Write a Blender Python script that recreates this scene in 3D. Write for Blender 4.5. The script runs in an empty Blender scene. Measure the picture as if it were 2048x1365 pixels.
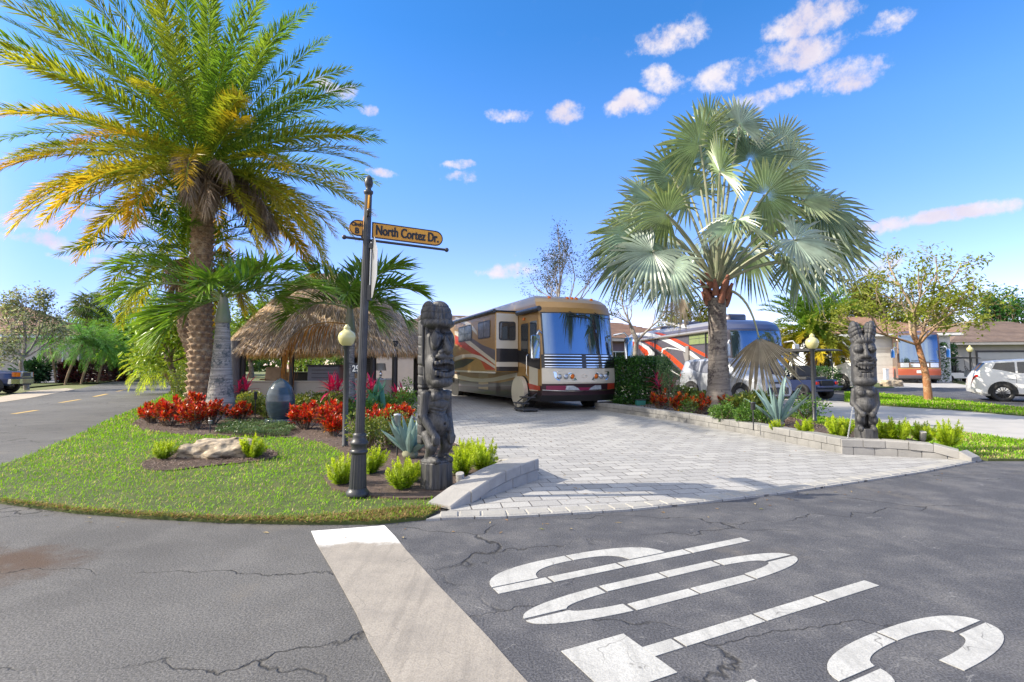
import bpy, bmesh, math, random
import numpy as np
from mathutils import Vector, Matrix, geometry
R = math.radians
rng = np.random.default_rng(7)
random.seed(7)
scene = bpy.context.scene
COL = scene.collection

# ---------------------------------------------------------------- camera
FPX, CAMH, PITCH = 1040.0, 1.35, math.atan((738 - 682.5) / 1040.0)
cam_d = bpy.data.cameras.new('camera')
cam_d.sensor_width = 36.0
cam_d.lens = FPX / 2048 * 36.0
cam_d.clip_start, cam_d.clip_end = 0.05, 3000
cam = bpy.data.objects.new('camera', cam_d)
COL.objects.link(cam)
cam.location = (0, 0, CAMH)
cam.rotation_euler = (R(90) + PITCH, 0, 0)
scene.camera = cam

# ---------------------------------------------------------------- sun, sky, exposure
SUN_EL, SUN_AZ = 34.0, -92.5          # azimuth from +Y towards +X
sd = bpy.data.lights.new('sun', 'SUN')
sd.energy, sd.angle, sd.color = 4.3, R(0.5), (1.0, 0.91, 0.76)
sun = bpy.data.objects.new('sun', sd)
COL.objects.link(sun)
sv = Vector((math.sin(R(SUN_AZ)) * math.cos(R(SUN_EL)), math.cos(R(SUN_AZ)) * math.cos(R(SUN_EL)), math.sin(R(SUN_EL))))
sun.rotation_euler = sv.to_track_quat('Z', 'Y').to_euler()
scene.view_settings.view_transform = 'Standard'
scene.view_settings.look = 'None'
scene.view_settings.exposure = 0.86
scene.view_settings.gamma = 1.0
scene.cycles.max_bounces = 8
scene.cycles.transparent_max_bounces = 8
scene.cycles.caustics_reflective = False
scene.cycles.caustics_refractive = False
scene.cycles.sample_clamp_indirect = 6.0
scene.cycles.use_denoising = True

def pix_dir(px, py):
    dx, dy = (px - 1024) / FPX, (682.5 - py) / FPX
    c, s = math.cos(PITCH), math.sin(PITCH)
    return Vector((dx, c - dy * s, s + dy * c))

def zg(y):
    """height of the gently rising ground at distance y"""
    return 0.011 * min(max(y - 18.0, 0.0), 72.0)

def G(px, py, z=0.0):
    """ground point (plus a raised level z) under a place seen in the photograph"""
    d = pix_dir(px, py)
    t = 1.0
    for _ in range(60):
        yy = t * d.y
        tz = (zg(yy) + z - CAMH) / d.z
        t = 0.5 * t + 0.5 * tz
    return Vector((t * d.x, t * d.y, zg(t * d.y) + z))

def P(px, py, y):
    d = pix_dir(px, py)
    t = y / d.y
    return Vector((t * d.x, y, CAMH + t * d.z))

class NT:
    def __init__(self, tree):
        self.t = tree; self.n = tree.nodes; self.l = tree.links
    def new(self, kind, **kw):
        nd = self.n.new(kind)
        for k, v in kw.items():
            if k.startswith('i_'):
                key = k[2:]
                key = int(key) if key.isdigit() else key.replace('_', ' ')
                self.set(nd.inputs[key], v)
            else:
                setattr(nd, k, v)
        return nd
    def set(self, sock, v):
        if isinstance(v, bpy.types.NodeSocket): self.l.new(v, sock)
        else: sock.default_value = v
    def math(self, op, a, b=None, c=None, clamp=False):
        nd = self.n.new('ShaderNodeMath'); nd.operation = op; nd.use_clamp = clamp
        for s, v in zip(nd.inputs, (a, b, c)):
            if v is not None: self.set(s, v)
        return nd.outputs[0]
    def mix(self, f, a, b, blend='MIX'):
        nd = self.n.new('ShaderNodeMix'); nd.data_type = 'RGBA'; nd.blend_type = blend
        self.set(nd.inputs[0], f); self.set(nd.inputs[6], a); self.set(nd.inputs[7], b)
        return nd.outputs[2]
    def ramp(self, f, stops):
        nd = self.n.new('ShaderNodeValToRGB')
        e = nd.color_ramp.elements
        while len(e) < len(stops): e.new(0.5)
        for el, (p, c) in zip(e, stops):
            el.position = p; el.color = c if len(c) == 4 else (*c, 1)
        self.l.new(f, nd.inputs[0]); return nd.outputs[0]
    def mrange(self, f, a, b, c=0.0, d=1.0, smooth=True):
        nd = self.n.new('ShaderNodeMapRange')
        if smooth: nd.interpolation_type = 'SMOOTHSTEP'
        self.set(nd.inputs[0], f)
        for i, v in zip((1, 2, 3, 4), (a, b, c, d)): self.set(nd.inputs[i], v)
        return nd.outputs[0]
    def noise(self, vec, scale, detail=4, rough=0.55, dist=0.0):
        nd = self.n.new('ShaderNodeTexNoise')
        if vec is not None: self.l.new(vec, nd.inputs['Vector'])
        nd.inputs['Scale'].default_value = scale; nd.inputs['Detail'].default_value = detail
        nd.inputs['Roughness'].default_value = rough; nd.inputs['Distortion'].default_value = dist
        return nd.outputs[0]

def make_world():
    w = bpy.data.worlds.new('World'); scene.world = w; w.use_nodes = True
    w.cycles.sampling_method = 'MANUAL'; w.cycles.sample_map_resolution = 256
    t = NT(w.node_tree); t.n.clear()
    out = t.new('ShaderNodeOutputWorld'); bg = t.new('ShaderNodeBackground')
    sky = t.new('ShaderNodeTexSky'); sky.sky_type = 'NISHITA'; sky.sun_disc = False
    sky.sun_elevation = R(SUN_EL); sky.sun_rotation = R(SUN_AZ)
    sky.air_density = 1.0; sky.dust_density = 0.0; sky.ozone_density = 4.5; sky.altitude = 0
    hs = t.new('ShaderNodeHueSaturation'); hs.inputs['Saturation'].default_value = 1.22; hs.inputs['Value'].default_value = 1.0
    t.l.new(sky.outputs[0], hs.inputs['Color'])
    tc = t.new('ShaderNodeTexCoord')
    sep = t.new('ShaderNodeSeparateXYZ'); t.l.new(tc.outputs['Generated'], sep.inputs[0])
    az = t.math('ARCTAN2', sep.outputs[0], sep.outputs[1]); el = t.math('ARCSINE', sep.outputs[2])
    tr = t.ramp(t.mrange(el, 0.0, .62, 0, 1, False), [(0, (1.40, .97, 1.1)), (.37, (1.48, .985, 1.12)), (.65, (1.37, 1.09, 1.16)), (.95, (.89, 1.0, 1.09))])
    tint = t.mix(1.0, hs.outputs[0], tr, 'MULTIPLY')
    low = t.math('MULTIPLY', t.mrange(sep.outputs[0], -.05, -.8), t.mrange(el, .42, .02))
    tint = t.mix(low, tint, t.mix(1.0, tint, (.42, .55, .80, 1), 'MULTIPLY'))
    n1 = t.noise(tc.outputs['Generated'], 9, 6, 0.62); n2 = t.noise(tc.outputs['Generated'], 17, 7, 0.68)
    mp = t.new('ShaderNodeMapping'); mp.inputs['Location'].default_value = (5.3, 2.1, 7.7)
    t.l.new(tc.outputs['Generated'], mp.inputs[0])
    n3 = t.noise(mp.outputs[0], 9, 6, 0.62)
    az = t.math('ADD', az, t.math('MULTIPLY', t.math('SUBTRACT', n1, 0.5), 0.10))
    el = t.math('ADD', el, t.math('MULTIPLY', t.math('SUBTRACT', n3, 0.5), 0.045))
    clouds = [(1620, 45, 105, 32, 1), (1345, 75, 95, 28, .75), (1300, 95, 50, 16, .6), (1600, 108, 130, 30, .9), (1480, 150, 100, 28, .8),
              (1695, 145, 95, 34, 1), (1335, 160, 50, 28, .95), (1270, 212, 75, 22, .85), (1130, 222, 55, 18, .55), (1925, 425, 125, 18, .9),
              (1770, 450, 55, 14, .7), (1030, 540, 85, 18, .8), (765, 347, 45, 11, .6), (925, 332, 40, 10, .5), (920, 355, 45, 10, .4),
              (160, 490, 170, 18, .75), (150, 520, 70, 10, .6), (230, 430, 110, 20, .7), (20, 440, 90, 18, .7), (1780, 50, 60, 22, .3), (1020, 228, 60, 14, .2),
              (1560, 190, 90, 20, .7), (730, 213, 30, 12, .25), (670, 175, 60, 16, .45), (1790, 530, 90, 22, .5), (1090, 510, 70, 10, .35)]
    # the same kind of fair-weather cloud all round the sky
    r2 = random.Random(3)
    for _ in range(7):
        a = r2.uniform(R(65), R(295)); e = r2.uniform(R(5), R(38))
        clouds.append((a, e, r2.uniform(.06, .2), r2.uniform(.015, .035), r2.uniform(.4, .9), 1))
    tot = None
    for c in clouds:
        if len(c) == 6:
            a, e, wd, hh, st = c[:5]
            a = a if a < math.pi else a - 2 * math.pi
        else:
            d = pix_dir(c[0], c[1]).normalized()
            a, e = math.atan2(d.x, d.y), math.asin(d.z)
            k = 1.0 / (FPX * (1 + ((c[0] - 1024) / FPX) ** 2) ** .5)
            wd, hh, st = c[2] * k * .92, c[3] * k * 1.05, c[4]
        da = t.math('MULTIPLY', t.math('SUBTRACT', az, a), 1 / wd)
        de = t.math('MULTIPLY', t.math('SUBTRACT', el, e), 1 / hh)
        q = t.math('ADD', t.math('MULTIPLY', da, da), t.math('MULTIPLY', de, de))
        v = t.math('MULTIPLY', t.mrange(q, 1.7, 0.0), .55 + .45 * st)
        tot = v if tot is None else t.math('MAXIMUM', tot, v)
    dens = t.math('SUBTRACT', t.math('MULTIPLY', tot, 1.3), t.mrange(n2, 0.64, 0.36, 0.0, 1.05, False))
    dens = t.mrange(dens, -.05, 1.0, 0.0, 0.95)
    cc = t.mix(t.mrange(n1, .35, .65), (3.0, 2.75, 3.2, 1), (3.7, 3.45, 3.6, 1))
    # invented bright cloud overhead and behind the viewer, added as fill light
    fill_cloud = t.math('MAXIMUM', t.mrange(t.math('ADD', sep.outputs[1], t.math('MULTIPLY', sep.outputs[0], 1.7)), -.35, -1.15), t.mrange(sep.outputs[2], .80, .97))
    fill_cloud = t.math('MULTIPLY', fill_cloud, t.mrange(n1, .25, .6, .55, 1.0))
    fin = t.mix(fill_cloud, t.mix(dens, tint, cc), (7.0, 6.8, 6.65, 1))
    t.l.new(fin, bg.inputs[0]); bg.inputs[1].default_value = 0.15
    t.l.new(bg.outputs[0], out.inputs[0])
make_world()

# ---------------------------------------------------------------- mesh helpers
def lin(c):
    if isinstance(c, str):
        c = c.lstrip('#'); c = [int(c[i:i + 2], 16) / 255 for i in (0, 2, 4)]
    return tuple(x / 12.92 if x <= .04045 else ((x + .055) / 1.055) ** 2.4 for x in c)

class MB:
    def __init__(self):
        self.v = []; self.lv = []; self.lt = []; self.mi = []; self.c = []; self.n = 0; self.hascol = False
    def add(self, v, f, mat=0, col=None):
        v = np.asarray(v, dtype=np.float64).reshape(-1, 3)
        self.v.append(v)
        if isinstance(f, np.ndarray):
            self.lv.append((f + self.n).ravel()); self.lt.append(np.full(len(f), f.shape[1], dtype=np.int32)); k = len(f)
        else:
            self.lv.append(np.fromiter((i + self.n for q in f for i in q), dtype=np.int64)); self.lt.append(np.array([len(q) for q in f], dtype=np.int32)); k = len(f)
        self.mi.append(np.full(k, mat, dtype=np.int32) if np.isscalar(mat) else np.asarray(mat, dtype=np.int32))
        if col is not None:
            self.hascol = True
            col = np.asarray(col, dtype=np.float64)
            if col.ndim == 1: col = np.tile(col, (len(v), 1))
        else: col = np.tile(np.array([.5, .5, .5]), (len(v), 1))
        self.c.append(col)
        self.n += len(v)
    def build(self, name, mats, parent=None, smooth=False, loc=None, rot=None):
        me = bpy.data.meshes.new(name)
        v = np.concatenate(self.v); lv = np.concatenate(self.lv).astype(np.int32); lt = np.concatenate(self.lt)
        me.vertices.add(len(v)); me.vertices.foreach_set('co', v.ravel().astype(np.float32))
        me.loops.add(len(lv)); me.loops.foreach_set('vertex_index', lv)
        me.polygons.add(len(lt))
        ls = np.concatenate([[0], np.cumsum(lt)[:-1]]).astype(np.int32)
        me.polygons.foreach_set('loop_start', ls)
        me.polygons.foreach_set('material_index', np.concatenate(self.mi))
        me.polygons.foreach_set('use_smooth', np.full(len(lt), bool(smooth)))
        if not isinstance(mats, (list, tuple)): mats = [mats]
        for m in mats: me.materials.append(m)
        if self.hascol:
            ca = me.color_attributes.new('Col', 'FLOAT_COLOR', 'POINT')
            c4 = np.ones((len(v), 4), dtype=np.float32); c4[:, :3] = np.concatenate(self.c)
            ca.data.foreach_set('color', c4.ravel())
        me.update(calc_edges=True)
        o = bpy.data.objects.new(name, me); COL.objects.link(o)
        if parent is not None: o.parent = parent
        if loc is not None: o.location = loc
        if rot is not None: o.rotation_euler = rot
        return o
    # --- primitives
    def box(self, c, s, rot=None, mat=0, col=None, bev=0.0):
        hx, hy, hz = s[0] / 2, s[1] / 2, s[2] / 2
        if bev > 0:
            b = min(bev, hx * .45, hy * .45, hz * .45); v = []; ix = {}
            for sx in (-1, 1):
                for sy in (-1, 1):
                    for sz in (-1, 1):
                        for k in range(3):
                            p = [sx * hx, sy * hy, sz * hz]
                            for j in range(3):
                                if j != k: p[j] -= (sx, sy, sz)[j] * b
                            ix[sx, sy, sz, k] = len(v); v.append(p)
            f = []
            for k in range(3):
                a, bb = [j for j in range(3) if j != k]
                for sg in (-1, 1):
                    q = []
                    for (u, w) in ((-1, -1), (1, -1), (1, 1), (-1, 1)):
                        s3 = [0, 0, 0]; s3[k] = sg; s3[a] = u; s3[bb] = w; q.append(ix[s3[0], s3[1], s3[2], k])
                    f.append(q)
                    # edges along axis k
                for u in (-1, 1):
                    for w in (-1, 1):
                        s0 = [0, 0, 0]; s1 = [0, 0, 0]
                        s0[k] = -1; s1[k] = 1; s0[a] = s1[a] = u; s0[bb] = s1[bb] = w
                        f.append([ix[(*s0, a)], ix[(*s1, a)], ix[(*s1, bb)], ix[(*s0, bb)]])
            for sx in (-1, 1):
                for sy in (-1, 1):
                    for sz in (-1, 1): f.append([ix[sx, sy, sz, k] for k in range(3)])
            v = np.array(v)
        else:
            v = np.array([(x, y, z) for x in (-hx, hx) for y in (-hy, hy) for z in (-hz, hz)])
            f = [(0, 1, 3, 2), (4, 6, 7, 5), (0, 4, 5, 1), (2, 3, 7, 6), (0, 2, 6, 4), (1, 5, 7, 3)]
        if rot is not None:
            m = np.array(rot.to_matrix() if hasattr(rot, 'to_matrix') else Matrix.Rotation(rot, 3, 'Z')); v = v @ m.T
        self.add(v + np.array(c), f, mat, col)
    def tube(self, pts, rad, n=8, mat=0, col=None, cap=True, squash=None):
        pts = np.asarray(pts, float); m = len(pts)
        rad = np.full(m, rad) if np.isscalar(rad) else np.asarray(rad, float)
        t = np.gradient(pts, axis=0); t /= np.linalg.norm(t, axis=1)[:, None] + 1e-9
        ref = np.array([0, 0, 1.]) if abs(t[0, 2]) < .9 else np.array([1., 0, 0])
        a = np.cross(t[0], ref); a /= np.linalg.norm(a)
        ang = np.linspace(0, 2 * np.pi, n, endpoint=False); V = []
        for i in range(m):
            a = a - t[i] * np.dot(a, t[i]); a /= np.linalg.norm(a) + 1e-9
            b = np.cross(t[i], a)
            V.append(pts[i] + rad[i] * (np.cos(ang)[:, None] * a + np.sin(ang)[:, None] * b))
        V = np.concatenate(V); i = np.arange(m - 1)[:, None] * n; j = np.arange(n)[None, :]; j2 = (j + 1) % n
        f = np.stack([i + j, i + j2, i + n + j2, i + n + j], -1).reshape(-1, 4)
        if squash is not None: V = V * np.array(squash)
        self.add(V, f, mat, col)
        if cap:
            self.add(V[:n], [tuple(range(n))[::-1]], mat, col); self.add(V[-n:], [tuple(range(n))], mat, col)
    def lathe(self, prof, n=24, c=(0, 0, 0), mat=0, col=None, sx=1, sy=1, cap=True):
        prof = np.asarray(prof, float); m = len(prof); ang = np.linspace(0, 2 * np.pi, n, endpoint=False)
        V = np.zeros((m, n, 3)); V[:, :, 0] = prof[:, :1] * np.cos(ang) * sx; V[:, :, 1] = prof[:, :1] * np.sin(ang) * sy; V[:, :, 2] = prof[:, 1:2]
        V = V.reshape(-1, 3) + np.array(c)
        i = np.arange(m - 1)[:, None] * n; j = np.arange(n)[None, :]; j2 = (j + 1) % n
        f = np.stack([i + j, i + j2, i + n + j2, i + n + j], -1).reshape(-1, 4)
        self.add(V, f, mat, col)
        if cap:
            self.add(V[:n], [tuple(range(n))[::-1]], mat, col); self.add(V[-n:], [tuple(range(n))], mat, col)
    def grid(self, V, mat=0, col=None, wrap=False):
        """V: (rows, cols, 3)"""
        V = np.asarray(V, float); m, n = V.shape[:2]
        i = np.arange(m - 1)[:, None]; j = np.arange(n if wrap else n - 1)[None, :]; j2 = (j + 1) % n
        f = np.stack([i * n + j, i * n + j2, (i + 1) * n + j2, (i + 1) * n + j], -1).reshape(-1, 4)
        if col is not None and np.ndim(col) == 3: col = np.asarray(col).reshape(-1, 3)
        self.add(V.reshape(-1, 3), f, mat, col)
    def prism(self, poly, a, b, frame=None, mat=0, col=None):
        """extrude the 2-D outline from a to b along the third axis; frame maps (u, v, w) to 3-D"""
        poly = [tuple(p) for p in poly]; n = len(poly)
        fr = frame or (lambda u, v, w: (u, v, w))
        v = [fr(p[0], p[1], a) for p in poly] + [fr(p[0], p[1], b) for p in poly]
        tri = geometry.tessellate_polygon([[Vector((p[0], p[1], 0)) for p in poly]])
        f = [tuple(x) for x in tri] + [tuple(i + n for i in x)[::-1] for x in tri]
        f += [(i, (i + 1) % n, n + (i + 1) % n, n + i) for i in range(n)]
        self.add(v, f, mat, col)
    def inst(self, tv, tf, Rm, T, mat=0, cols=None):
        N, k = len(T), len(tv)
        V = np.einsum('nij,kj->nki', Rm, tv) + T[:, None, :]
        f = (tf[None] + (np.arange(N) * k)[:, None, None]).reshape(-1, tf.shape[1])
        self.add(V.reshape(-1, 3), f, mat, None if cols is None else np.repeat(cols, k, axis=0))
    def leaves(self, Pb, D, U, ln, wd, cols, droop=0.0, fold=0.15, mid=0.45, mat=0, tipcol=None):
        """a folded lance-shaped leaf for every row: base point, direction, upward side, length, width"""
        Pb = np.asarray(Pb, float); N = len(Pb)
        D = D / (np.linalg.norm(D, axis=1)[:, None] + 1e-9)
        S = np.cross(D, U); S /= np.linalg.norm(S, axis=1)[:, None] + 1e-9
        U2 = np.cross(S, D)
        ln = np.broadcast_to(ln, (N,))[:, None]; wd = np.broadcast_to(wd, (N,))[:, None]; droop = np.broadcast_to(droop, (N,))[:, None]
        dz = np.array([0, 0, -1.0])
        C = Pb + D * ln * mid + dz * droop * ln * mid ** 2
        Tp = Pb + D * ln + dz * droop * ln
        L = C - S * wd * .5 + U2 * wd * fold; Rr = C + S * wd * .5 + U2 * wd * fold
        V = np.stack([Pb, L, C, Rr, Tp], 1).reshape(-1, 3)
        b = (np.arange(N) * 5)[:, None]
        f = np.concatenate([b + np.array([0, 2, 4, 1]), b + np.array([0, 3, 4, 2])])
        cols = np.asarray(cols, float)
        if cols.ndim == 1: cols = np.tile(cols, (N, 1))
        if tipcol is None: cc = np.repeat(cols, 5, axis=0)
        else:
            cc = np.repeat(cols, 5, axis=0).reshape(N, 5, 3); cc[:, 4] = tipcol; cc[:, 1:4] = .6 * cols[:, None] + .4 * np.broadcast_to(tipcol, (N, 3))[:, None]; cc = cc.reshape(-1, 3)
        self.add(V, f, mat, cc)

def thing(name, label, cat, loc=(0, 0, 0), rz=0.0, group=None):
    o = bpy.data.objects.new(name, None); COL.objects.link(o)
    o.empty_display_size = .2
    o.location = loc; o.rotation_euler = (0, 0, rz)
    return tag(o, label, cat, group)
def tag(o, label=None, cat=None, group=None, kind=None):
    if label: o['label'] = label
    if cat: o['category'] = cat
    if group: o['group'] = group
    if kind: o['kind'] = kind
    return o
def dup(o, loc=None, rz=None, scale=None, label=None, parent=None):
    c = o.copy(); COL.objects.link(c)
    if parent is not None: c.parent = parent
    if loc is not None: c.location = loc
    if rz is not None: c.rotation_euler = (0, 0, rz)
    if scale is not None: c.scale = (scale,) * 3 if np.isscalar(scale) else scale
    if label: c['label'] = label
    for ch in list(o.children): dup(ch, parent=c)
    return c
def rot_zx(az, el):
    """unit vector from azimuth (from +X towards +Y) and elevation"""
    return np.stack([np.cos(el) * np.cos(az), np.cos(el) * np.sin(az), np.sin(el)], -1)

def text_mesh(body, size, sx=1.0, extrude=0.004, offset=0.0):
    """vertices and faces of lettering, centred on the origin in the x-y plane"""
    cu = bpy.data.curves.new('lettering', 'FONT'); cu.body = body; cu.size = size; cu.extrude = extrude; cu.offset = offset
    cu.align_x = 'CENTER'; cu.align_y = 'CENTER'; cu.resolution_u = 4
    ob = bpy.data.objects.new('lettering', cu); COL.objects.link(ob)
    dg = bpy.context.evaluated_depsgraph_get(); me = bpy.data.meshes.new_from_object(ob.evaluated_get(dg))
    v = np.array([p.co[:] for p in me.vertices]) * np.array([sx, 1, 1]); f = [tuple(p.vertices) for p in me.polygons]
    bpy.data.objects.remove(ob); bpy.data.curves.remove(cu); bpy.data.meshes.remove(me)
    return v, f

def surface_nets(vol, origin, h):
    """smooth quad surface of the zero level of a sampled distance field"""
    s = vol < 0; nx, ny, nz = vol.shape
    cnt = np.zeros((nx - 1, ny - 1, nz - 1), np.int8)
    for a in (0, 1):
        for b in (0, 1):
            for c in (0, 1): cnt += s[a:nx - 1 + a, b:ny - 1 + b, c:nz - 1 + c]
    act = (cnt > 0) & (cnt < 8); I = np.argwhere(act); idx = np.full(act.shape, -1, np.int64); idx[act] = np.arange(len(I))
    acc = np.zeros((len(I), 3)); num = np.zeros(len(I))
    cs = [(a, b, c) for a in (0, 1) for b in (0, 1) for c in (0, 1)]
    for p in cs:
        for ax in range(3):
            if p[ax]: continue
            q = list(p); q[ax] = 1
            vp = vol[I[:, 0] + p[0], I[:, 1] + p[1], I[:, 2] + p[2]]; vq = vol[I[:, 0] + q[0], I[:, 1] + q[1], I[:, 2] + q[2]]
            m = (vp < 0) != (vq < 0); tt = np.where(m, vp / np.where(m, vp - vq, 1), 0)
            pt = np.tile(np.array(p, float), (len(I), 1)); pt[:, ax] += tt
            acc += np.where(m[:, None], pt, 0); num += m
    V = (I + acc / num[:, None]) * h + np.array(origin); F = []
    for ax in range(3):
        a, b = [k for k in range(3) if k != ax]
        sl0 = [slice(None)] * 3; sl1 = [slice(None)] * 3; sl0[ax] = slice(0, -1); sl1[ax] = slice(1, None)
        ch = s[tuple(sl0)] != s[tuple(sl1)]; E = np.argwhere(ch)
        E = E[(E[:, a] > 0) & (E[:, b] > 0) & (E[:, a] < vol.shape[a] - 1) & (E[:, b] < vol.shape[b] - 1)]
        q = []
        for da, db in ((1, 1), (0, 1), (0, 0), (1, 0)):
            e = E.copy(); e[:, a] -= da; e[:, b] -= db; q.append(idx[e[:, 0], e[:, 1], e[:, 2]])
        q = np.stack(q, 1); fl = s[E[:, 0], E[:, 1], E[:, 2]]
        if ax == 1: fl = ~fl
        q[~fl] = q[~fl][:, ::-1]; F.append(q)
    return V, np.concatenate(F)
# ---------------------------------------------------------------- materials
def new_mat(name):
    m = bpy.data.materials.new(name); m.use_nodes = True
    t = NT(m.node_tree); b = t.n['Principled BSDF']; return m, t, b
def c4(c): return (*(lin(c) if isinstance(c, str) else c), 1)
def pmat(name, c1, c2=None, scale=8.0, rough=.6, metal=0.0, bump=0.0, bscale=40.0, spec=.5, coat=0.0, coord='Object', stretch=None, rv=0.0):
    m, t, b = new_mat(name)
    tc = t.new('ShaderNodeTexCoord'); vec = tc.outputs[coord]
    if stretch:
        mp = t.new('ShaderNodeMapping'); mp.inputs['Scale'].default_value = stretch; t.l.new(vec, mp.inputs[0]); vec = mp.outputs[0]
    c1 = c4(c1); c2 = c4(c2) if c2 is not None else tuple(x * .82 for x in c1[:3]) + (1,)
    n = t.noise(vec, scale, 5, .6)
    t.set(b.inputs['Base Color'], t.mix(t.mrange(n, .3, .7), c1, c2))
    b.inputs['Metallic'].default_value = metal
    b.inputs['Specular IOR Level'].default_value = spec
    b.inputs['Coat Weight'].default_value = coat; b.inputs['Coat Roughness'].default_value = .04
    if rv: t.set(b.inputs['Roughness'], t.mrange(n, .3, .7, rough - rv, rough + rv))
    else: b.inputs['Roughness'].default_value = rough
    if bump:
        bp = t.new('ShaderNodeBump'); bp.inputs['Strength'].default_value = bump; bp.inputs['Distance'].default_value = .02
        t.l.new(t.noise(vec, bscale, 5, .65), bp.inputs['Height']); t.l.new(bp.outputs[0], b.inputs['Normal'])
    return m
def leafmat(name, rough=.45, trans=.3, spec=.4, nz=3.0, gain=1.0):
    m, t, b = new_mat(name)
    at = t.new('ShaderNodeAttribute'); at.attribute_name = 'Col'
    tc = t.new('ShaderNodeTexCoord'); n = t.noise(tc.outputs['Object'], nz, 3, .6)
    k = t.mrange(n, .25, .75, .78 * gain, 1.2 * gain)
    col = t.mix(1.0, at.outputs[0], k, 'MULTIPLY')
    t.set(b.inputs['Base Color'], col); b.inputs['Roughness'].default_value = rough; b.inputs['Specular IOR Level'].default_value = spec
    if trans > 0:
        tr = t.new('ShaderNodeBsdfTranslucent'); t.set(tr.inputs[0], t.mix(1.0, col, (1.5, 1.45, .8, 1), 'MULTIPLY'))
        mx = t.new('ShaderNodeMixShader'); mx.inputs[0].default_value = trans
        t.l.new(b.outputs[0], mx.inputs[1]); t.l.new(tr.outputs[0], mx.inputs[2]); t.l.new(mx.outputs[0], t.n['Material Output'].inputs[0])
    return m
M = {}
M['leaf'] = leafmat('leaf', .5, .40, .3, 3.0, 1.22); M['leaf_waxy'] = leafmat('waxy leaf', .33, .22, .5); M['leaf_dry'] = leafmat('dry leaf', .8, .12, .2)
M['bladegrass'] = leafmat('grass blades', .7, .3, .1, 1.3, 1.1)
M['chips'] = leafmat('mulch chips', .9, 0, .15, 2.0)
M['thatch'] = leafmat('palm thatch', .85, .08, .15, 1.2, 2.2)
M['paint_col'] = leafmat('painted lines', .6, 0, .3)

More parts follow.
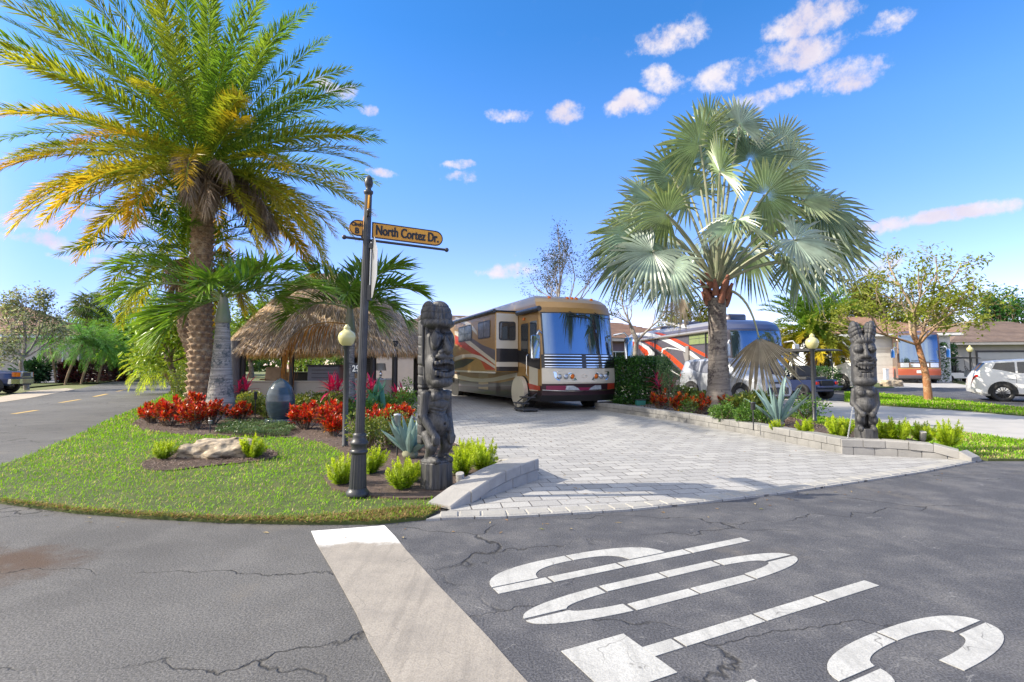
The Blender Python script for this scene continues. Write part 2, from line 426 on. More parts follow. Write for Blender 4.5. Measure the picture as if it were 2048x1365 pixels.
def asphalt():
    m, t, b = new_mat('asphalt')
    tc = t.new('ShaderNodeTexCoord'); v = tc.outputs['Object']
    sep = t.new('ShaderNodeSeparateXYZ'); t.l.new(v, sep.inputs[0])
    big = t.noise(v, .35, 5, .6); mid = t.noise(v, 2.2, 5, .65); fine = t.noise(v, 90, 3, .7); fine2 = t.noise(v, 230, 2, .6)
    base = t.mix(t.mrange(big, .3, .7), c4((.095, .092, .09)), c4((.145, .141, .137)))
    # newer sealed surface on the right of the stop bar
    e = t.math('ADD', t.math('MULTIPLY', sep.outputs[0], .897), t.math('MULTIPLY', sep.outputs[1], .443))
    e = t.math('ADD', e, t.math('MULTIPLY', t.math('SUBTRACT', mid, .5), .25))
    new = t.mrange(e, .62, .9, 0, 1)
    base = t.mix(new, base, t.mix(t.mrange(mid, .3, .7), c4((.074, .075, .083)), c4((.098, .098, .107))))
    base = t.mix(t.mrange(mid, .42, .72, 0, .45), base, c4((.175, .168, .16)))
    agg = t.mrange(fine, .35, .68, .62, 1.42)
    base = t.mix(1.0, base, agg, 'MULTIPLY')
    base = t.mix(t.mrange(fine2, .6, .72, 0, .35), base, c4((.3, .295, .28)))
    # brown stain near the left edge of the lane
    dx = t.math('SUBTRACT', sep.outputs[0], -3.75); dy = t.math('SUBTRACT', sep.outputs[1], 3.6)
    dd = t.math('ADD', t.math('MULTIPLY', dx, dx), t.math('MULTIPLY', t.math('MULTIPLY', dy, dy), 3.5))
    dd = t.math('ADD', dd, t.math('MULTIPLY', t.math('SUBTRACT', mid, .5), 3.0))
    base = t.mix(t.mrange(dd, 1.0, -.1, 0, .9), base, c4((.085, .052, .034)))
    base = t.mix(t.mrange(t.noise(v, .8, 6, .7), .56, .72, 0, .4), base, c4((.19, .165, .135)))
    # cracks
    dist = t.new('ShaderNodeVectorMath', operation='ADD')
    nv = t.new('ShaderNodeTexNoise'); t.l.new(v, nv.inputs['Vector']); nv.inputs['Scale'].default_value = 2.4; nv.inputs['Detail'].default_value = 5
    sc = t.new('ShaderNodeVectorMath', operation='SCALE'); t.l.new(nv.outputs['Color'], sc.inputs[0]); sc.inputs['Scale'].default_value = .55
    t.l.new(v, dist.inputs[0]); t.l.new(sc.outputs[0], dist.inputs[1])
    mp = t.new('ShaderNodeMapping'); mp.inputs['Rotation'].default_value = (0, 0, .5); mp.inputs['Scale'].default_value = (.42, 1.35, 1); t.l.new(dist.outputs[0], mp.inputs[0])
    vo = t.new('ShaderNodeTexVoronoi', feature='DISTANCE_TO_EDGE'); t.l.new(mp.outputs[0], vo.inputs['Vector']); vo.inputs['Scale'].default_value = .62
    wmask = t.mrange(t.noise(v, .9, 4, .6), .36, .56, 0, 1)
    cr = t.math('MULTIPLY', t.mrange(vo.outputs['Distance'], .0, .009, 1, 0), wmask)
    vo2 = t.new('ShaderNodeTexVoronoi', feature='DISTANCE_TO_EDGE'); t.l.new(mp.outputs[0], vo2.inputs['Vector']); vo2.inputs['Scale'].default_value = 3.4
    cr2 = t.math('MULTIPLY', t.mrange(vo2.outputs['Distance'], .0, .016, .6, 0), t.mrange(t.noise(v, 1.7, 4, .6), .58, .70, 0, 1))
    crk = t.math('MAXIMUM', cr, cr2)
    fl = t.new('ShaderNodeMapping'); fl.inputs['Rotation'].default_value = (0, 0, -.6); fl.inputs['Scale'].default_value = (3.5, 26, 1); t.l.new(dist.outputs[0], fl.inputs[0])
    base = t.mix(t.math('MULTIPLY', t.mrange(t.noise(fl.outputs[0], 1.3, 4, .7), .64, .70, 0, .5), t.math('ADD', t.math('MULTIPLY', new, .75), .25)), base, c4((.30, .295, .285)))
    base = t.mix(t.math('MULTIPLY', crk, .85), base, c4((.025, .024, .023)))
    t.set(b.inputs['Base Color'], base); b.inputs['Roughness'].default_value = .85; b.inputs['Specular IOR Level'].default_value = .3
    bp = t.new('ShaderNodeBump'); bp.inputs['Strength'].default_value = .55; bp.inputs['Distance'].default_value = .012
    t.l.new(t.math('SUBTRACT', t.math('ADD', fine, t.math('MULTIPLY', t.noise(v, 35, 3, .6), .7)), t.math('MULTIPLY', crk, 1.6)), bp.inputs['Height']); t.l.new(bp.outputs[0], b.inputs['Normal'])
    return m
M['asphalt'] = asphalt()

def road_paint(name, c1, c2, white_end=None):
    m, t, b = new_mat(name)
    tc = t.new('ShaderNodeTexCoord'); v = tc.outputs['Object']
    sep = t.new('ShaderNodeSeparateXYZ'); t.l.new(v, sep.inputs[0])
    n = t.noise(v, 3.0, 6, .65); fine = t.noise(v, 110, 3, .7); st = t.new('ShaderNodeMapping'); st.inputs['Rotation'].default_value = (0, 0, -R(26)); st.inputs['Scale'].default_value = (9, .7, 1); t.l.new(v, st.inputs[0])
    sn = t.noise(st.outputs[0], 1.6, 5, .6)
    col = t.mix(t.mrange(n, .35, .7), c4(c1), c4(c2)); col = t.mix(t.mrange(sn, .45, .75, 0, .5), col, c4(tuple(x * .62 for x in (lin(c2) if isinstance(c2, str) else c2))))
    if white_end is not None:
        k = t.mrange(t.math('ADD', sep.outputs[1], t.math('MULTIPLY', t.math('SUBTRACT', n, .5), .5)), white_end[0], white_end[1])
        col = t.mix(k, col, c4((.80, .79, .76)))
    col = t.mix(1.0, col, t.mrange(fine, .3, .7, .8, 1.12), 'MULTIPLY')
    wear = t.mrange(t.math('ADD', fine, t.math('MULTIPLY', n, .6)), .93, 1.03, 0, .75)
    col = t.mix(wear, col, c4((.16, .155, .15)))
    vo = t.new('ShaderNodeTexVoronoi', feature='DISTANCE_TO_EDGE'); vo.inputs['Scale'].default_value = 3.0
    nv = t.new('ShaderNodeTexNoise'); t.l.new(v, nv.inputs['Vector']); nv.inputs['Scale'].default_value = 4; sc = t.new('ShaderNodeVectorMath', operation='SCALE'); sc.inputs['Scale'].default_value = .4
    t.l.new(nv.outputs['Color'], sc.inputs[0]); ad = t.new('ShaderNodeVectorMath', operation='ADD'); t.l.new(v, ad.inputs[0]); t.l.new(sc.outputs[0], ad.inputs[1]); t.l.new(ad.outputs[0], vo.inputs['Vector'])
    ck = t.math('MULTIPLY', t.mrange(vo.outputs['Distance'], 0, .012, 1, 0), t.mrange(t.noise(v, 2.1, 3, .6), .48, .6))
    col = t.mix(t.math('MULTIPLY', ck, .7), col, c4((.09, .085, .08)))
    t.set(b.inputs['Base Color'], col); b.inputs['Roughness'].default_value = .75
    bp = t.new('ShaderNodeBump'); bp.inputs['Strength'].default_value = .4; bp.inputs['Distance'].default_value = .008
    t.l.new(fine, bp.inputs['Height']); t.l.new(bp.outputs[0], b.inputs['Normal'])
    return m
M['stop_paint'] = road_paint('stop bar paint', (.335, .30, .255), (.275, .247, .213), (4.02, 4.2))
M['letter_paint'] = road_paint('worn white road paint', (.47, .465, .44), (.39, .385, .365))
M['yellow_paint'] = road_paint('worn yellow road paint', (.62, .40, .10), (.5, .34, .12))

def pavers():
    m, t, b = new_mat('concrete pavers')
    tc = t.new('ShaderNodeTexCoord'); v = tc.outputs['Object']
    mp = t.new('ShaderNodeMapping'); mp.inputs['Rotation'].default_value = (0, 0, R(-11)); t.l.new(v, mp.inputs[0])
    nv = t.new('ShaderNodeTexNoise'); t.l.new(v, nv.inputs['Vector']); nv.inputs['Scale'].default_value = 1.6
    sc = t.new('ShaderNodeVectorMath', operation='SCALE'); sc.inputs['Scale'].default_value = .05; t.l.new(nv.outputs['Color'], sc.inputs[0])
    ad = t.new('ShaderNodeVectorMath', operation='ADD'); t.l.new(mp.outputs[0], ad.inputs[0]); t.l.new(sc.outputs[0], ad.inputs[1])
    br = t.new('ShaderNodeTexBrick'); t.l.new(ad.outputs[0], br.inputs['Vector'])
    br.inputs['Scale'].default_value = 1.0; br.inputs['Brick Width'].default_value = .30; br.inputs['Row Height'].default_value = .2; br.inputs['Mortar Size'].default_value = .007; br.inputs['Mortar Smooth'].default_value = .4
    br.inputs['Color1'].default_value = c4((.30, .292, .28)); br.inputs['Color2'].default_value = c4((.41, .40, .38)); br.inputs['Mortar'].default_value = c4((.10, .09, .082)); br.inputs['Bias'].default_value = 0.0
    n = t.noise(v, 1.1, 5, .6); f = t.noise(v, 60, 4, .65)
    col = t.mix(t.mrange(n, .35, .7, 0, .5), br.outputs[0], c4((.33, .325, .32)))
    col = t.mix(1.0, col, t.mrange(f, .3, .7, .82, 1.15), 'MULTIPLY')
    t.set(b.inputs['Base Color'], col); b.inputs['Roughness'].default_value = .8; b.inputs['Specular IOR Level'].default_value = .3
    bp = t.new('ShaderNodeBump'); bp.inputs['Strength'].default_value = .8; bp.inputs['Distance'].default_value = .012
    t.l.new(t.math('ADD', t.math('SUBTRACT', 1.0, br.outputs['Fac']), t.math('MULTIPLY', f, .25)), bp.inputs['Height']); t.l.new(bp.outputs[0], b.inputs['Normal'])
    return m
M['pavers'] = pavers()
M['block'] = pmat('concrete block', (.36, .345, .325), (.27, .262, .25), 3, .85, bump=.4, bscale=60)
M['block_mid'] = pmat('weathered grey block', (.29, .283, .27), (.20, .196, .19), 2.6, .85, bump=.5, bscale=60)
M['block_light'] = pmat('pale paver block', (.37, .355, .325), (.30, .29, .27), 2.2, .85, bump=.4, bscale=60)
M['concrete'] = pmat('driveway concrete', (.42, .40, .375), (.34, .33, .31), 1.2, .85, bump=.25, bscale=50)
M['concrete_tan'] = pmat('tan apron concrete', (.46, .385, .29), (.36, .31, .25), .9, .85, bump=.25, bscale=50)
M['soil'] = pmat('mulch bed', (.13, .088, .068), (.075, .052, .042), 14, .95, bump=.9, bscale=55)
M['lawn'] = pmat('lawn turf', (.055, .085, .016), (.10, .115, .03), 3.2, .9, bump=.8, bscale=70)
M['ground'] = pmat('far grass', (.12, .15, .04), (.17, .17, .07), .6, .95, bump=.5, bscale=20)
M['gravel'] = pmat('grey gravel', (.30, .31, .34), (.17, .175, .2), 40, .9, bump=.8, bscale=60)
M['rock'] = pmat('limestone', (.55, .45, .32), (.16, .125, .09), 4.2, .9, bump=1.0, bscale=14, stretch=(1, 1, 2.4))
M['black_metal'] = pmat('black painted metal', (.045, .047, .052), (.03, .031, .035), 9, .38, spec=.5, rv=.08)
M['dark_grey'] = pmat('dark grey plastic', (.05, .05, .053), None, 6, .55)
M['black'] = pmat('black rubber', (.018, .018, .019), (.028, .028, .028), 10, .8)
M['rim'] = pmat('alloy rim', (.55, .56, .58), (.35, .36, .38), 5, .3, .8)
M['rim_dark'] = pmat('dark alloy rim', (.10, .10, .105), (.06, .06, .065), 5, .35, .6)
M['chrome'] = pmat('chrome', (.75, .77, .8), (.62, .64, .68), 3, .1, 1.0)
M['globe'] = pmat('cream lamp globe', (.62, .56, .26), (.54, .50, .24), 3, .22, spec=.6)
M['sign_yellow'] = pmat('orange yellow sign face', (.78, .36, .02), (.70, .31, .02), 5, .4)
M['sign_black'] = pmat('black lettering', (.02, .02, .022), None, 5, .5)
M['sign_white'] = pmat('white lettering', (.78, .78, .76), None, 5, .5)
M['navy'] = pmat('navy number plate', (.02, .03, .06), None, 5, .4)
M['alum'] = pmat('aluminium sign back', (.50, .51, .53), (.42, .43, .45), 3, .4, .7)
M['stucco'] = pmat('beige stucco', (.62, .53, .45), (.56, .48, .41), 2, .85, bump=.2, bscale=90)
M['stucco_white'] = pmat('white stucco', (.70, .71, .74), (.62, .63, .67), 1.5, .85, bump=.2, bscale=60)
M['stucco_grey'] = pmat('grey beige stucco', (.42, .40, .38), (.36, .345, .33), 1.5, .85, bump=.2, bscale=60)
M['garage'] = pmat('garage door', (.46, .46, .48), (.42, .42, .44), 1.5, .6)
M['white'] = pmat('white paint', (.76, .76, .75), (.68, .68, .67), 3, .5)
M['mauve'] = pmat('mauve siding', (.22, .15, .18), (.17, .12, .15), 2, .7)
M['wood_dark'] = pmat('dark stained wood', (.035, .032, .033), (.02, .018, .018), 6, .5, stretch=(6, 6, .6))
M['wood_grey'] = pmat('grey timber post', (.21, .205, .215), (.12, .115, .12), 5, .75, stretch=(8, 8, .7), bump=.4, bscale=20)
M['counter'] = pmat('beige counter wall', (.50, .455, .38), (.45, .41, .34), 2, .8)
M['grey_panel'] = pmat('grey cabinet', (.22, .22, .26), (.18, .18, .22), 2, .5)
M['cushion'] = pmat('tan cushion', (.46, .33, .21), (.38, .27, .17), 5, .9)
M['lampshade'] = pmat('linen lamp shade', (.55, .53, .47), None, 8, .9)
M['glass_dark'] = pmat('tinted glass', (.02, .024, .03), (.015, .018, .022), 2, .06, spec=.8)
M['glass_sky'] = pmat('reflective windscreen', (.20, .27, .37), (.17, .23, .33), .8, .03, .92)
M['glass_green'] = pmat('window with green blind', (.22, .27, .12), (.18, .23, .1), 3, .2)
M['glass_grey'] = pmat('window with grey blind', (.16, .17, .21), (.1, .11, .15), 6, .15)
M['terracotta'] = pmat('terracotta', (.45, .14, .06), None, 5, .8)

def tiki_mat():
    m, t, b = new_mat('dark stained carved wood')
    tc = t.new('ShaderNodeTexCoord'); v = tc.outputs['Object']
    mp = t.new('ShaderNodeMapping'); mp.inputs['Scale'].default_value = (14, 14, 1.2); t.l.new(v, mp.inputs[0])
    g = t.noise(mp.outputs[0], 3, 6, .65); n = t.noise(v, 5, 5, .6)
    col = t.mix(t.mrange(g, .3, .7), c4((.085, .083, .084)), c4((.026, .026, .028)))
    col = t.mix(t.mrange(n, .5, .75, 0, .5), col, c4((.13, .125, .12)))
    t.set(b.inputs['Base Color'], col); t.set(b.inputs['Roughness'], t.mrange(n, .3, .7, .42, .62)); b.inputs['Specular IOR Level'].default_value = .5
    mp2 = t.new('ShaderNodeMapping'); mp2.inputs['Scale'].default_value = (60, 60, 2.5); t.l.new(v, mp2.inputs[0]); g2 = t.noise(mp2.outputs[0], 1.5, 4, .7)
    bp = t.new('ShaderNodeBump'); bp.inputs['Strength'].default_value = .6; bp.inputs['Distance'].default_value = .012
    t.l.new(t.math('ADD', g, t.math('MULTIPLY', g2, .7)), bp.inputs['Height']); t.l.new(bp.outputs[0], b.inputs['Normal'])
    return m
M['tiki'] = tiki_mat()

def bark(name, c1, c2, c3, stretch=(3, 3, 9), patch=2.0):
    m, t, b = new_mat(name)
    tc = t.new('ShaderNodeTexCoord'); v = tc.outputs['Object']
    mp = t.new('ShaderNodeMapping'); mp.inputs['Scale'].default_value = stretch; t.l.new(v, mp.inputs[0])
    g = t.noise(mp.outputs[0], 2.2, 6, .68); n = t.noise(v, patch, 6, .7); n2 = t.noise(v, patch * 7, 4, .7)
    col = t.mix(t.mrange(g, .3, .7), c4(c1), c4(c2)); col = t.mix(t.mrange(t.math('ADD', n, t.math('MULTIPLY', t.math('SUBTRACT', n2, .5), .5)), .5, .62, 0, .85), col, c4(c3))
    t.set(b.inputs['Base Color'], col); b.inputs['Roughness'].default_value = .85; b.inputs['Specular IOR Level'].default_value = .25
    bp = t.new('ShaderNodeBump'); bp.inputs['Strength'].default_value = .7; bp.inputs['Distance'].default_value = .025
    t.l.new(t.math('ADD', g, t.math('MULTIPLY', n2, .5)), bp.inputs['Height']); t.l.new(bp.outputs[0], b.inputs['Normal'])
    return m
M['bark_date'] = bark('date palm trunk', (.34, .235, .15), (.19, .125, .08), (.42, .33, .23), (4, 4, 7), 3)
M['bark_grey'] = bark('pale ringed palm trunk', (.44, .41, .37), (.20, .185, .17), (.07, .085, .09), (.6, .6, 13), 3.4)
M['bark_bism'] = bark('grey brown palm trunk', (.31, .27, .235), (.17, .145, .13), (.065, .052, .056), (1.2, 1.2, 10), 1.9)
M['bark_tree'] = bark('tree bark', (.26, .19, .13), (.14, .10, .075), (.30, .25, .2), (4, 4, 2), 4)
M['bark_pale'] = bark('pale tree bark', (.34, .30, .26), (.22, .19, .17), (.42, .39, .35), (4, 4, 2), 4)
def two_tone(m, z0, z1, c):
    t = NT(m.node_tree); b = t.n['Principled BSDF']; l = b.inputs['Base Color'].links[0]; src = l.from_socket
    tc = t.new('ShaderNodeTexCoord'); sep = t.new('ShaderNodeSeparateXYZ'); t.l.new(tc.outputs['Object'], sep.inputs[0])
    t.set(b.inputs['Base Color'], t.mix(t.mrange(sep.outputs[2], z0, z1, 0, .85), src, c4(c))); return m
M['bark_orange'] = bark('flaking orange bark', (.40, .19, .085), (.27, .12, .06), (.50, .34, .2), (3, 3, 1.5), 4); two_tone(M['bark_orange'], 2.0, 3.2, (.36, .29, .20))
M['crownshaft'] = pmat('green crownshaft', (.15, .20, .085), (.22, .20, .15), 3, .45, stretch=(1, 1, .5))
M['boot'] = pmat('red brown leaf boot', (.30, .11, .07), (.2, .1, .07), 6, .8, bump=.5, bscale=25)
M['egg'] = pmat('glazed ceramic', (.05, .075, .10), (.03, .042, .05), 2.0, .2, spec=.6, stretch=(1, 1, 4))
M['petiole'] = pmat('pale leaf stalk', (.24, .28, .17), (.33, .32, .22), 6, .6)

def tile_mat(name, c1, c2, ang=0.0):
    m, t, b = new_mat(name)
    tc = t.new('ShaderNodeTexCoord'); v = tc.outputs['Object']; sep = t.new('ShaderNodeSeparateXYZ'); t.l.new(v, sep.inputs[0])
    w = t.math('FRACT', t.math('MULTIPLY', sep.outputs[2], 5.5)); n = t.noise(v, 1.5, 5, .6)
    col = t.mix(t.mrange(n, .3, .7), c4(c1), c4(c2))
    t.set(b.inputs['Base Color'], col); b.inputs['Roughness'].default_value = .8
    bp = t.new('ShaderNodeBump'); bp.inputs['Strength'].default_value = 1; bp.inputs['Distance'].default_value = .06
    t.l.new(t.math('ADD', w, t.math('MULTIPLY', n, .2)), bp.inputs['Height']); t.l.new(bp.outputs[0], b.inputs['Normal'])
    return m
M['roof_tan'] = tile_mat('tan roof tiles', (.40, .25, .17), (.30, .18, .125))
M['roof_brown'] = tile_mat('brown roof tiles', (.26, .19, .15), (.19, .14, .115))
def paint(name, c, rough=.25, metal=.2): return pmat(name, c, tuple(x * .92 for x in c), 1.0, rough + .1, metal, coat=.3)
M['gold'] = paint('gold tan coach paint', (.37, .21, .065)); M['gold_lt'] = paint('light gold paint', (.42, .29, .13))
M['cream'] = paint('cream coach paint', (.62, .56, .45)); M['maroon'] = paint('dark maroon paint', (.03, .009, .016)); M['red_paint'] = paint('red coach paint', (.45, .045, .02))
M['magenta'] = paint('magenta paint', (.22, .012, .06)); M['coach_black'] = paint('black coach paint', (.016, .015, .018)); M['charcoal'] = paint('charcoal coach paint', (.11, .10, .12))
M['coach_grey'] = paint('grey coach paint', (.30, .285, .275)); M['orange_red'] = paint('orange red coach paint', (.66, .07, .012)); M['coach_white'] = paint('white coach paint', (.78, .78, .77))
M['blue_roof'] = paint('dark blue coach paint', (.06, .08, .17)); M['rust'] = paint('rust red coach paint', (.38, .085, .045)); M['bronze'] = paint('bronze brown paint', (.15, .085, .055))
M['car_white'] = paint('white car paint', (.78, .78, .77), .2, 0); M['car_silver'] = paint('silver car paint', (.42, .44, .48), .25, .3); M['car_blue'] = paint('dark blue car paint', (.03, .045, .12), .2, .2); M['car_grey'] = paint('grey car paint', (.09, .095, .12), .25, .2)
M['amber'] = pmat('amber lens', (.75, .17, .01), None, 5, .2); M['red_lens'] = pmat('red lens', (.45, .015, .012), None, 5, .2); M['lens'] = pmat('clear lamp lens', (.62, .66, .72), (.42, .46, .52), 20, .12, .4)
M['green_box'] = pmat('green utility box', (.02, .16, .13), None, 5, .5)
M['chain'] = pmat('galvanised chain', (.6, .6, .58), None, 5, .35, .7)
# ---------------------------------------------------------------- ground, roads, beds
def zgv(y): return 0.011 * np.clip(np.asarray(y) - 18.0, 0.0, 72.0)
def px_poly(pts, z=0.0): return [tuple(G(a, b, z)[:2]) for a, b in pts]
def smooth_poly(pts, n=3):
    """Catmull-Rom through the points of a closed outline"""
    p = [np.array(q[:2]) for q in pts]; o = []; k = len(p)
    for i in range(k):
        a, b, c, d = p[i - 1], p[i], p[(i + 1) % k], p[(i + 2) % k]
        for j in range(n):
            t = j / n
            o.append(tuple(.5 * (2 * b + (c - a) * t + (2 * a - 5 * b + 4 * c - d) * t * t + (3 * b - a - 3 * c + d) * t ** 3)))
    return o
def sheet(name, pts, z, mat, skirt=0.0, kind='structure'):
    bm = bmesh.new(); vs = [bm.verts.new((p[0], p[1], 0)) for p in pts]
    ar = sum(pts[i - 1][0] * pts[i][1] - pts[i][0] * pts[i - 1][1] for i in range(len(pts)))
    if ar < 0: vs = vs[::-1]
    pl = [Vector((v.co.x, v.co.y, 0)) for v in vs]
    for tri in geometry.tessellate_polygon([pl]): bm.faces.new([vs[i] for i in tri])
    for y in (18.0, 90.0):
        bmesh.ops.bisect_plane(bm, geom=bm.verts[:] + bm.edges[:] + bm.faces[:], plane_co=(0, y, 0), plane_no=(0, 1, 0))
    for v in bm.verts: v.co.z = zg(v.co.y) + z
    if skirt:
        be = [e for e in bm.edges if len(e.link_faces) == 1]
        r = bmesh.ops.extrude_edge_only(bm, edges=be)
        for v in r['geom']:
            if isinstance(v, bmesh.types.BMVert): v.co.z -= skirt
    bmesh.ops.recalc_face_normals(bm, faces=bm.faces[:])
    me = bpy.data.meshes.new(name); bm.to_mesh(me); bm.free(); me.materials.append(mat)
    o = bpy.data.objects.new(name, me); COL.objects.link(o)
    if kind: o['kind'] = kind
    return o
def inside(pts, xy):
    p = np.array([q[:2] for q in pts]); x, y = xy[:, 0], xy[:, 1]; r = np.zeros(len(xy), bool)
    for i in range(len(p)):
        (x1, y1), (x2, y2) = p[i - 1], p[i]
        c = (y1 > y) != (y2 > y)
        r ^= c & (x < (x2 - x1) * (y - y1) / (y2 - y1 + 1e-12) + x1)
    return r
def sample_poly(pts, n):
    p = np.array([q[:2] for q in pts]); lo, hi = p.min(0), p.max(0)
    q = rng.uniform(lo, hi, (n, 2)); return q[inside(pts, q)]

sheet('ground', [(-700, -300), (700, -300), (700, 1400), (-700, 1400)], -0.03, M['ground'])
asph = [(-60, -15), (80, -15), (80, 34), (30, 33.2), (20, 32.8), (10, 31.8), (9, 27), (5, 14), (-6, 12), (-11, 18), (-12.6, 18.2), (-17, 26), (-24, 37), (-33, 55), (-44, 78), (-53, 75), (-39.4, 53), (-26, 31.3), (-21.6, 22.4), (-60, 16)]
sheet('road', asph, 0.0, M['asphalt'])

lawn = px_poly([(-170, 965), (-60, 940), (0, 936), (60, 913), (140, 880), (230, 838), (285, 816), (330, 792), (352, 778)]) + [(-9.5, 26), (-4.5, 26), (-4.1, 19)] + px_poly([(800, 820), (830, 860), (860, 900), (885, 960), (880, 1015), (852, 1040), (750, 1050), (600, 1050), (450, 1047), (300, 1039), (150, 1028), (0, 1008), (-120, 988)])
sheet('lawn', lawn, 0.03, M['lawn'], .05)
bed = px_poly([(262, 853), (300, 868), (380, 875), (480, 877), (590, 880), (650, 892), (688, 912), (664, 938), (648, 962), (664, 986), (720, 999), (790, 1006), (850, 1006), (893, 1000), (960, 965), (1012, 940), (985, 926), (945, 905), (900, 880), (838, 850), (806, 815)]) + [(-4.1, 21), (-11, 21)] + px_poly([(330, 812), (285, 835)])
sheet('mulch', bed, 0.05, M['soil'], .03)
rockbed = smooth_poly(px_poly([(280, 940), (310, 920), (400, 900), (500, 898), (555, 912), (530, 926), (420, 938), (330, 948)]))
sheet('mulch', rockbed, 0.045, M['soil'], .02)

drive = px_poly([(852, 1043), (900, 1040), (1000, 1038), (1100, 1033), (1250, 1024), (1400, 1009), (1550, 991), (1700, 969), (1850, 946), (1962, 923), (1900, 921), (1690, 912), (1500, 872), (1350, 844), (1190, 820)]) + [(4.2, 19.5), (1.5, 33), (-16, 36), (-9, 24), (-4.1, 19.3)] + px_poly([(806, 815), (838, 850), (905, 880), (1010, 935), (1070, 960), (905, 1022)])
sheet('driveway', drive, 0.02, M['pavers'], .04)
# soldier course along the front edge of the driveway
front = px_poly([(856, 1040), (900, 1037), (1000, 1035), (1100, 1030), (1250, 1021), (1400, 1006), (1550, 988), (1700, 966), (1850, 943), (1962, 921)])
fp = np.array(front); seg = np.r_[0, np.cumsum(np.linalg.norm(np.diff(fp, axis=0), axis=1))]
mb = MB(); s = 0.1; i = 0
while s < seg[-1] - .1:
    w = .205 + .03 * ((i * 37) % 5 - 2) / 2
    x = np.interp(s + w / 2, seg, fp[:, 0]); y = np.interp(s + w / 2, seg, fp[:, 1])
    x2 = np.interp(s + w / 2 + .05, seg, fp[:, 0]); y2 = np.interp(s + w / 2 + .05, seg, fp[:, 1]); a = math.atan2(y2 - y, x2 - x)
    mb.box((x - math.sin(a) * .06, y + math.cos(a) * .06, .004), (w - .012, .16, .05), Matrix.Rotation(a, 3, 'Z').to_euler(), bev=.008); s += w; i += 1
tag(mb.build('driveway_edge', M['block_light']), kind='structure')

rbed = px_poly([(1235, 806), (1350, 826), (1500, 848), (1685, 886), (1880, 908), (1945, 912), (2060, 918), (2060, 895)], .17) + [(9.0, 11), (8.3, 14), (8.0, 16.9), (5.6, 19.2), (4.6, 19.0)]
sheet('mulch', px_poly([(1225, 804), (1350, 826), (1500, 848), (1685, 886), (1800, 887), (1880, 890)], .17) + [tuple(G(1790, 872, .17)[:2]), tuple(G(1640, 850, .17)[:2]), (7.6, 16.9), (6.1, 18.4), (4.4, 19.6), (3.1, 18.6)], .17, M['soil'], .2)
gstrip = px_poly([(1590, 848), (1650, 858), (1800, 876), (1905, 889), (1945, 897), (1975, 902), (2060, 902)], .15) + px_poly([(2060, 905), (2060, 886), (1900, 866), (1780, 853), (1650, 839), (1540, 824)])
sheet('lawn', gstrip, .03, M['lawn'], .05)
cdrive = [(8.2, 17.2), (8.4, 14.04), (8.9, 12.3), (9.35, 9.9), (10.4, 7.2), (17, 11.5), (15.0, 14.6), (14.4, 17), (13.2, 18.7), (13.0, 22), (12.0, 29), (5, 31), (5.2, 20)]
sheet('driveway', cdrive, .025, M['concrete'], .03)
strip2 = px_poly([(1690, 788), (1755, 790), (1830, 796), (1900, 803), (1960, 811), (2060, 822), (2060, 836), (1980, 829), (1900, 822), (1758, 813), (1690, 806)])
sheet('lawn', strip2, .05, M['lawn'], .06)
farlawn = px_poly([(1590, 776.5), (1620, 778), (1700, 778.5), (1790, 776.5)]) + px_poly([(1770, 767), (1590, 766)])
sheet('lawn', farlawn, .03, M['lawn'])
fdrive = px_poly([(1770, 776.5), (1800, 776.5), (2060, 776.5), (2060, 772), (1930, 771), (1890, 764), (1740, 763)])
sheet('driveway', fdrive, .02, M['concrete'])
lapron = px_poly([(-250, 880), (-60, 806), (60, 783), (132, 777), (150, 779), (128, 784), (60, 797), (0, 806), (-100, 860)])
sheet('driveway', lapron, .012, M['concrete_tan'])
lgrav = px_poly([(40, 776), (130, 768), (205, 766), (205, 760), (120, 756), (10, 758)])
sheet('gravel', lgrav, .05, M['gravel'])
lverge = px_poly([(44, 777.5), (130, 769.5), (205, 767.5), (260, 758), (248, 755.5), (200, 763), (120, 766), (30, 771)])
sheet('lawn', lverge, .06, M['lawn'])
rgravel = px_poly([(1240, 808), (1330, 822), (1352, 818), (1300, 806)], .17)
sheet('gravel', rgravel, .18, M['gravel'])

# ---- grass blades and mulch chips
def blades(name, pts, z, n, size, keep=None, dry=.14):
    xy = sample_poly(pts, n)
    if keep is not None: xy = xy[keep(xy)]
    N = len(xy); d = np.clip(xy[:, 1] / 7, .8, 2.6)
    Pb = np.c_[xy, zgv(xy[:, 1]) + z]
    az = rng.uniform(0, 2 * np.pi, N); el = rng.uniform(.45, 1.35, N)
    D = rot_zx(az, el); U = rot_zx(az, el + 1.57)
    k = rng.random((N, 1)); g1, g2, dr = np.array([.10, .26, .008]), np.array([.30, .50, .025]), np.array([.50, .42, .20])
    c = g1 * (1 - k) + g2 * k
    pn = np.sin(xy[:, 0] * 2.3 + 1.3 * np.sin(xy[:, 1] * 1.7)) * np.cos(xy[:, 1] * 2.9 + np.sin(xy[:, 0] * 3.1))
    isdry = rng.random(N) < dry * (1 + .9 * pn)
    edge = xy[:, 1] < 5.15 + .03 * np.sin(xy[:, 0] * 9) - .19 * np.clip(-xy[:, 0] - 1, 0, 9) * 0
    c[isdry] = dr * rng.uniform(.6, 1.15, (isdry.sum(), 1))
    mb = MB(); mb.leaves(Pb, D, U, size * d * rng.uniform(.6, 1.3, N), .0095 * d ** 1.1 * rng.uniform(.7, 1.4, N), c, droop=.25, fold=.05)
    return tag(mb.build(name, M['bladegrass']), kind='stuff')
lawn_n = np.array(lawn)
def lawn_keep(xy):
    k = ~inside(bed, xy) & ~inside(rockbed, xy)
    return k & (rng.random(len(xy)) < np.clip((6.5 / np.maximum(xy[:, 1], 3)) ** 1.5, .06, 1))
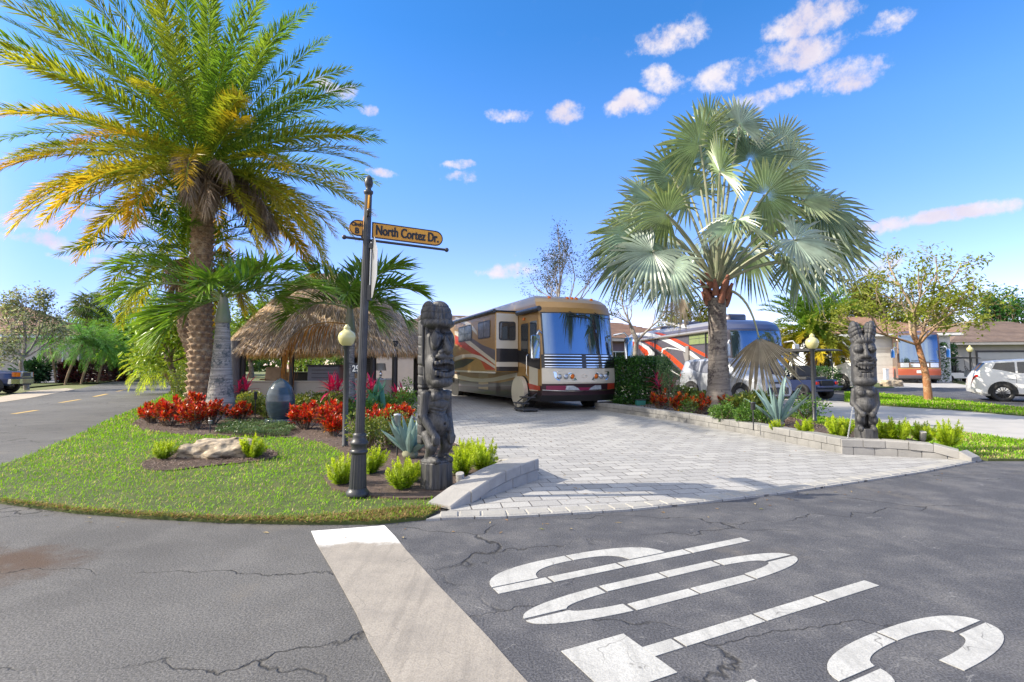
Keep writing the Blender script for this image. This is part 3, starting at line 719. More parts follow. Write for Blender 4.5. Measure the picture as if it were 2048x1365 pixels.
blades('grass', lawn, .03, 480000, .062, lawn_keep)
# dry straw-coloured rim where the turf meets the asphalt and the kerb
rim = px_poly([(0, 1009), (150, 1029), (300, 1040), (450, 1048), (600, 1051), (750, 1050), (850, 1040), (885, 1022), (800, 1022), (700, 1034), (600, 1041), (450, 1041), (300, 1033), (150, 1022), (0, 1004)])
def rimgrass():
    xy = sample_poly(rim, 40000); N = len(xy); az = rng.uniform(0, 6.28, N); el = rng.uniform(.1, 1.0, N)
    c = np.array([.30, .20, .09]) * rng.uniform(.45, 1.25, (N, 1)); gr = rng.random(N) < .45; c[gr] = np.array([.16, .2, .04]) * rng.uniform(.7, 1.2, (gr.sum(), 1))
    mb = MB(); mb.leaves(np.c_[xy, np.full(N, .034)], rot_zx(az, el), rot_zx(az, el + 1.57), .05 * rng.uniform(.6, 1.4, N), .008, c, droop=.3, fold=.05)
    tag(mb.build('dry_grass', M['bladegrass']), kind='stuff')
rimgrass()
blades('grass', gstrip, .03, 60000, .05, lambda xy: rng.random(len(xy)) < .8, .3)
blades('grass', strip2, .05, 30000, .05, None, .15)
def chips(name, pts, z, n, sz=.03):
    xy = sample_poly(pts, n); N = len(xy); az = rng.uniform(0, 6.28, N); el = rng.uniform(-.25, .45, N)
    base = np.array([[.16, .105, .08], [.10, .066, .052], [.24, .17, .13], [.055, .04, .034], [.30, .235, .19]])
    c = base[rng.integers(0, 5, N)] * rng.uniform(.75, 1.2, (N, 1))
    dd = np.clip(xy[:, 1] / 7, .9, 2.2)
    mb = MB(); mb.leaves(np.c_[xy, zgv(xy[:, 1]) + z + rng.uniform(0, .015, N)], rot_zx(az, el), rot_zx(az, el + 1.57), sz * dd * rng.uniform(.5, 1.8, N), sz * .42 * dd * rng.uniform(.5, 1.2, N), c, fold=.1)
    return tag(mb.build(name, M['chips']), kind='stuff')
chips('mulch_chips', bed, .055, 46000); chips('mulch_chips', rockbed, .05, 7000)
chips('mulch_chips', px_poly([(1225, 804), (1350, 826), (1500, 848), (1685, 886), (1800, 887), (1880, 890), (1790, 872), (1640, 850), (1560, 828), (1400, 815)], .17), .172, 16000, .035)

# ---- fallen leaves and clippings
def litter(pts, z, n):
    xy = sample_poly(pts, n); N = len(xy); az = rng.uniform(0, 6.28, N); el = rng.uniform(-.05, .25, N); pal = np.array([[.30, .19, .08], [.20, .11, .05], [.38, .30, .16], [.16, .17, .05]])
    mb = MB(); mb.leaves(np.c_[xy, zgv(xy[:, 1]) + z], rot_zx(az, el), rot_zx(az, el + 1.57), rng.uniform(.02, .07, N), rng.uniform(.008, .022, N), pal[rng.integers(0, 4, N)] * rng.uniform(.7, 1.2, (N, 1)), fold=.2)
    tag(mb.build('fallen_leaves', M['chips']), kind='stuff')
litter(px_poly([(-200, 1010), (0, 1012), (300, 1043), (600, 1054), (860, 1046), (1100, 1040), (1500, 1004), (1900, 945), (1950, 960), (1500, 1030), (1100, 1065), (600, 1085), (0, 1045)]), .004, 420)
litter(px_poly([(830, 855), (1000, 935), (1080, 960), (1100, 1020), (1600, 970), (1660, 905), (1350, 850), (1190, 825), (900, 840)]), .024, 260)
litter(px_poly([(100, 920), (280, 850), (650, 900), (640, 1000), (200, 1000)]), .075, 90)
# ---- painted markings
e_up = np.array([-.897, -.443]); e_rt = np.array([-.443, .897]); B0 = np.array(G(1500.5, 1082.8)[:2])
def road_frame(u, v, w): q = B0 + e_rt * u + e_up * v; return (q[0], q[1], w)
def stop_letters():
    mb = MB(); z0, z1 = .001, .004
    def quad(pts): mb.prism(pts, z0, z1, road_frame)
    def bar(u0, u1, v0, v1): quad([(u0, v0), (u1, v0), (u1, v1), (u0, v1)])
    g = .02
    E = 2.5; f = lambda t: max(0.0, 1 - abs(t) ** E) ** (1 / E)
    def arc(cu, cv, ou, ov, iu, iv, su, sv, v0, gap=.012, n=12):
        """quarter bend of a stencilled letter: from height v0 above the centre round to the gap on the axis"""
        o = []; i = []
        for t in np.linspace(0, 1, n): q = 1 - (1 - t) ** 2; o.append((max(gap, ou * f((v0 + (ov - v0) * q) / ov)), v0 + (ov - v0) * q)); i.append((max(gap, iu * f((v0 + (iv - v0) * q) / iv)), v0 + (iv - v0) * q))
        quad([(cu + su * a, cv + sv * b) for a, b in o + i[::-1]])
    # P
    for a, b in ((0, .60), (.62, 1.22), (1.24, 1.78), (1.80, 2.17)): bar(0, .088, a, b)
    arc(.09, 1.475, .275, .695, .175, .37, 1, 1, .008); arc(.09, 1.475, .275, .695, .175, .37, 1, -1, .008)
    # O
    cu, cv = -.355, 1.09
    for su in (-1, 1):
        for sv in (-1, 1): arc(cu, cv, .187, 1.09, .095, .82, su, sv, .50)
        ua, ub = sorted((cu + su * .094, cu + su * .180))
        bar(ua, ub, cv - .475, cv - .01); bar(ua, ub, cv + .01, cv + .475)
    # T
    for a, b in ((0, .50), (.52, 1.02), (1.04, 1.60), (1.62, 1.80)): bar(-.94, -.852, a, b)
    quad([(-1.085, 1.80), (-.94, 1.80), (-.94, 1.802), (-.852, 1.802), (-.852, 1.80), (-.707, 1.80), (-.707, 2.17), (-1.085, 2.17)])
    # S
    cu = -1.455
    arc(cu, .62, .187, .62, .092, .35, -1, -1, -.02); arc(cu, .62, .187, .62, .092, .35, 1, -1, .0); arc(cu, .62, .187, .60, .092, .34, 1, 1, .02)
    arc(cu, 1.56, .187, .60, .092, .34, -1, -1, .02); arc(cu, 1.56, .187, .62, .092, .35, -1, 1, .0); arc(cu, 1.56, .187, .62, .092, .35, 1, 1, -.02)
    o = mb.build('road_lettering', M['letter_paint']); return tag(o, kind='structure')
stop_letters()
a1, a2 = np.array(G(622, 1064)[:2]), np.array(G(784.5, 1365)[:2]); b1, b2 = np.array(G(768, 1052)[:2]), np.array(G(1055, 1365)[:2])
mb = MB(); ext = lambda a, b, t: tuple(a + (b - a) * t)
pl = [ext(a1, a2, t) for t in np.linspace(0, 3.2, 24)] + [ext(b1, b2, t) for t in np.linspace(3.2, 0, 24)] + [ext(b1, a1, .5 + .0)]
pl = [(x + .006 * math.sin(k * 5.1), y + .006 * math.cos(k * 3.7)) for k, (x, y) in enumerate(pl)]
mb.prism(pl, .0012, .0045); tag(mb.build('stop_line', M['stop_paint']), kind='structure')
mb = MB()
for (x1, y1, x2, y2, w) in ((26, 828.5, 74, 821, .17), (120, 806, 160, 799.5, .17), (188, 794, 214, 788.5, .17), (234, 783.5, 252, 779.5, .17)):
    p, q = np.array(G(x1, y1)[:2]), np.array(G(x2, y2)[:2]); d = (q - p) / np.linalg.norm(q - p); nrm = np.array([-d[1], d[0]]) * w / 2
    c = [p - nrm, p + nrm, q + nrm, q - nrm]; mb.add([(a[0], a[1], zg(a[1]) + .005) for a in c], [(0, 1, 2, 3)][::1])
tag(mb.build('centre_line', M['yellow_paint']), kind='structure')
# ---------------------------------------------------------------- plants
def rachis(o, az, el0, L, droop, n=14, pw=1.5, side=0.0):
    t = np.linspace(0, 1, n); el = el0 - droop * t ** pw; a = az + side * t ** 2
    d = rot_zx(a, el); p = np.r_[[np.zeros(3)], np.cumsum((d[:-1] + d[1:]) * .5 * L / (n - 1), axis=0)] + np.asarray(o)
    return t, p, d
def frond(mb, o, az, el0, L, droop, ll, n, wid, cA, cB, start=.14, vee=.35, lean=(62, 28), leafdroop=.12, side=0.0, twist=0.0, cR=(.25, .27, .10), jit=.12, rr=.022, dead=False, pw=1.5, lmat=0, smat=1):
    """feather frond: arching midrib with two rows of leaflets; colour runs from cA at the base to cB at the tip"""
    t, p, d = rachis(o, az, el0, L, droop, 14, pw, side)
    mb.tube(p, np.linspace(rr, rr * .15, len(p)), 5, smat, cR, cap=False)
    for sg in (-1, 1):
        tt = np.linspace(start, 1, n) + rng.normal(0, .4 / n, n); tt = np.clip(tt, 0, 1)
        P0 = np.stack([np.interp(tt, t, p[:, k]) for k in range(3)], 1); D0 = np.stack([np.interp(tt, t, d[:, k]) for k in range(3)], 1)
        D0 /= np.linalg.norm(D0, axis=1)[:, None]
        sd = np.cross(D0, np.array([0, 0, 1.0])); sd /= np.linalg.norm(sd, axis=1)[:, None] + 1e-6; up = np.cross(sd, D0)
        if twist:
            sd, up = sd * math.cos(twist) + up * math.sin(twist), up * math.cos(twist) - sd * math.sin(twist)
        al = np.radians(np.interp(tt, [start, 1], lean) + rng.normal(0, 7, n)); v = vee + rng.normal(0, jit * 2, n)
        LD = D0 * np.cos(al)[:, None] + (sd * sg * np.cos(v)[:, None] + up * np.sin(v)[:, None]) * np.sin(al)[:, None]
        LD += rng.normal(0, jit * .5, (n, 3))
        x = (tt - start) / (1 - start); prof = np.clip(.45 + 1.15 * np.sin(np.pi * np.clip(x * .85 + .1, 0, 1)) * .62, .2, 1.1) * np.where(x > .93, .75, 1)
        c = np.asarray(cA)[None] * (1 - x[:, None]) + np.asarray(cB)[None] * x[:, None]
        c = c * rng.uniform(.75, 1.25, (n, 1))
        tip = c * np.array([1.15, 1.05, .6]) if not dead else c * .85
        mb.leaves(P0, LD, up * 1.0 + rng.normal(0, .15, (n, 3)), ll * prof * rng.uniform(.85, 1.12, n), wid * np.clip(prof, .5, 1), c, droop=leafdroop * (2.5 if dead else 1) * rng.uniform(.5, 1.6, n), fold=.22, mid=.38, mat=lmat, tipcol=tip)

def date_trunk(mb, pts, r0, r1, pitch=.19, nang=9, bump=.30):
    """trunk covered in the diamond pattern of old leaf bases"""
    pts = np.asarray(pts, float); L = np.r_[0, np.cumsum(np.linalg.norm(np.diff(pts, axis=0), axis=1))]
    H = L[-1]; m = int(H / pitch * 7); n = 88; s = np.linspace(0, H, m)
    C = np.stack([np.interp(s, L, pts[:, k]) for k in range(3)], 1); a = np.linspace(0, 2 * np.pi, n, endpoint=False)
    row = s[:, None] / pitch; ang = a[None] / (2 * np.pi) * nang
    u = ang + .5 * np.floor(row); fu = (u % 1) - .5; fv = row % 1
    bs = np.clip(1 - np.abs(fu) * 2.0, 0, 1) ** .55 * np.clip(fv * 1.25, 0, 1) * np.clip((1 - fv) * 6, 0, 1)
    hsh = np.sin(np.floor(u) * 12.9 + np.floor(row) * 78.2) * .5 + .5
    rad = (r0 + (r1 - r0) * (s / H))[:, None] * (1 + bump * (bs * (.75 + .5 * hsh) - .35)) * (1 + .25 * np.exp(-s / .25))[:, None]
    V = np.stack([C[:, 0:1] + rad * np.cos(a), C[:, 1:2] + rad * np.sin(a), C[:, 2:3] + 0 * rad], -1)
    mb.grid(V, wrap=True)

GREEN, OLIVE, YEL, ORG, BRN, TAN = np.array([.085, .165, .028]), np.array([.17, .22, .03]), np.array([.48, .38, .03]), np.array([.50, .30, .02]), np.array([.24, .16, .095]), np.array([.38, .29, .21])
def date_palm(name, label, base, trunk_pts, r0, r1, L, nf, ll, nl, wid, group=None, yellow=.5, dead=6, seed=1, skirt=None, crown_droop=1.0, span=118, dl=(.5, .8)):
    """trunk_pts are relative to the base; fronds fan out from the last point"""
    global rng
    keep = rng; rng = np.random.default_rng(seed)
    t = thing(name, label, 'palm tree', base, group=group)
    mb = MB(); date_trunk(mb, trunk_pts, r0, r1); mb.build('trunk', M['bark_date'], t, True)
    top = np.array(trunk_pts[-1]); mb = MB()
    for i in range(nf):
        q = (i + .5) / nf; az = i * 2.39996 + rng.normal(0, .12)
        el = R(86) - R(span) * q ** .8 + rng.normal(0, .07)
        Lf = L * rng.uniform(.86, 1.06) * (.82 + .18 * math.sin(math.pi * min(1, q + .25)))
        o = top + np.r_[np.cos(az) * r1 * .6, np.sin(az) * r1 * .6, .45 * (1 - q) - .1]
        age = q + rng.normal(0, .12); yy = np.clip((age - .38) * 2.0 * yellow + rng.normal(0, .14), 0, 1)
        cA = GREEN * (1 - yy * .5) + OLIVE * yy * .6; cB = (GREEN * 1.25) * (1 - yy) + (ORG if rng.random() < .5 else YEL) * yy
        frond(mb, o, az, el, Lf, (.55 + .65 * q + rng.normal(0, .1)) * crown_droop, ll, nl, wid, cA, cB, cR=OLIVE * 1.6, side=rng.normal(0, .18), twist=rng.normal(0, .35), vee=.42, rr=.03)
    mb.build('crown', [M['leaf'], M['leaf']], t)
    if dead:
        mb = MB()
        for i in range(dead):
            az = rng.uniform(0, 6.28) if skirt is None else rng.uniform(*skirt)
            frond(mb, top + np.array([0, 0, -.15]), az, rng.uniform(-.35, .15), L * rng.uniform(*dl), rng.uniform(.9, 1.4), ll * .8, int(nl * .75), wid * 1.2, BRN * rng.uniform(.7, 1.1), TAN, vee=-.5, leafdroop=.3, cR=BRN, dead=True, twist=rng.normal(0, .5), jit=.25)
        tag(mb.build('dead_fronds', [M['leaf_dry'], M['leaf_dry']], t), 'withered brown fronds hanging under the crown')
    rng = keep; return t

def fan_leaf(mb, o, az, el, pet, rad, nseg, cols, droop=.35, spread=2.75, roll=0.0, pr=.03, fused=.5, dead=False, sag=0.0, wk=.92):
    """stalk plus a pleated fan blade with free drooping tips"""
    t, p, d = rachis(o, az, el, pet, sag, 8)
    mb.tube(p, np.linspace(pr * 1.5, pr * .8, len(p)), 6, 1, (.36, .39, .27) if not dead else (.36, .30, .24), cap=False)
    hub = p[-1]; F = d[-1]; sd = np.cross(F, [0, 0, 1.0]); sd /= np.linalg.norm(sd) + 1e-6; up = np.cross(sd, F)
    sd, up = sd * math.cos(roll) + up * math.sin(roll), up * math.cos(roll) - sd * math.sin(roll)
    ths = np.linspace(-spread, spread, nseg); cb = np.asarray(cols)
    rr = np.array([.03, .3, fused, .78, 1.0]); wf = np.array([.03, .98, 1.0, .62, .04])
    dth = ths[1] - ths[0]
    for th in ths:
        ln = rad * (1 - .22 * (abs(th) / spread) ** 2) * rng.uniform(.9, 1.05); dr = droop * rng.uniform(.6, 1.5) * (.75 + .45 * abs(th) / spread)
        # costapalmate blade: folded upwards either side of the rib
        cup = .28 * (1 - math.cos(th)) + (.5 if dead else 0) * abs(math.sin(th))
        D = F * math.cos(th) + sd * math.sin(th) ; D = D + up * cup * .55; D /= np.linalg.norm(D)
        Tn = -F * math.sin(th) + sd * math.cos(th)
        C = hub + D * (rr * ln)[:, None]
        free = np.clip((rr - fused * .85) / (1 - fused * .85), 0, 1)
        C = C + np.array([0, 0, -1.0]) * (dr * ln * (free ** 1.4 * .85 + .18 * rr ** 2))[:, None]
        C = C + np.outer(free ** 1.5, Tn) * rng.normal(0, .05) * ln
        hw = np.minimum(rr, fused + .1) * ln * dth * .5 * wf * wk
        nb = up - D * np.dot(up, D); nb /= np.linalg.norm(nb) + 1e-6
        Lp = C + Tn * hw[:, None] - nb * (hw * .55)[:, None]; Rp = C - Tn * hw[:, None] - nb * (hw * .55)[:, None]; Cm = C + nb * (hw * .35)[:, None]
        V = np.stack([Lp, Cm, Rp], 1)
        g = rng.uniform(.82, 1.18); col = np.repeat((cb * g)[None], 5, 0); col[3:] = col[3:] * .72 + np.array([.42, .36, .22]) * .28 * rng.uniform(.3, 1.2)
        mb.grid(V, 0, np.repeat(col[:, None], 3, 1))

def broadleaf(name, label, cat, base, H, trunk_r, crown, nleaf, lsize, cols, bark='bark_tree', seed=1, lean=(0, 0), depth=4, nb=5, group=None, gap=.35, trunk_frac=.35, wl=.45, twiggy=1.0, leafm='leaf', ang=(.35, .85), clump=.28):
    """branching tree; leaves gather round the twig ends. crown = (rx, ry, rz) of the envelope"""
    global rng
    keep = rng; rng = np.random.default_rng(seed)
    t = thing(name, label, cat, base, group=group); mb = MB(); ends = []
    def grow(p, d, L, r, lv):
        n = 5; pts = [p]; dd = d
        for i in range(n):
            dd = dd + rng.normal(0, .10, 3) + np.array([0, 0, .04]); dd /= np.linalg.norm(dd); pts.append(pts[-1] + dd * L / n)
        mb.tube(pts, np.linspace(r, r * .62, n + 1), 8 if lv < 2 else 5, cap=False)
        if lv >= depth: ends.append(pts[-1]); ends.append(pts[-2]); return
        k = nb if lv == 0 else rng.integers(2, 4)
        for j in range(k):
            a = rng.uniform(0, 6.28) if lv else j * 6.28 / k + rng.normal(0, .3); tl = rng.uniform(*ang) * (1 if lv else 1.1)
            s1 = np.cross(dd, [.3, .9, .2]); s1 /= np.linalg.norm(s1); s2 = np.cross(dd, s1)
            nd = dd * math.cos(tl) + (s1 * math.cos(a) + s2 * math.sin(a)) * math.sin(tl)
            st = pts[-1] if j else pts[-1]
            grow(pts[rng.integers(3, n + 1)] if lv else pts[-1] * (1 - .0), nd, L * rng.uniform(.55, .8) * (1.0 if lv else .9), r * rng.uniform(.38, .52), lv + 1)
        if lv < depth - 1: grow(pts[-1], dd, L * .7, r * .6, lv + 1)
    d0 = np.array([lean[0], lean[1], 1.0]); d0 /= np.linalg.norm(d0)
    grow(np.zeros(3), d0, H * trunk_frac, trunk_r, 0)
    E = np.array(ends); c0 = E.mean(0); ext = np.percentile(np.abs(E - c0), 97, axis=0) + .05
    S = np.array(crown) / ext; top = np.array([0, 0, H - crown[2]]) + d0 * 0 + np.array([lean[0] * H * .5, lean[1] * H * .5, 0])
    # stretch the whole skeleton above the trunk so that its crown fills the envelope
    z0 = H * trunk_frac * .85; bx, by = c0[0], c0[1]
    def warp(v):
        w = np.clip((v[:, 2:3] - z0) / max(c0[2] - z0, .1), 0, 1); tgt = (v - c0) * S + np.array([top[0], top[1], top[2]]); return v * (1 - w) + tgt * w
    mb.v = [warp(v) for v in mb.v]; E = warp(E)
    mb.build('trunk', M[bark], t, True)
    k = rng.integers(0, len(E), nleaf); keepc = rng.random(len(E)) > gap; k = k[keepc[k]]
    sc = np.array(crown).mean() * clump; Pb = E[k] + rng.normal(0, sc * .5, (len(k), 3)); N = len(k)
    az, el = rng.uniform(0, 6.28, N), rng.uniform(-.9, .9, N); cols = np.array(cols); cc = cols[rng.integers(0, len(cols), N)] * rng.uniform(.7, 1.25, (N, 1))
    mb = MB(); mb.leaves(Pb, rot_zx(az, el), rot_zx(az, el + 1.4) + rng.normal(0, .4, (N, 3)), lsize * rng.uniform(.6, 1.3, N), lsize * wl * rng.uniform(.7, 1.3, N), cc, droop=.15, fold=.12, mid=.5)
    mb.build('crown', M[leafm], t); rng = keep; return t

def bush_mesh(mb, r, n, lsize, cols, wl=.5, shell=.55, seed=1, up=.5, lumps=9, flat=1.0):
    g = np.random.default_rng(seed); cen = g.normal(0, .42, (lumps, 3)) * np.array(r); cen[:, 2] = np.abs(cen[:, 2]) * .9 + r[2] * .55; rad = g.uniform(.42, .68, lumps)
    k = g.integers(0, lumps, n); v = g.normal(size=(n, 3)); v /= np.linalg.norm(v, axis=1)[:, None]
    q = (shell + (1 - shell) * g.random(n)) * rad[k]; Pb = cen[k] + v * q[:, None] * np.array(r); ok = Pb[:, 2] > .01; Pb, v = Pb[ok], v[ok]; N = len(Pb)
    D = v + np.array([0, 0, up]) + g.normal(0, .45, (N, 3)); cols = np.array(cols); cc = cols[g.integers(0, len(cols), N)] * g.uniform(.7, 1.25, (N, 1))
    mb.leaves(Pb, D, v + g.normal(0, .5, (N, 3)) + np.array([0, 0, .6]), lsize * g.uniform(.6, 1.35, N), lsize * wl * g.uniform(.7, 1.25, N), cc, droop=.18, fold=.12, mid=.5)
def bush(name, label, cat, base, r, n, lsize, cols, seed=1, group=None, **kw):
    t = thing(name, label, cat, base, group=group); mb = MB(); g = np.random.default_rng(seed + 50)
    for _ in range(7):
        a = g.uniform(0, 6.28); e = np.array([math.cos(a) * r[0] * .5, math.sin(a) * r[1] * .5, r[2] * g.uniform(.8, 1.1)])
        mb.tube([np.r_[e[:2] * .15, 0], np.r_[e[:2] * .6, e[2] * .5], e], [.014, .011, .006], 5, cap=False)
    mb.build('stem', M['bark_tree'], t, True)
    mb = MB(); bush_mesh(mb, r, n, lsize, cols, seed=seed, **kw); mb.build('foliage', M['leaf_waxy'], t); return t
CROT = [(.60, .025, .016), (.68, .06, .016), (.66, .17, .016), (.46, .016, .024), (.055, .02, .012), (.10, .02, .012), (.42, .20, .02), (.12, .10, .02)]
def croton(label, base, r, h, seed, group, nst=22, dark=False):
    """red-leaved shrub: many upright stems, each ending in a rosette of upswept leaves"""
    t = thing('croton_shrub', label, 'shrub', base, group=group); g = np.random.default_rng(seed); mb = MB(); lb = MB(); cols = np.array(CROT)
    for i in range(nst):
        a = g.uniform(0, 6.28); q = math.sqrt(g.random()) * r; hh = h * g.uniform(.45, .92) * (1 - .25 * (q / r) ** 2); e = np.array([math.cos(a) * q, math.sin(a) * q, hh])
        b = e * np.array([.25, .25, 0]); mb.tube([b, (b + e) / 2 + np.r_[g.normal(0, .02, 2), 0], e], [.012, .010, .007], 5, cap=False)
        n = 58; s = g.random(n) ** .7; az = np.arange(n) * 2.4 + g.normal(0, .3, n); el = np.radians(np.interp(s, [0, 1], [-5, 72])) + g.normal(0, .2, n)
        Pb = e + np.c_[np.zeros(n), np.zeros(n), (s - 1) * hh * .5]; Pb[:, :2] -= (e - b)[:2] * ((1 - s) * .5)[:, None]
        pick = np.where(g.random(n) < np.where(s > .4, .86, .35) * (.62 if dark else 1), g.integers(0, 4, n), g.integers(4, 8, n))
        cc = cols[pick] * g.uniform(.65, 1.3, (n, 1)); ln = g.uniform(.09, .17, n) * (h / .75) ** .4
        lb.leaves(Pb, rot_zx(az, el), rot_zx(az, el + 1.57) + g.normal(0, .2, (n, 3)), ln, ln * .27, cc, droop=.16, fold=.2, mid=.55)
    mb.build('stem', M['bark_tree'], t, True); lb.build('foliage', M['leaf_waxy'], t); return t
def foxtail_mesh(seed, n=16, h=.37):
    g = np.random.default_rng(seed); mb = MB()
    for i in range(n):
        az = i * 2.4 + g.normal(0, .3); q = (i + .5) / n; L = h * g.uniform(.8, 1.12) * (1 - .2 * q); el = R(88) - R(52) * q + g.normal(0, .08)
        t, p, d = rachis((math.cos(az) * .03, math.sin(az) * .03, 0), az, el, L, -.35 * q, 10, 1.2)
        m = 150; s = np.sort(g.random(m)); P0 = np.stack([np.interp(s, t, p[:, k]) for k in range(3)], 1); D0 = np.stack([np.interp(s, t, d[:, k]) for k in range(3)], 1)
        v = g.normal(size=(m, 3)); v -= D0 * np.sum(v * D0, 1)[:, None]; v /= np.linalg.norm(v, axis=1)[:, None]
        tp = np.clip(np.sin(np.pi * np.clip(s * .86 + .16, 0, 1)) ** .6, .15, 1)
        c = np.array([.20, .32, .015]) * (1 - s[:, None]) + np.array([.45, .52, .035]) * s[:, None]; c = c * g.uniform(.75, 1.2, (m, 1))
        mb.leaves(P0, D0 * .75 + v, v, .066 * tp * g.uniform(.8, 1.2, m), .014, c, fold=.1, mid=.5)
        mb.tube(p, np.linspace(.005, .002, len(p)), 4, 0, (.15, .2, .03), cap=False)
    return mb
def strap_leaf(mb, o, az, el, L, w, droop, col, col2=None, thick=.0, n=9, chan=.3, pw=1.5, tipw=.02, roll=0, belly=.4):
    t, p, d = rachis(o, az, el, L, droop, n, pw); sd = np.cross(d, [0, 0, 1.0]); sd /= np.linalg.norm(sd, axis=1)[:, None] + 1e-6; up = np.cross(sd, d)
    prof = np.clip(np.interp(t, [0, .12, belly, .75, 1], [.75, .7, 1, .62, tipw]), .01, 1) * w / 2
    A = p + sd * prof[:, None] + up * (prof * chan)[:, None]; B = p - sd * prof[:, None] + up * (prof * chan)[:, None]; C = p - up * (thick * prof)[:, None]
    c = np.asarray(col)[None] * np.ones((n, 1)) if col2 is None else np.asarray(col)[None] * (1 - t[:, None]) + np.asarray(col2)[None] * t[:, None]
    V = [A, p * .5 + A * .5 - up * (prof * .1)[:, None], p, p * .5 + B * .5 - up * (prof * .1)[:, None], B]
    cc = np.repeat(c[:, None], len(V), 1); cc[:, 0] *= 1.18; cc[:, -1] *= 1.18
    if thick:
        D2 = p - up * (prof * thick)[:, None]; V = V + [p * .5 + B * .5 - up * (prof * (thick * .8))[:, None], D2, p * .5 + A * .5 - up * (prof * (thick * .8))[:, None], A]; cc = np.repeat(c[:, None], len(V), 1)
    mb.grid(np.stack(V, 1), 0, cc)
def agave(label, base, L, n, w, seed, group, cols=((.20, .33, .33), (.28, .40, .38)), spread=(82, 28)):
    t = thing('agave', label, 'agave', base, group=group); g = np.random.default_rng(seed); mb = MB()
    for i in range(n):
        q = (i + .5) / n; az = i * 2.4 + g.normal(0, .15); el = R(np.interp(q, [0, 1], spread)) + g.normal(0, .06)
        strap_leaf(mb, (math.cos(az) * .05, math.sin(az) * .05, .06), az, el, L * g.uniform(.85, 1.08) * (.72 + .28 * math.sin(math.pi * (q * .8 + .15))), w * g.uniform(.85, 1.1), g.normal(.05, .12), np.array(cols[0]) * g.uniform(.85, 1.1), np.array(cols[1]), thick=.42, chan=.55, belly=.45)
    mb.build('leaves', M['leaf_waxy'], t)
    mb = MB(); mb.lathe([(.02, 0), (.10, .0), (.12, .06), (.07, .16)], 14, col=(.3, .3, .2)); mb.build('stem', M['leaf_dry'], t, True); return t
def cordyline(label, base, h, n, seed, L=.55, cols=((.62, .02, .12), (.40, .015, .08), (.12, .015, .05), (.60, .06, .16), (.10, .05, .03))):
    t = thing('cordyline', label, 'shrub', base); g = np.random.default_rng(seed); mb = MB(); lb = MB(); cols = np.array(cols)
    for k in range(3):
        e = np.array([g.normal(0, .14), g.normal(0, .12), h * g.uniform(.45, .8)]); mb.tube([e * [.3, .3, 0], e * .6, e], [.016, .014, .012], 6, cap=False)
        for i in range(n):
            q = (i + .5) / n; az = i * 2.4 + g.normal(0, .2); el = R(84) - R(95) * q + g.normal(0, .12); c = cols[g.integers(0, 2) if q < .45 else g.integers(0, 5)]
            strap_leaf(lb, e + np.array([0, 0, -.25 * q * h * .5]), az, el, L * g.uniform(.7, 1.1), .07 * g.uniform(.7, 1.2), .35 + .5 * q, c * g.uniform(.8, 1.2), c * .8, chan=.35)
    mb.build('stem', M['bark_tree'], t, True); lb.build('foliage', M['leaf_waxy'], t); return t
# ---------------------------------------------------------------- carved statues, rock, signs, lamps, kerbs
class SDF:
    def __init__(s, lo, hi, h):
        s.h = h; s.lo = np.array(lo, float); n = np.ceil((np.array(hi) - s.lo) / h).astype(int) + 1
        ax = [s.lo[k] + h * np.arange(n[k]) for k in range(3)]
        s.X, s.Y, s.Z = [a.astype(np.float32) for a in np.meshgrid(*ax, indexing='ij')]; s.A = np.abs(s.X); s.d = np.full(s.X.shape, 9., np.float32)
    def ell(s, c, r, sym=False, tilt=0.0):
        X = (s.A if sym else s.X) - c[0]; Y = s.Y - c[1]; Z = s.Z - c[2]
        if tilt: X, Z = X * math.cos(tilt) - Z * math.sin(tilt), X * math.sin(tilt) + Z * math.cos(tilt)
        k0 = np.sqrt((X / r[0]) ** 2 + (Y / r[1]) ** 2 + (Z / r[2]) ** 2); k1 = np.sqrt((X / r[0] ** 2) ** 2 + (Y / r[1] ** 2) ** 2 + (Z / r[2] ** 2) ** 2)
        return k0 * (k0 - 1) / (k1 + 1e-5)
    def cap(s, a, b, ra, rb=None, sym=False):
        rb = ra if rb is None else rb; a, b = np.array(a, float), np.array(b, float); ba = b - a
        X = (s.A if sym else s.X) - a[0]; Y = s.Y - a[1]; Z = s.Z - a[2]; h = np.clip((X * ba[0] + Y * ba[1] + Z * ba[2]) / (ba @ ba), 0, 1)
        return np.sqrt((X - ba[0] * h) ** 2 + (Y - ba[1] * h) ** 2 + (Z - ba[2] * h) ** 2) - (ra + (rb - ra) * h)
    def box(s, c, hs, r=.01, sym=False):
        q = [np.abs((s.A if sym else s.X) - c[0]) - hs[0] + r, np.abs(s.Y - c[1]) - hs[1] + r, np.abs(s.Z - c[2]) - hs[2] + r]
        return np.sqrt(sum(np.maximum(k, 0) ** 2 for k in q)) + np.minimum(np.maximum(np.maximum(q[0], q[1]), q[2]), 0) - r
    def add(s, e, k=.02):
        h = np.clip(.5 + .5 * (s.d - e) / k, 0, 1); s.d = s.d * (1 - h) + e * h - k * h * (1 - h)
    def cut(s, e, k=.01):
        e = -e; h = np.clip(.5 - .5 * (s.d - e) / k, 0, 1); s.d = s.d * (1 - h) + e * h + k * h * (1 - h)
    def groove(s, f, w, depth, mask=None):
        """carve a V line where the field f passes through zero"""
        g = depth * np.clip(1 - np.abs(f) / w, 0, 1)
        s.d = s.d + (g if mask is None else g * mask)
    def mesh(s, smooth=1):
        for _ in range(smooth):
            for ax in range(3): s.d = .25 * np.roll(s.d, 1, ax) + .5 * s.d + .25 * np.roll(s.d, -1, ax)
        return surface_nets(s.d, s.lo, s.h)

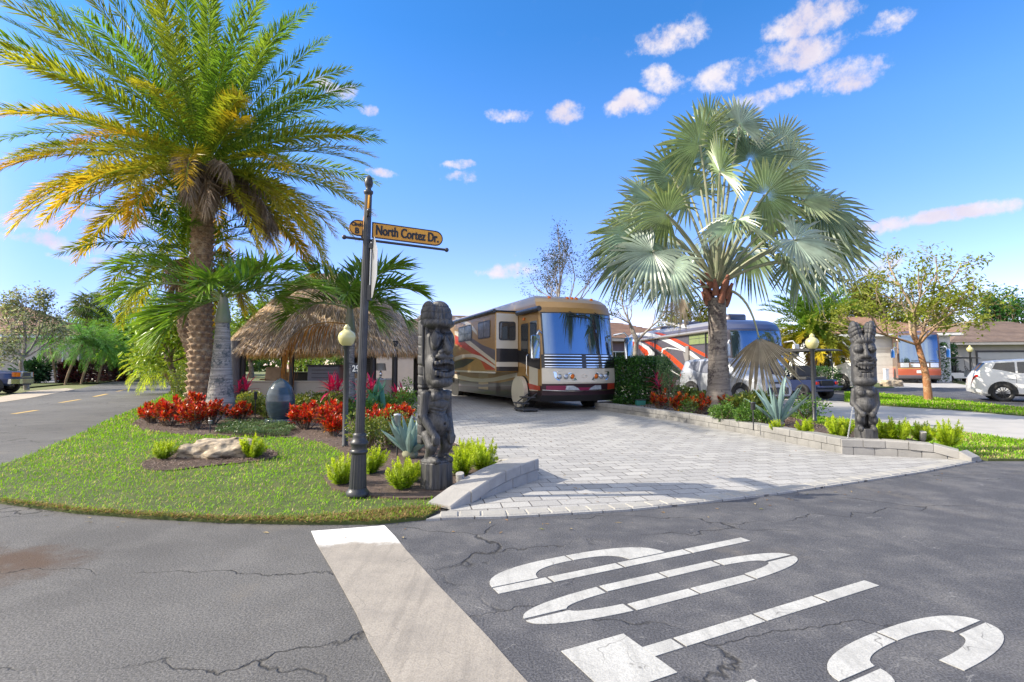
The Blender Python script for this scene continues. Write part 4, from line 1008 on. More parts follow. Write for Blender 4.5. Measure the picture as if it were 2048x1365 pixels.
def pedestal(t, r, h, n=14):
    mb = MB(); g = np.random.default_rng(4); a = np.linspace(0, 2 * np.pi, n * 2, endpoint=False); rr = r * (1 + .05 * np.where(np.arange(n * 2) % 2, 1, -1) * g.uniform(.2, 1, n * 2))
    z = np.array([0, .01, h * .5, h - .012, h]); k = np.array([1.02, 1.04, 1.0, 1.0, .95])
    V = np.stack([np.stack([rr * kk * np.cos(a), rr * kk * np.sin(a), np.full(n * 2, zz)], -1) for zz, kk in zip(z, k)]); mb.grid(V, wrap=True)
    mb.add(V[-1], [tuple(range(n * 2))]); return mb.build('pedestal', M['tiki'], t)

def tiki_tall():
    t = thing('tiki_statue', 'dark carved wooden tiki with open snarling mouth and tall headdress, standing beside the sign pole', 'tiki statue', G(873, 974, .05), R(44))
    s = SDF((-.22, -.26, .25), (.22, .24, 2.11), .0066); m = s
    m.add(m.ell((0, .0, .70), (.128, .125, .17))); m.add(m.ell((0, -.03, .70), (.10, .125, .10)), .03)         # belly
    m.add(m.ell((0, .01, .93), (.14, .115, .16)), .03); m.add(m.ell((.06, -.06, 1.0), (.065, .055, .06), True), .02)
    m.add(m.cap((.095, .04, .56), (.105, -.05, .45), .068, .06, True), .02); m.add(m.cap((.105, -.05, .45), (.085, .03, .33), .058, .05, True), .02)
    m.add(m.cap((.085, .03, .315), (.09, -.12, .30), .05, .042, True), .015); m.add(m.ell((0, .02, .285), (.165, .165, .04)), .015)
    m.add(m.cap((.145, .02, 1.02), (.168, .03, .78), .058, .048, True), .015); m.add(m.cap((.168, .03, .78), (.118, -.095, .60), .05, .04, True), .015)
    m.add(m.ell((.105, -.125, .54), (.05, .034, .075), True), .012)
    for i in range(4): m.add(m.cap((.076 + .02 * i, -.15, .56), (.07 + .02 * i, -.15 + .004 * i, .475 + .008 * abs(i - 1)), .0115, .009, True), .004)
    m.add(m.cap((0, .03, 1.0), (0, .03, 1.2), .09), .03)
    # head: heavy jaw, wide open mouth, hooked nose, hooded eyes
    m.add(m.box((0, .02, 1.42), (.135, .11, .30), .08), .03); m.add(m.ell((0, -.085, 1.155), (.13, .105, .068)), .02)
    m.add(m.ell((.115, -.05, 1.30), (.048, .095, .145), True), .02); m.add(m.ell((0, -.135, 1.435), (.115, .06, .042)), .015)
    m.cut(m.ell((0, -.175, 1.305), (.122, .135, .092)), .008); m.cut(m.ell((.09, -.13, 1.33), (.05, .08, .07), True), .008)
    for i in range(3): m.add(m.box((.022 + .043 * i, -.168 + .014 * i, 1.232 + .010 * i), (.0195, .018, .030), .007, True), .002)
    for i in range(3): m.add(m.box((.022 + .043 * i, -.160 + .014 * i, 1.378 - .008 * i), (.0195, .018, .022), .007, True), .002)
    m.add(m.ell((0, -.09, 1.28), (.07, .06, .020)), .008)
    m.add(m.cap((0, -.11, 1.68), (0, -.195, 1.505), .030, .052), .015); m.add(m.ell((.056, -.15, 1.485), (.038, .042, .034), True), .010); m.cut(m.ell((.05, -.19, 1.475), (.014, .02, .012), True), .004)
    m.add(m.ell((.088, -.10, 1.63), (.058, .055, .125), True, -.22), .004); m.cut(m.ell((.10, -.16, 1.585), (.020, .02, .06), True, -.3), .005)
    m.cut(m.cap((.03, -.17, 1.56), (.13, -.12, 1.49), .012, .010, True), .004)
    m.groove(m.ell((.088, -.10, 1.63), (.076, .075, .148), True, -.22), .010, .020, (m.Y < -.02) * 1.0)
    # swept mane along the back, parted from the face by a deep cut
    m.add(m.box((0, .135, 1.18), (.150, .05, .72), .03), .010); m.add(m.box((0, .10, 1.62), (.158, .085, .30), .05), .010)
    m.cut(m.box((.15, .055, 1.22), (.05, .013, .60), .008, True), .006)
    for zz in np.arange(.55, 1.75, .11): m.groove(m.Z - zz - .15 * m.Y, .009, .010, (m.Y > .085) * 1.0)
    # headdress: a tall plaited crest of two lobes overhanging the brow
    m.add(m.ell((.03, .03, 1.86), (.155, .165, .21), False, .10), .006); m.add(m.ell((-.09, .05, 1.90), (.075, .12, .16)), .004); m.add(m.ell((.0, -.03, 1.80), (.172, .175, .07)), .01)
    m.cut(m.cap((-.05, -.25, 2.04), (-.035, .3, 2.05), .022), .01)
    m.cut(m.ell((0, -.16, 1.715), (.14, .07, .045)), .01)
    hd = np.clip((m.Z - 1.775) * 40, 0, 1) * (m.Z < 2.3); q = m.Z + .10 * m.Y - .9 * (m.X - .0) ** 2
    for zz in (1.83, 1.905, 1.975): m.groove(q - zz, .009, .012, hd)
    ang = np.arctan2(m.X, -m.Y)
    for aa in (-2.6, -2.0, -1.45, -.95, -.5, -.1, .3, .7, 1.1, 1.6, 2.1, 2.7): m.groove((ang - aa - .5 * (m.Z - 1.9)) * .155, .009, .016, hd)
    fr = (m.Y < .02) * 1.0
    for zz in (.86, .825, .79): m.groove(m.Z - zz - m.A * .25, .010, .012, fr * (m.A < .11))
    m.groove(m.Z - .965 + m.A * .25, .012, .016, fr * (m.A < .12)); m.groove(m.Z - 1.085 + m.A * .1, .014, .02)
    m.cut(m.ell((0, -.15, .70), (.016, .03, .016)), .006)
    m.cut(m.cap((0, -.2, .44), (0, .2, .42), .026), .01)
    for i in range(4): m.groove(m.A - (.062 + .02 * i), .005, .014, ((m.Y < -.11) & (m.Z < .35)) * 1.0)
    V, F = m.mesh(); mb = MB(); mb.add(V, F); mb.build('carving', M['tiki'], t, True); pedestal(t, .168, .28)
tiki_tall()
def tiki_grin():
    t = thing('tiki_statue', 'weathered wooden tiki with wide toothy grin and forked crown in the right kerbed bed', 'tiki statue', G(1733, 884, .17), R(-20)); t.scale = (.86, .88, 1.0)
    s = SDF((-.30, -.30, .16), (.30, .28, 2.0), .0085); m = s
    m.add(m.box((0, .03, .62), (.155, .12, .36), .08)); m.add(m.ell((0, -.04, .60), (.12, .115, .13)), .03); m.add(m.ell((.075, -.085, .79), (.075, .05, .055), True), .02)
    m.add(m.cap((.165, .0, .82), (.195, .01, .62), .058, .05, True), .02); m.add(m.cap((.195, .01, .62), (.11, -.13, .48), .05, .042, True), .02); m.add(m.ell((.075, -.16, .455), (.055, .042, .05), True), .012)
    for i in range(4): m.groove(m.Z - (.43 + .02 * i), .006, .010, ((m.Y < -.14) & (m.A < .13)) * 1.0)
    m.add(m.cap((.095, .0, .44), (.12, -.07, .36), .072, .062, True), .02); m.add(m.cap((.12, -.07, .36), (.095, .02, .24), .058, .052, True), .02); m.add(m.cap((.1, .03, .225), (.105, -.13, .215), .058, .05, True), .015)
    m.add(m.box((0, .13, .6), (.14, .05, .42), .03), .02); m.cut(m.box((0, -.12, .32), (.028, .16, .12), .015), .015)
    for i in range(4): m.groove(m.A - (.072 + .023 * i), .006, .012, ((m.Y < -.12) & (m.Z < .28)) * 1.0)
    # head
    m.add(m.box((0, .02, 1.27), (.195, .155, .36), .10), .03); m.add(m.ell((0, -.09, .98), (.185, .13, .085)), .03); m.add(m.ell((.11, -.09, 1.33), (.085, .08, .07), True), .02)
    m.cut(m.ell((0, -.20, 1.16), (.16, .115, .125)), .015); m.cut(m.ell((0, -.14, 1.23), (.175, .09, .05)), .01)
    for i in range(4):
        zz = 1.205 + .0 + .055 * (i / 3) ** 1.6; m.add(m.box((.026 + .043 * i, -.172 + .016 * i, zz), (.0195, .02, .035), .008, True), .003)
    m.add(m.box((.034, -.168, 1.075), (.031, .022, .042), .01, True), .004); m.add(m.box((.098, -.15, 1.085), (.028, .022, .036), .01, True), .004); m.add(m.ell((0, -.12, 1.14), (.12, .03, .018)), .006)
    m.add(m.ell((0, -.175, 1.265), (.12, .045, .04)), .02); m.groove(m.Z - 1.285 - 1.9 * m.A ** 2, .014, .016, (m.Y < -.05) * (m.A > .03) * 1.0); m.groove(m.Z - 1.335 - 1.4 * m.A ** 2, .012, .013, (m.Y < -.05) * (m.A > .05) * 1.0)
    m.add(m.cap((0, -.13, 1.56), (0, -.205, 1.40), .034, .052), .02); m.add(m.ell((.055, -.165, 1.385), (.04, .045, .036), True), .012)
    m.add(m.ell((.105, -.12, 1.505), (.082, .065, .062), True, .25), .008)
    for k, zz in enumerate((1.485, 1.525)): m.groove(m.Z - zz - .25 * m.A + 2.2 * (m.A - .1) ** 2, .010, .014, ((m.Y < -.09) & (m.A > .03) & (m.A < .18)) * 1.0)
    m.groove(m.ell((.105, -.12, 1.505), (.098, .09, .085), True, .25), .012, .016, (m.Y < -.03) * 1.0); m.groove(m.ell((.105, -.12, 1.515), (.125, .115, .115), True, .25), .010, .012, (m.Y < -.03) * (m.Z > 1.5))
    # forked crown
    m.add(m.ell((.105, .03, 1.75), (.118, .14, .225), True, .20), .015); m.add(m.ell((0, .0, 1.64), (.20, .165, .10)), .02)
    hd = np.clip((m.Z - 1.60) * 30, 0, 1); r = np.sqrt(m.A ** 2 + (m.Z - 1.5) ** 2)
    for rr in (.20, .265, .33, .39): m.groove(r - rr, .0115, .020, hd)
    th = np.arctan2(m.A, m.Z - 1.42)
    for a in (.0, .2, .4, .6): m.groove((th - a) * .3, .0115, .020, hd)
    fr = (m.Y < .0) * 1.0; m.groove(m.Z - .735 + m.A * .3, .012, .012, fr * (m.A < .15)); m.groove(m.Z - .90, .014, .014)
    for zz in (.66, .62): m.groove(m.Z - zz - m.A * .2, .009, .008, fr * (m.A < .1))
    V, F = m.mesh(); mb = MB(); mb.add(V, F); mb.build('carving', M['tiki'], t, True); pedestal(t, .19, .22, 5)
    # chain hanging down its left side into the bed
    p0 = np.array(G(1733, 884, .17)); a = np.array(P(1706, 815, p0[1])) ; b = np.array(G(1694, 884, .19)); mb = MB(); n = 26
    for i in range(n):
        q = (i + .5) / n; c = a * (1 - q) + b * q; d = (b - a) / np.linalg.norm(b - a); sd = np.array([1, 0, 0]) if i % 2 else np.array([0, 1, 0]); sd = sd - d * (sd @ d); sd /= np.linalg.norm(sd); ang = np.linspace(0, 2 * np.pi, 11)
        mb.tube(c + np.outer(np.cos(ang) * .015, d) * 1.35 + np.outer(np.sin(ang) * .009, sd), .0032, 5, cap=False)
    tag(mb.build('chain', M['chain']), 'galvanised chain hanging beside the grinning tiki down to the bed', 'chain')
tiki_grin()

def boulder(name, label, base, r, seed, h=.03, mat='rock', rz=0):
    s = SDF([-k * 1.25 for k in r[:2]] + [-.06], [k * 1.25 for k in r[:2]] + [r[2] * 1.3], h); g = np.random.default_rng(seed)
    s.add(s.box((0, 0, r[2] * .25), (r[0] * .82, r[1] * .75, r[2] * .55), min(r) * .4), .02)
    for i in range(7): s.add(s.ell((g.uniform(-.55, .55) * r[0], g.uniform(-.5, .5) * r[1], g.uniform(.1, .45) * r[2]), (r[0] * g.uniform(.3, .55), r[1] * g.uniform(.3, .55), r[2] * g.uniform(.3, .55))), .05)
    for f, a in ((6, .035), (13, .02), (29, .010)):
        ph = g.uniform(0, 6, 6); s.d = s.d + 1.4 * a * min(1, r[2] / .25) * np.sin(s.X * f + ph[0] + 1.5 * np.sin(s.Z * f * 1.3 + ph[1])) * np.sin(s.Y * f + ph[2] + 1.2 * np.sin(s.X * f * .8 + ph[3])) * np.cos(s.Z * f * 1.7 + ph[4])
    V, F = s.mesh(0); mb = MB(); mb.add(V, F); o = mb.build(name, M[mat], None, True, loc=base, rot=(0, 0, rz)); return tag(o, label, 'boulder')
boulder('boulder', 'broad tan limestone boulder lying in its own mulch patch on the lawn', G(413, 922, .03) + Vector((0, .35, 0)), (.62, .36, .28), 5, .016)

# egg-shaped ceramic fountain
t = thing('egg_fountain', 'blue grey glazed egg-shaped ceramic fountain on a round basin among red shrubs', 'fountain', G(560, 850, .05), 0)
eb = t.location.y; sc_ = eb / FPX
H = 92 * sc_; rr = 27.5 * sc_
zz = np.linspace(0, 1, 26); pr = np.array([(.62, 0), (.80, .12), (.95, .28), (1.0, .45), (.94, .62), (.78, .77), (.52, .89), (.25, .965), (.02, 1.0)])
mb = MB(); pz = np.linspace(0, 1, 40); mb.lathe(np.c_[np.interp(pz, pr[:, 1], pr[:, 0]) * rr, .12 + pz * (H - .12)], 40); mb.build('egg', M['egg'], t, True)
mb = MB(); mb.lathe([(rr * .95, 0), (rr * 1.05, .02), (rr * 1.05, .12), (rr * .98, .145), (rr * .86, .145), (rr * .84, .11), (.05, .105)], 36); mb.build('basin', M['egg'], t, True)

# ---- street name post
t = thing('street_sign', 'tall black fluted street sign post with orange North Cortez Dr. blade', 'street sign', G(715, 990, .05))
t.rotation_euler = (0, R(1.2), 0)
def fluted(mb, z0, z1, r0, r1, n=16, d=.12):
    k = n * 4; a = np.linspace(0, 2 * np.pi, k, endpoint=False); fl = 1 - d * (.5 + .5 * np.cos(a * n)); z = np.linspace(z0, z1, 8)
    V = np.stack([np.stack([(r0 + (r1 - r0) * (q - z0) / (z1 - z0)) * fl * np.cos(a), (r0 + (r1 - r0) * (q - z0) / (z1 - z0)) * fl * np.sin(a), np.full(k, q)], -1) for q in z]); mb.grid(V, wrap=True)
mb = MB(); mb.lathe([(.115, 0), (.12, .03), (.10, .05), (.092, .07)], 28); fluted(mb, .07, .42, .088, .075); mb.lathe([(.075, .42), (.088, .43), (.092, .45), (.08, .465)], 28); mb.build('base', M['black_metal'], t, True)
mb = MB(); mb.lathe([(.08, .465), (.075, .50), (.09, .52), (.094, .54), (.08, .555), (.07, .575), (.066, .60), (.07, .62), (.055, .635)], 28); mb.build('collar', M['black_metal'], t, True)
mb = MB(); fluted(mb, .62, 3.17, .048, .038, 14, .14); mb.build('pole', M['black_metal'], t, True)
mb = MB(); mb.lathe([(.038, 3.15), (.05, 3.17), (.05, 3.19), (.03, 3.2), (.026, 3.22), (.04, 3.25), (.046, 3.28), (.036, 3.33), (.015, 3.36), (.001, 3.365)], 20); mb.build('finial', M['black_metal'], t, True)
def blade(a, z, l0, l1, h, words, sxs, ball=True, plates=True):
    e = np.array([math.cos(a), math.sin(a), 0]); nn = np.array([math.sin(a), -math.cos(a), 0]); fr = lambda u, v, w: tuple(e * u + np.array([0, 0, z + v]) + nn * w)
    mb = MB(); mb.tube([fr(l0 - .03, -h / 2 - .03, 0), fr(l1 + .03, -h / 2 - .03, 0)], .014, 10)
    for u in (l0 - .03, l1 + .03):
        c = np.array(fr(u, -h / 2 - .03, 0)); pr = [(.001, -.026), (.018, -.018), (.026, 0), (.018, .018), (.001, .026)]; mb.lathe(pr, 12, c)
    mb.build('bracket_arm', M['black_metal'], t, True)
    for (u0, u1, rl, rrr, lines) in words:
        k = 10; pts = []
        r = h / 2
        if rl: pts += [(u0 + r - r * math.sin(x), r * math.cos(x)) for x in np.linspace(0, math.pi, k)]
        else: pts += [(u0, r), (u0, -r)]
        if rrr: pts += [(u1 - r + r * math.sin(x), -r * math.cos(x)) for x in np.linspace(0, math.pi, k)]
        else: pts += [(u1, -r), (u1, r)]
        mb = MB(); mb.prism(pts, -.006, .006, fr); pl = mb.build('name_plate', M['sign_yellow'], t)
        cx, rim = (u0 + u1) / 2, MB()
        ins = [((p[0] - cx) * (1 - .012 / max(.1, (u1 - u0) / 2)) + cx, p[1] * (1 - .012 / r)) for p in pts]
        n = len(pts); v = [fr(p[0], p[1], .0068) for p in pts] + [fr(p[0], p[1], .0068) for p in ins]
        rim.add(v, [(i, (i + 1) % n, n + (i + 1) % n, n + i) for i in range(n)]); rim.build('border', M['sign_black'], pl)
        if lines:
            tb = MB()
            for (txt, size, sx, u, v0) in lines:
                tv, tf = text_mesh(txt, size, sx,   .0015, .0025)
                
                for sh, lift in ((-.0028 * size / .145, 0), (.0028 * size / .145, .0012)): tb.add(np.array([fr(u + sh + p[0], v0 + p[1], .0085 + lift + p[2]) for p in tv]), tf)
            tb.build('lettering', M['sign_black'], pl)
ae = math.atan2(.443, .897)
blade(ae, 2.78, -.20, .86, .17, [(-.185, -.045, True, False, [('Circle', .052, .95, -.105, .035), ('B', .085, .95, -.105, -.034)]), (.05, .84, False, True, [('North Cortez Dr.', .145, .66, .44, 0)])], None)
blade(ae + R(83), 3.03, -.20, .86, .17, [(-.185, -.045, True, False, None), (.05, .84, False, True, None)], None)
mb = MB(); e = np.array([-.443, .897, 0]); nn = np.array([.897, .443, 0]); ang = np.arange(8) * math.pi / 4 + math.pi / 8
mb.prism([(.345 * math.cos(a), .345 * math.sin(a)) for a in ang], -.0015, .0015, lambda u, v, w: tuple(e * u + np.array([0, 0, 2.36 + v]) + nn * (.055 + w))); mb.build('stop_plate', M['alum'], t)
mb = MB(); mb.prism([(.335 * math.cos(a), .335 * math.sin(a)) for a in ang], 0, .001, lambda u, v, w: tuple(e * u + np.array([0, 0, 2.36 + v]) + nn * (.0575 + w))); sf = mb.build('stop_face', pmat('red sign face', (.5, .02, .02), None, 5, .4), t)
tv, tf = text_mesh('STOP', .26, .8, .0005, .006); mb = MB(); mb.add(np.array([tuple(e * p[0] + np.array([0, 0, 2.36 + p[1]]) + nn * (.0592 + p[2])) for p in tv]), tf); mb.build('lettering', M['sign_white'], sf)
for zz, hh in ((2.1, .16), (2.6, .05)): mb = MB(); mb.box((.05, .0, zz), (.035, .06, hh)); mb.build('clamp', M['black_metal'], t)

# ---- globe lamp posts
def lamp_post(label, base, h, arm=False, group='globe lamp posts'):
    t = thing('lamp_post', label, 'lamp post', base, group=group); k = h / 2.05
    mb = MB(); mb.lathe([(.055 * k, 0), (.055 * k, .03), (.046 * k, .04), (.044 * k, 1.62 * k), (.052 * k, 1.63 * k), (.06 * k, 1.66 * k), (.075 * k, 1.675 * k), (.075 * k, 1.69 * k)], 20); mb.build('pole', M['black_metal'], t, True)
    mb = MB(); mb.lathe([(.07 * k, 1.69 * k), (.115 * k, 1.73 * k), (.142 * k, 1.80 * k), (.145 * k, 1.85 * k), (.125 * k, 1.905 * k), (.085 * k, 1.94 * k), (.06 * k, 1.955 * k), (.052 * k, 1.98 * k), (.06 * k, 1.99 * k), (.045 * k, 2.015 * k), (.028 * k, 2.03 * k), (.03 * k, 2.045 * k), (.001, 2.055 * k)], 28); mb.build('globe', M['globe'], t, True)
    if arm:
        mb = MB(); mb.tube([(-.02, 0, 1.39), (.30, 0, 1.39)], .008, 8); mb.build('sign_arm', M['black_metal'], t)
        mb = MB(); pts = [(-.11, .075), (.11, .075), (.11, -.055), (.05, -.06), (0, -.09), (-.05, -.06), (-.11, -.055)]; fr = lambda u, v, w: (.195 + u, -w, 1.295 + v)
        mb.prism(pts, -.004, .004, fr); pl = mb.build('number_plate', M['navy'], t)
        tv, tf = text_mesh('291', .15, .82, .001, .004); mb = MB(); mb.add(np.array([fr(p[0] - .002, p[1] + .005, .0065 + p[2]) for p in tv]), tf); mb.build('digits', M['sign_white'], pl)
        for x in (-.09, .09): mb = MB(); mb.tube([(.195 + x, 0, 1.39), (.195 + x, 0, 1.365)], .003, 5); mb.build('hanger', M['black_metal'], t)
    return t
lamp_post('cream globe lamp post with hanging number 291 plate in the left bed', G(690, 893, .05), 2.05, True)
lamp_post('cream globe lamp post beside the agave in the right bed', G(1629, 842, .15), 2.02)

# ---- kerbs and retaining walls of concrete block
def kerb(label, path, heights, width, course=.115, L=.3, z0=0.02, mat='block', inner=1, cap_over=.012):
    p = np.array(path, float); seg = np.r_[0, np.cumsum(np.linalg.norm(np.diff(p, axis=0), axis=1))]; t = MB(); c = MB()
    def at(s): return np.array([np.interp(s, seg, p[:, 0]), np.interp(s, seg, p[:, 1])])
    g = np.random.default_rng(int(seg[-1] * 100))
    for lay in (0, 1):
        s = 0.0 if lay else -.14
        while s < seg[-1] - .03:
            a, b = max(s, 0), min(s + L, seg[-1]); s += L
            if b - a < .04: continue
            A, B = at(a + .004), at(b - .004); d = (B - A) / np.linalg.norm(B - A); n = np.array([-d[1], d[0]]) * inner
            hA, hB = np.interp(a, seg, heights), np.interp(b, seg, heights)
            lo = [z0 - .05, z0 - .05] if lay == 0 else [z0 + max(0, hA - course), z0 + max(0, hB - course)]
            hi = [z0 + max(.01, hA - course) - .004, z0 + max(.01, hB - course) - .004] if lay == 0 else [z0 + hA, z0 + hB]
            if lay == 0 and max(hA, hB) < course + .03: continue
            j = g.normal(0, .0025); o = cap_over if lay else 0; v = []
            for (q, l, hh) in ((A, lo[0], hi[0]), (B, lo[1], hi[1])):
                zgr = zg(q[1]); bev = .012
                f, k = q - n * (o + j), q + n * width
                v += [(*f, l + zgr), (*f, hh - bev + zgr), (*(f + n * bev), hh + zgr), (*(k - n * bev), hh + zgr), (*k, hh - bev + zgr), (*k, l + zgr)]
            fc = [(i, i + 1, i + 7, i + 6) for i in range(5)] + [(0, 5, 11, 6)] + [tuple(range(6))[::-1], tuple(range(6, 12))]
            (c if lay else t).add(v, fc)
    e = thing('block_kerb', label, 'kerb', (0, 0, 0)); t.build('lower_course', M[mat], e); c.build('cap_course', M[mat], e); return e
pl = px_poly([(900, 1024), (960, 1004), (1020, 983), (1076, 963)])
kerb('short tapered grey block kerb between the mulch bed and the driveway apron', pl, [.03, .16, .235, .25], .30, inner=1)
kerb('low edging of grey blocks along the left side of the driveway', px_poly([(1076, 962), (1046, 938), (1010, 930)]) + px_poly([(985, 920), (905, 880), (838, 850), (806, 817)]), [.21, .13, .07, .045, .04, .04, .04], .16, L=.24, inner=1)
pr_ = px_poly([(1190, 820), (1270, 831), (1350, 844), (1500, 871), (1600, 891), (1684, 909)])
kerb('long curving grey block retaining kerb along the right side of the driveway', pr_, [.225] * 6, .26, inner=1, mat='block_mid')
kerb('straight grey block kerb in front of the grinning tiki', px_poly([(1684, 909.5), (1760, 912), (1850, 917), (1905, 921), (1945, 926)]), [.22, .22, .21, .17, .05], .26, inner=1)

# ---- small garden lights and boxes
def path_light(label, base, h, r=.035, cat='path light', grp='garden path lights', tilt=0):
    t = thing('path_light', label, cat, base, group=grp); mb = MB(); mb.tube([(0, 0, -.03), (0, 0, h * .72)], .012, 8); mb.build('stake', M['black_metal'], t, True)
    mb = MB(); mb.lathe([(r * .6, h * .70), (r, h * .74), (r, h * .96), (r * 1.15, h * .97), (r * 1.1, h), (.001, h * 1.02)], 14); mb.build('lamp_head', M['black_metal'] if h < .56 and h > .3 or h > .65 else M['alum'], t, True); return t
path_light('slim path light with silver head between croton and blue agave', G(794, 912, .05), .62, .05)
path_light('short silver path light in front of the grey palm trunk', G(420, 866, .05), .25)
path_light('dark lantern path light behind the egg fountain', G(510, 838, .05), .70, .04)
path_light('black lantern path light in front of the right agave', G(1507, 858, .17), .52, .045, 'path light')
def spot(label, base, rz):
    t = thing('spotlight', label, 'spotlight', base, rz, 'garden spotlights'); mb = MB(); mb.tube([(0, 0, 0), (0, 0, .06)], .012, 8); mb.build('stake', M['black_metal'], t)
    mb = MB(); mb.tube([(0, .01, .05), (0, .0, .08), (0, -.03, .19)], [.03, .042, .045], 14); mb.build('lamp_head', M['block'], t, True)
spot('grey bullet spotlight in the mulch right of the snarling tiki', G(921, 982, .05), R(-10)); spot('grey bullet spotlight among ferns right of the grinning tiki', G(1846, 888, .17), R(-20))
t = thing('utility_box', 'small green utility box at the foot of the clipped hedge', 'utility box', G(1281, 812, .17)); mb = MB(); mb.box((0, 0, .09), (.30, .2, .18), bev=.015); mb.build('body', M['green_box'], t); mb = MB(); mb.box((0, 0, .19), (.32, .22, .025), bev=.008); mb.build('lid', M['black_metal'], t)
# ---------------------------------------------------------------- motorhomes, cars, golf cart
def wheel(t, c, r, w, side, rim='rim', n=28, spokes=7, axis='x'):
    """tyre with its rim as a sub-part; side = -1 or 1 is the outer face along local x"""
    def put(prof, mat, nm, par, extra=None):
        mb = MB(); p = np.array(prof); a = np.linspace(0, 2 * np.pi, n, endpoint=False)
        V = np.stack([np.stack([np.full(n, q[1] * side), q[0] * np.cos(a), q[0] * np.sin(a)], -1) for q in p]) + np.array(c); mb.grid(V, wrap=True)
        if extra: extra(mb)
        return mb.build(nm, M[mat], par, True)
    ty = put([(r * .62, -w / 2), (r * .92, -w / 2), (r, -w * .36), (r, w * .36), (r * .93, w / 2), (r * .66, w / 2), (r * .64, w * .40)], 'black', 'wheel', t)
    def sp(mb):
        for i in range(spokes):
            a = 2 * np.pi * i / spokes; d = np.array([0, math.cos(a), math.sin(a)]); q = np.array([0, -math.sin(a), math.cos(a)])
            for f in (-.13, .13):
                A = np.array(c) + np.array([side * w * .43, 0, 0]) + d * r * .12 + q * r * .02 * np.sign(f); B = np.array(c) + np.array([side * w * .40, 0, 0]) + d * r * .62 + q * r * f
                mb.tube([A, B], r * .04, 5)
        mb.lathe([(.001, 0)], 3, c) if False else None
        mb.tube([np.array(c) + np.array([side * w * .30, 0, 0]), np.array(c) + np.array([side * w * .46, 0, 0])], r * .16, 12)
    put([(r * .66, w * .48), (r * .60, w * .42), (r * .58, w * .15), (.001, w * .13)], rim, 'rim', ty, sp); return ty
def recess(mb, c, r, side, mat=0, n=24):
    a = np.linspace(0, 2 * np.pi, n, endpoint=False); mb.add(np.array([(c[0] + side * .004, c[1] + r * math.cos(q), c[2] + r * math.sin(q)) for q in a]), [tuple(range(n))], mat)

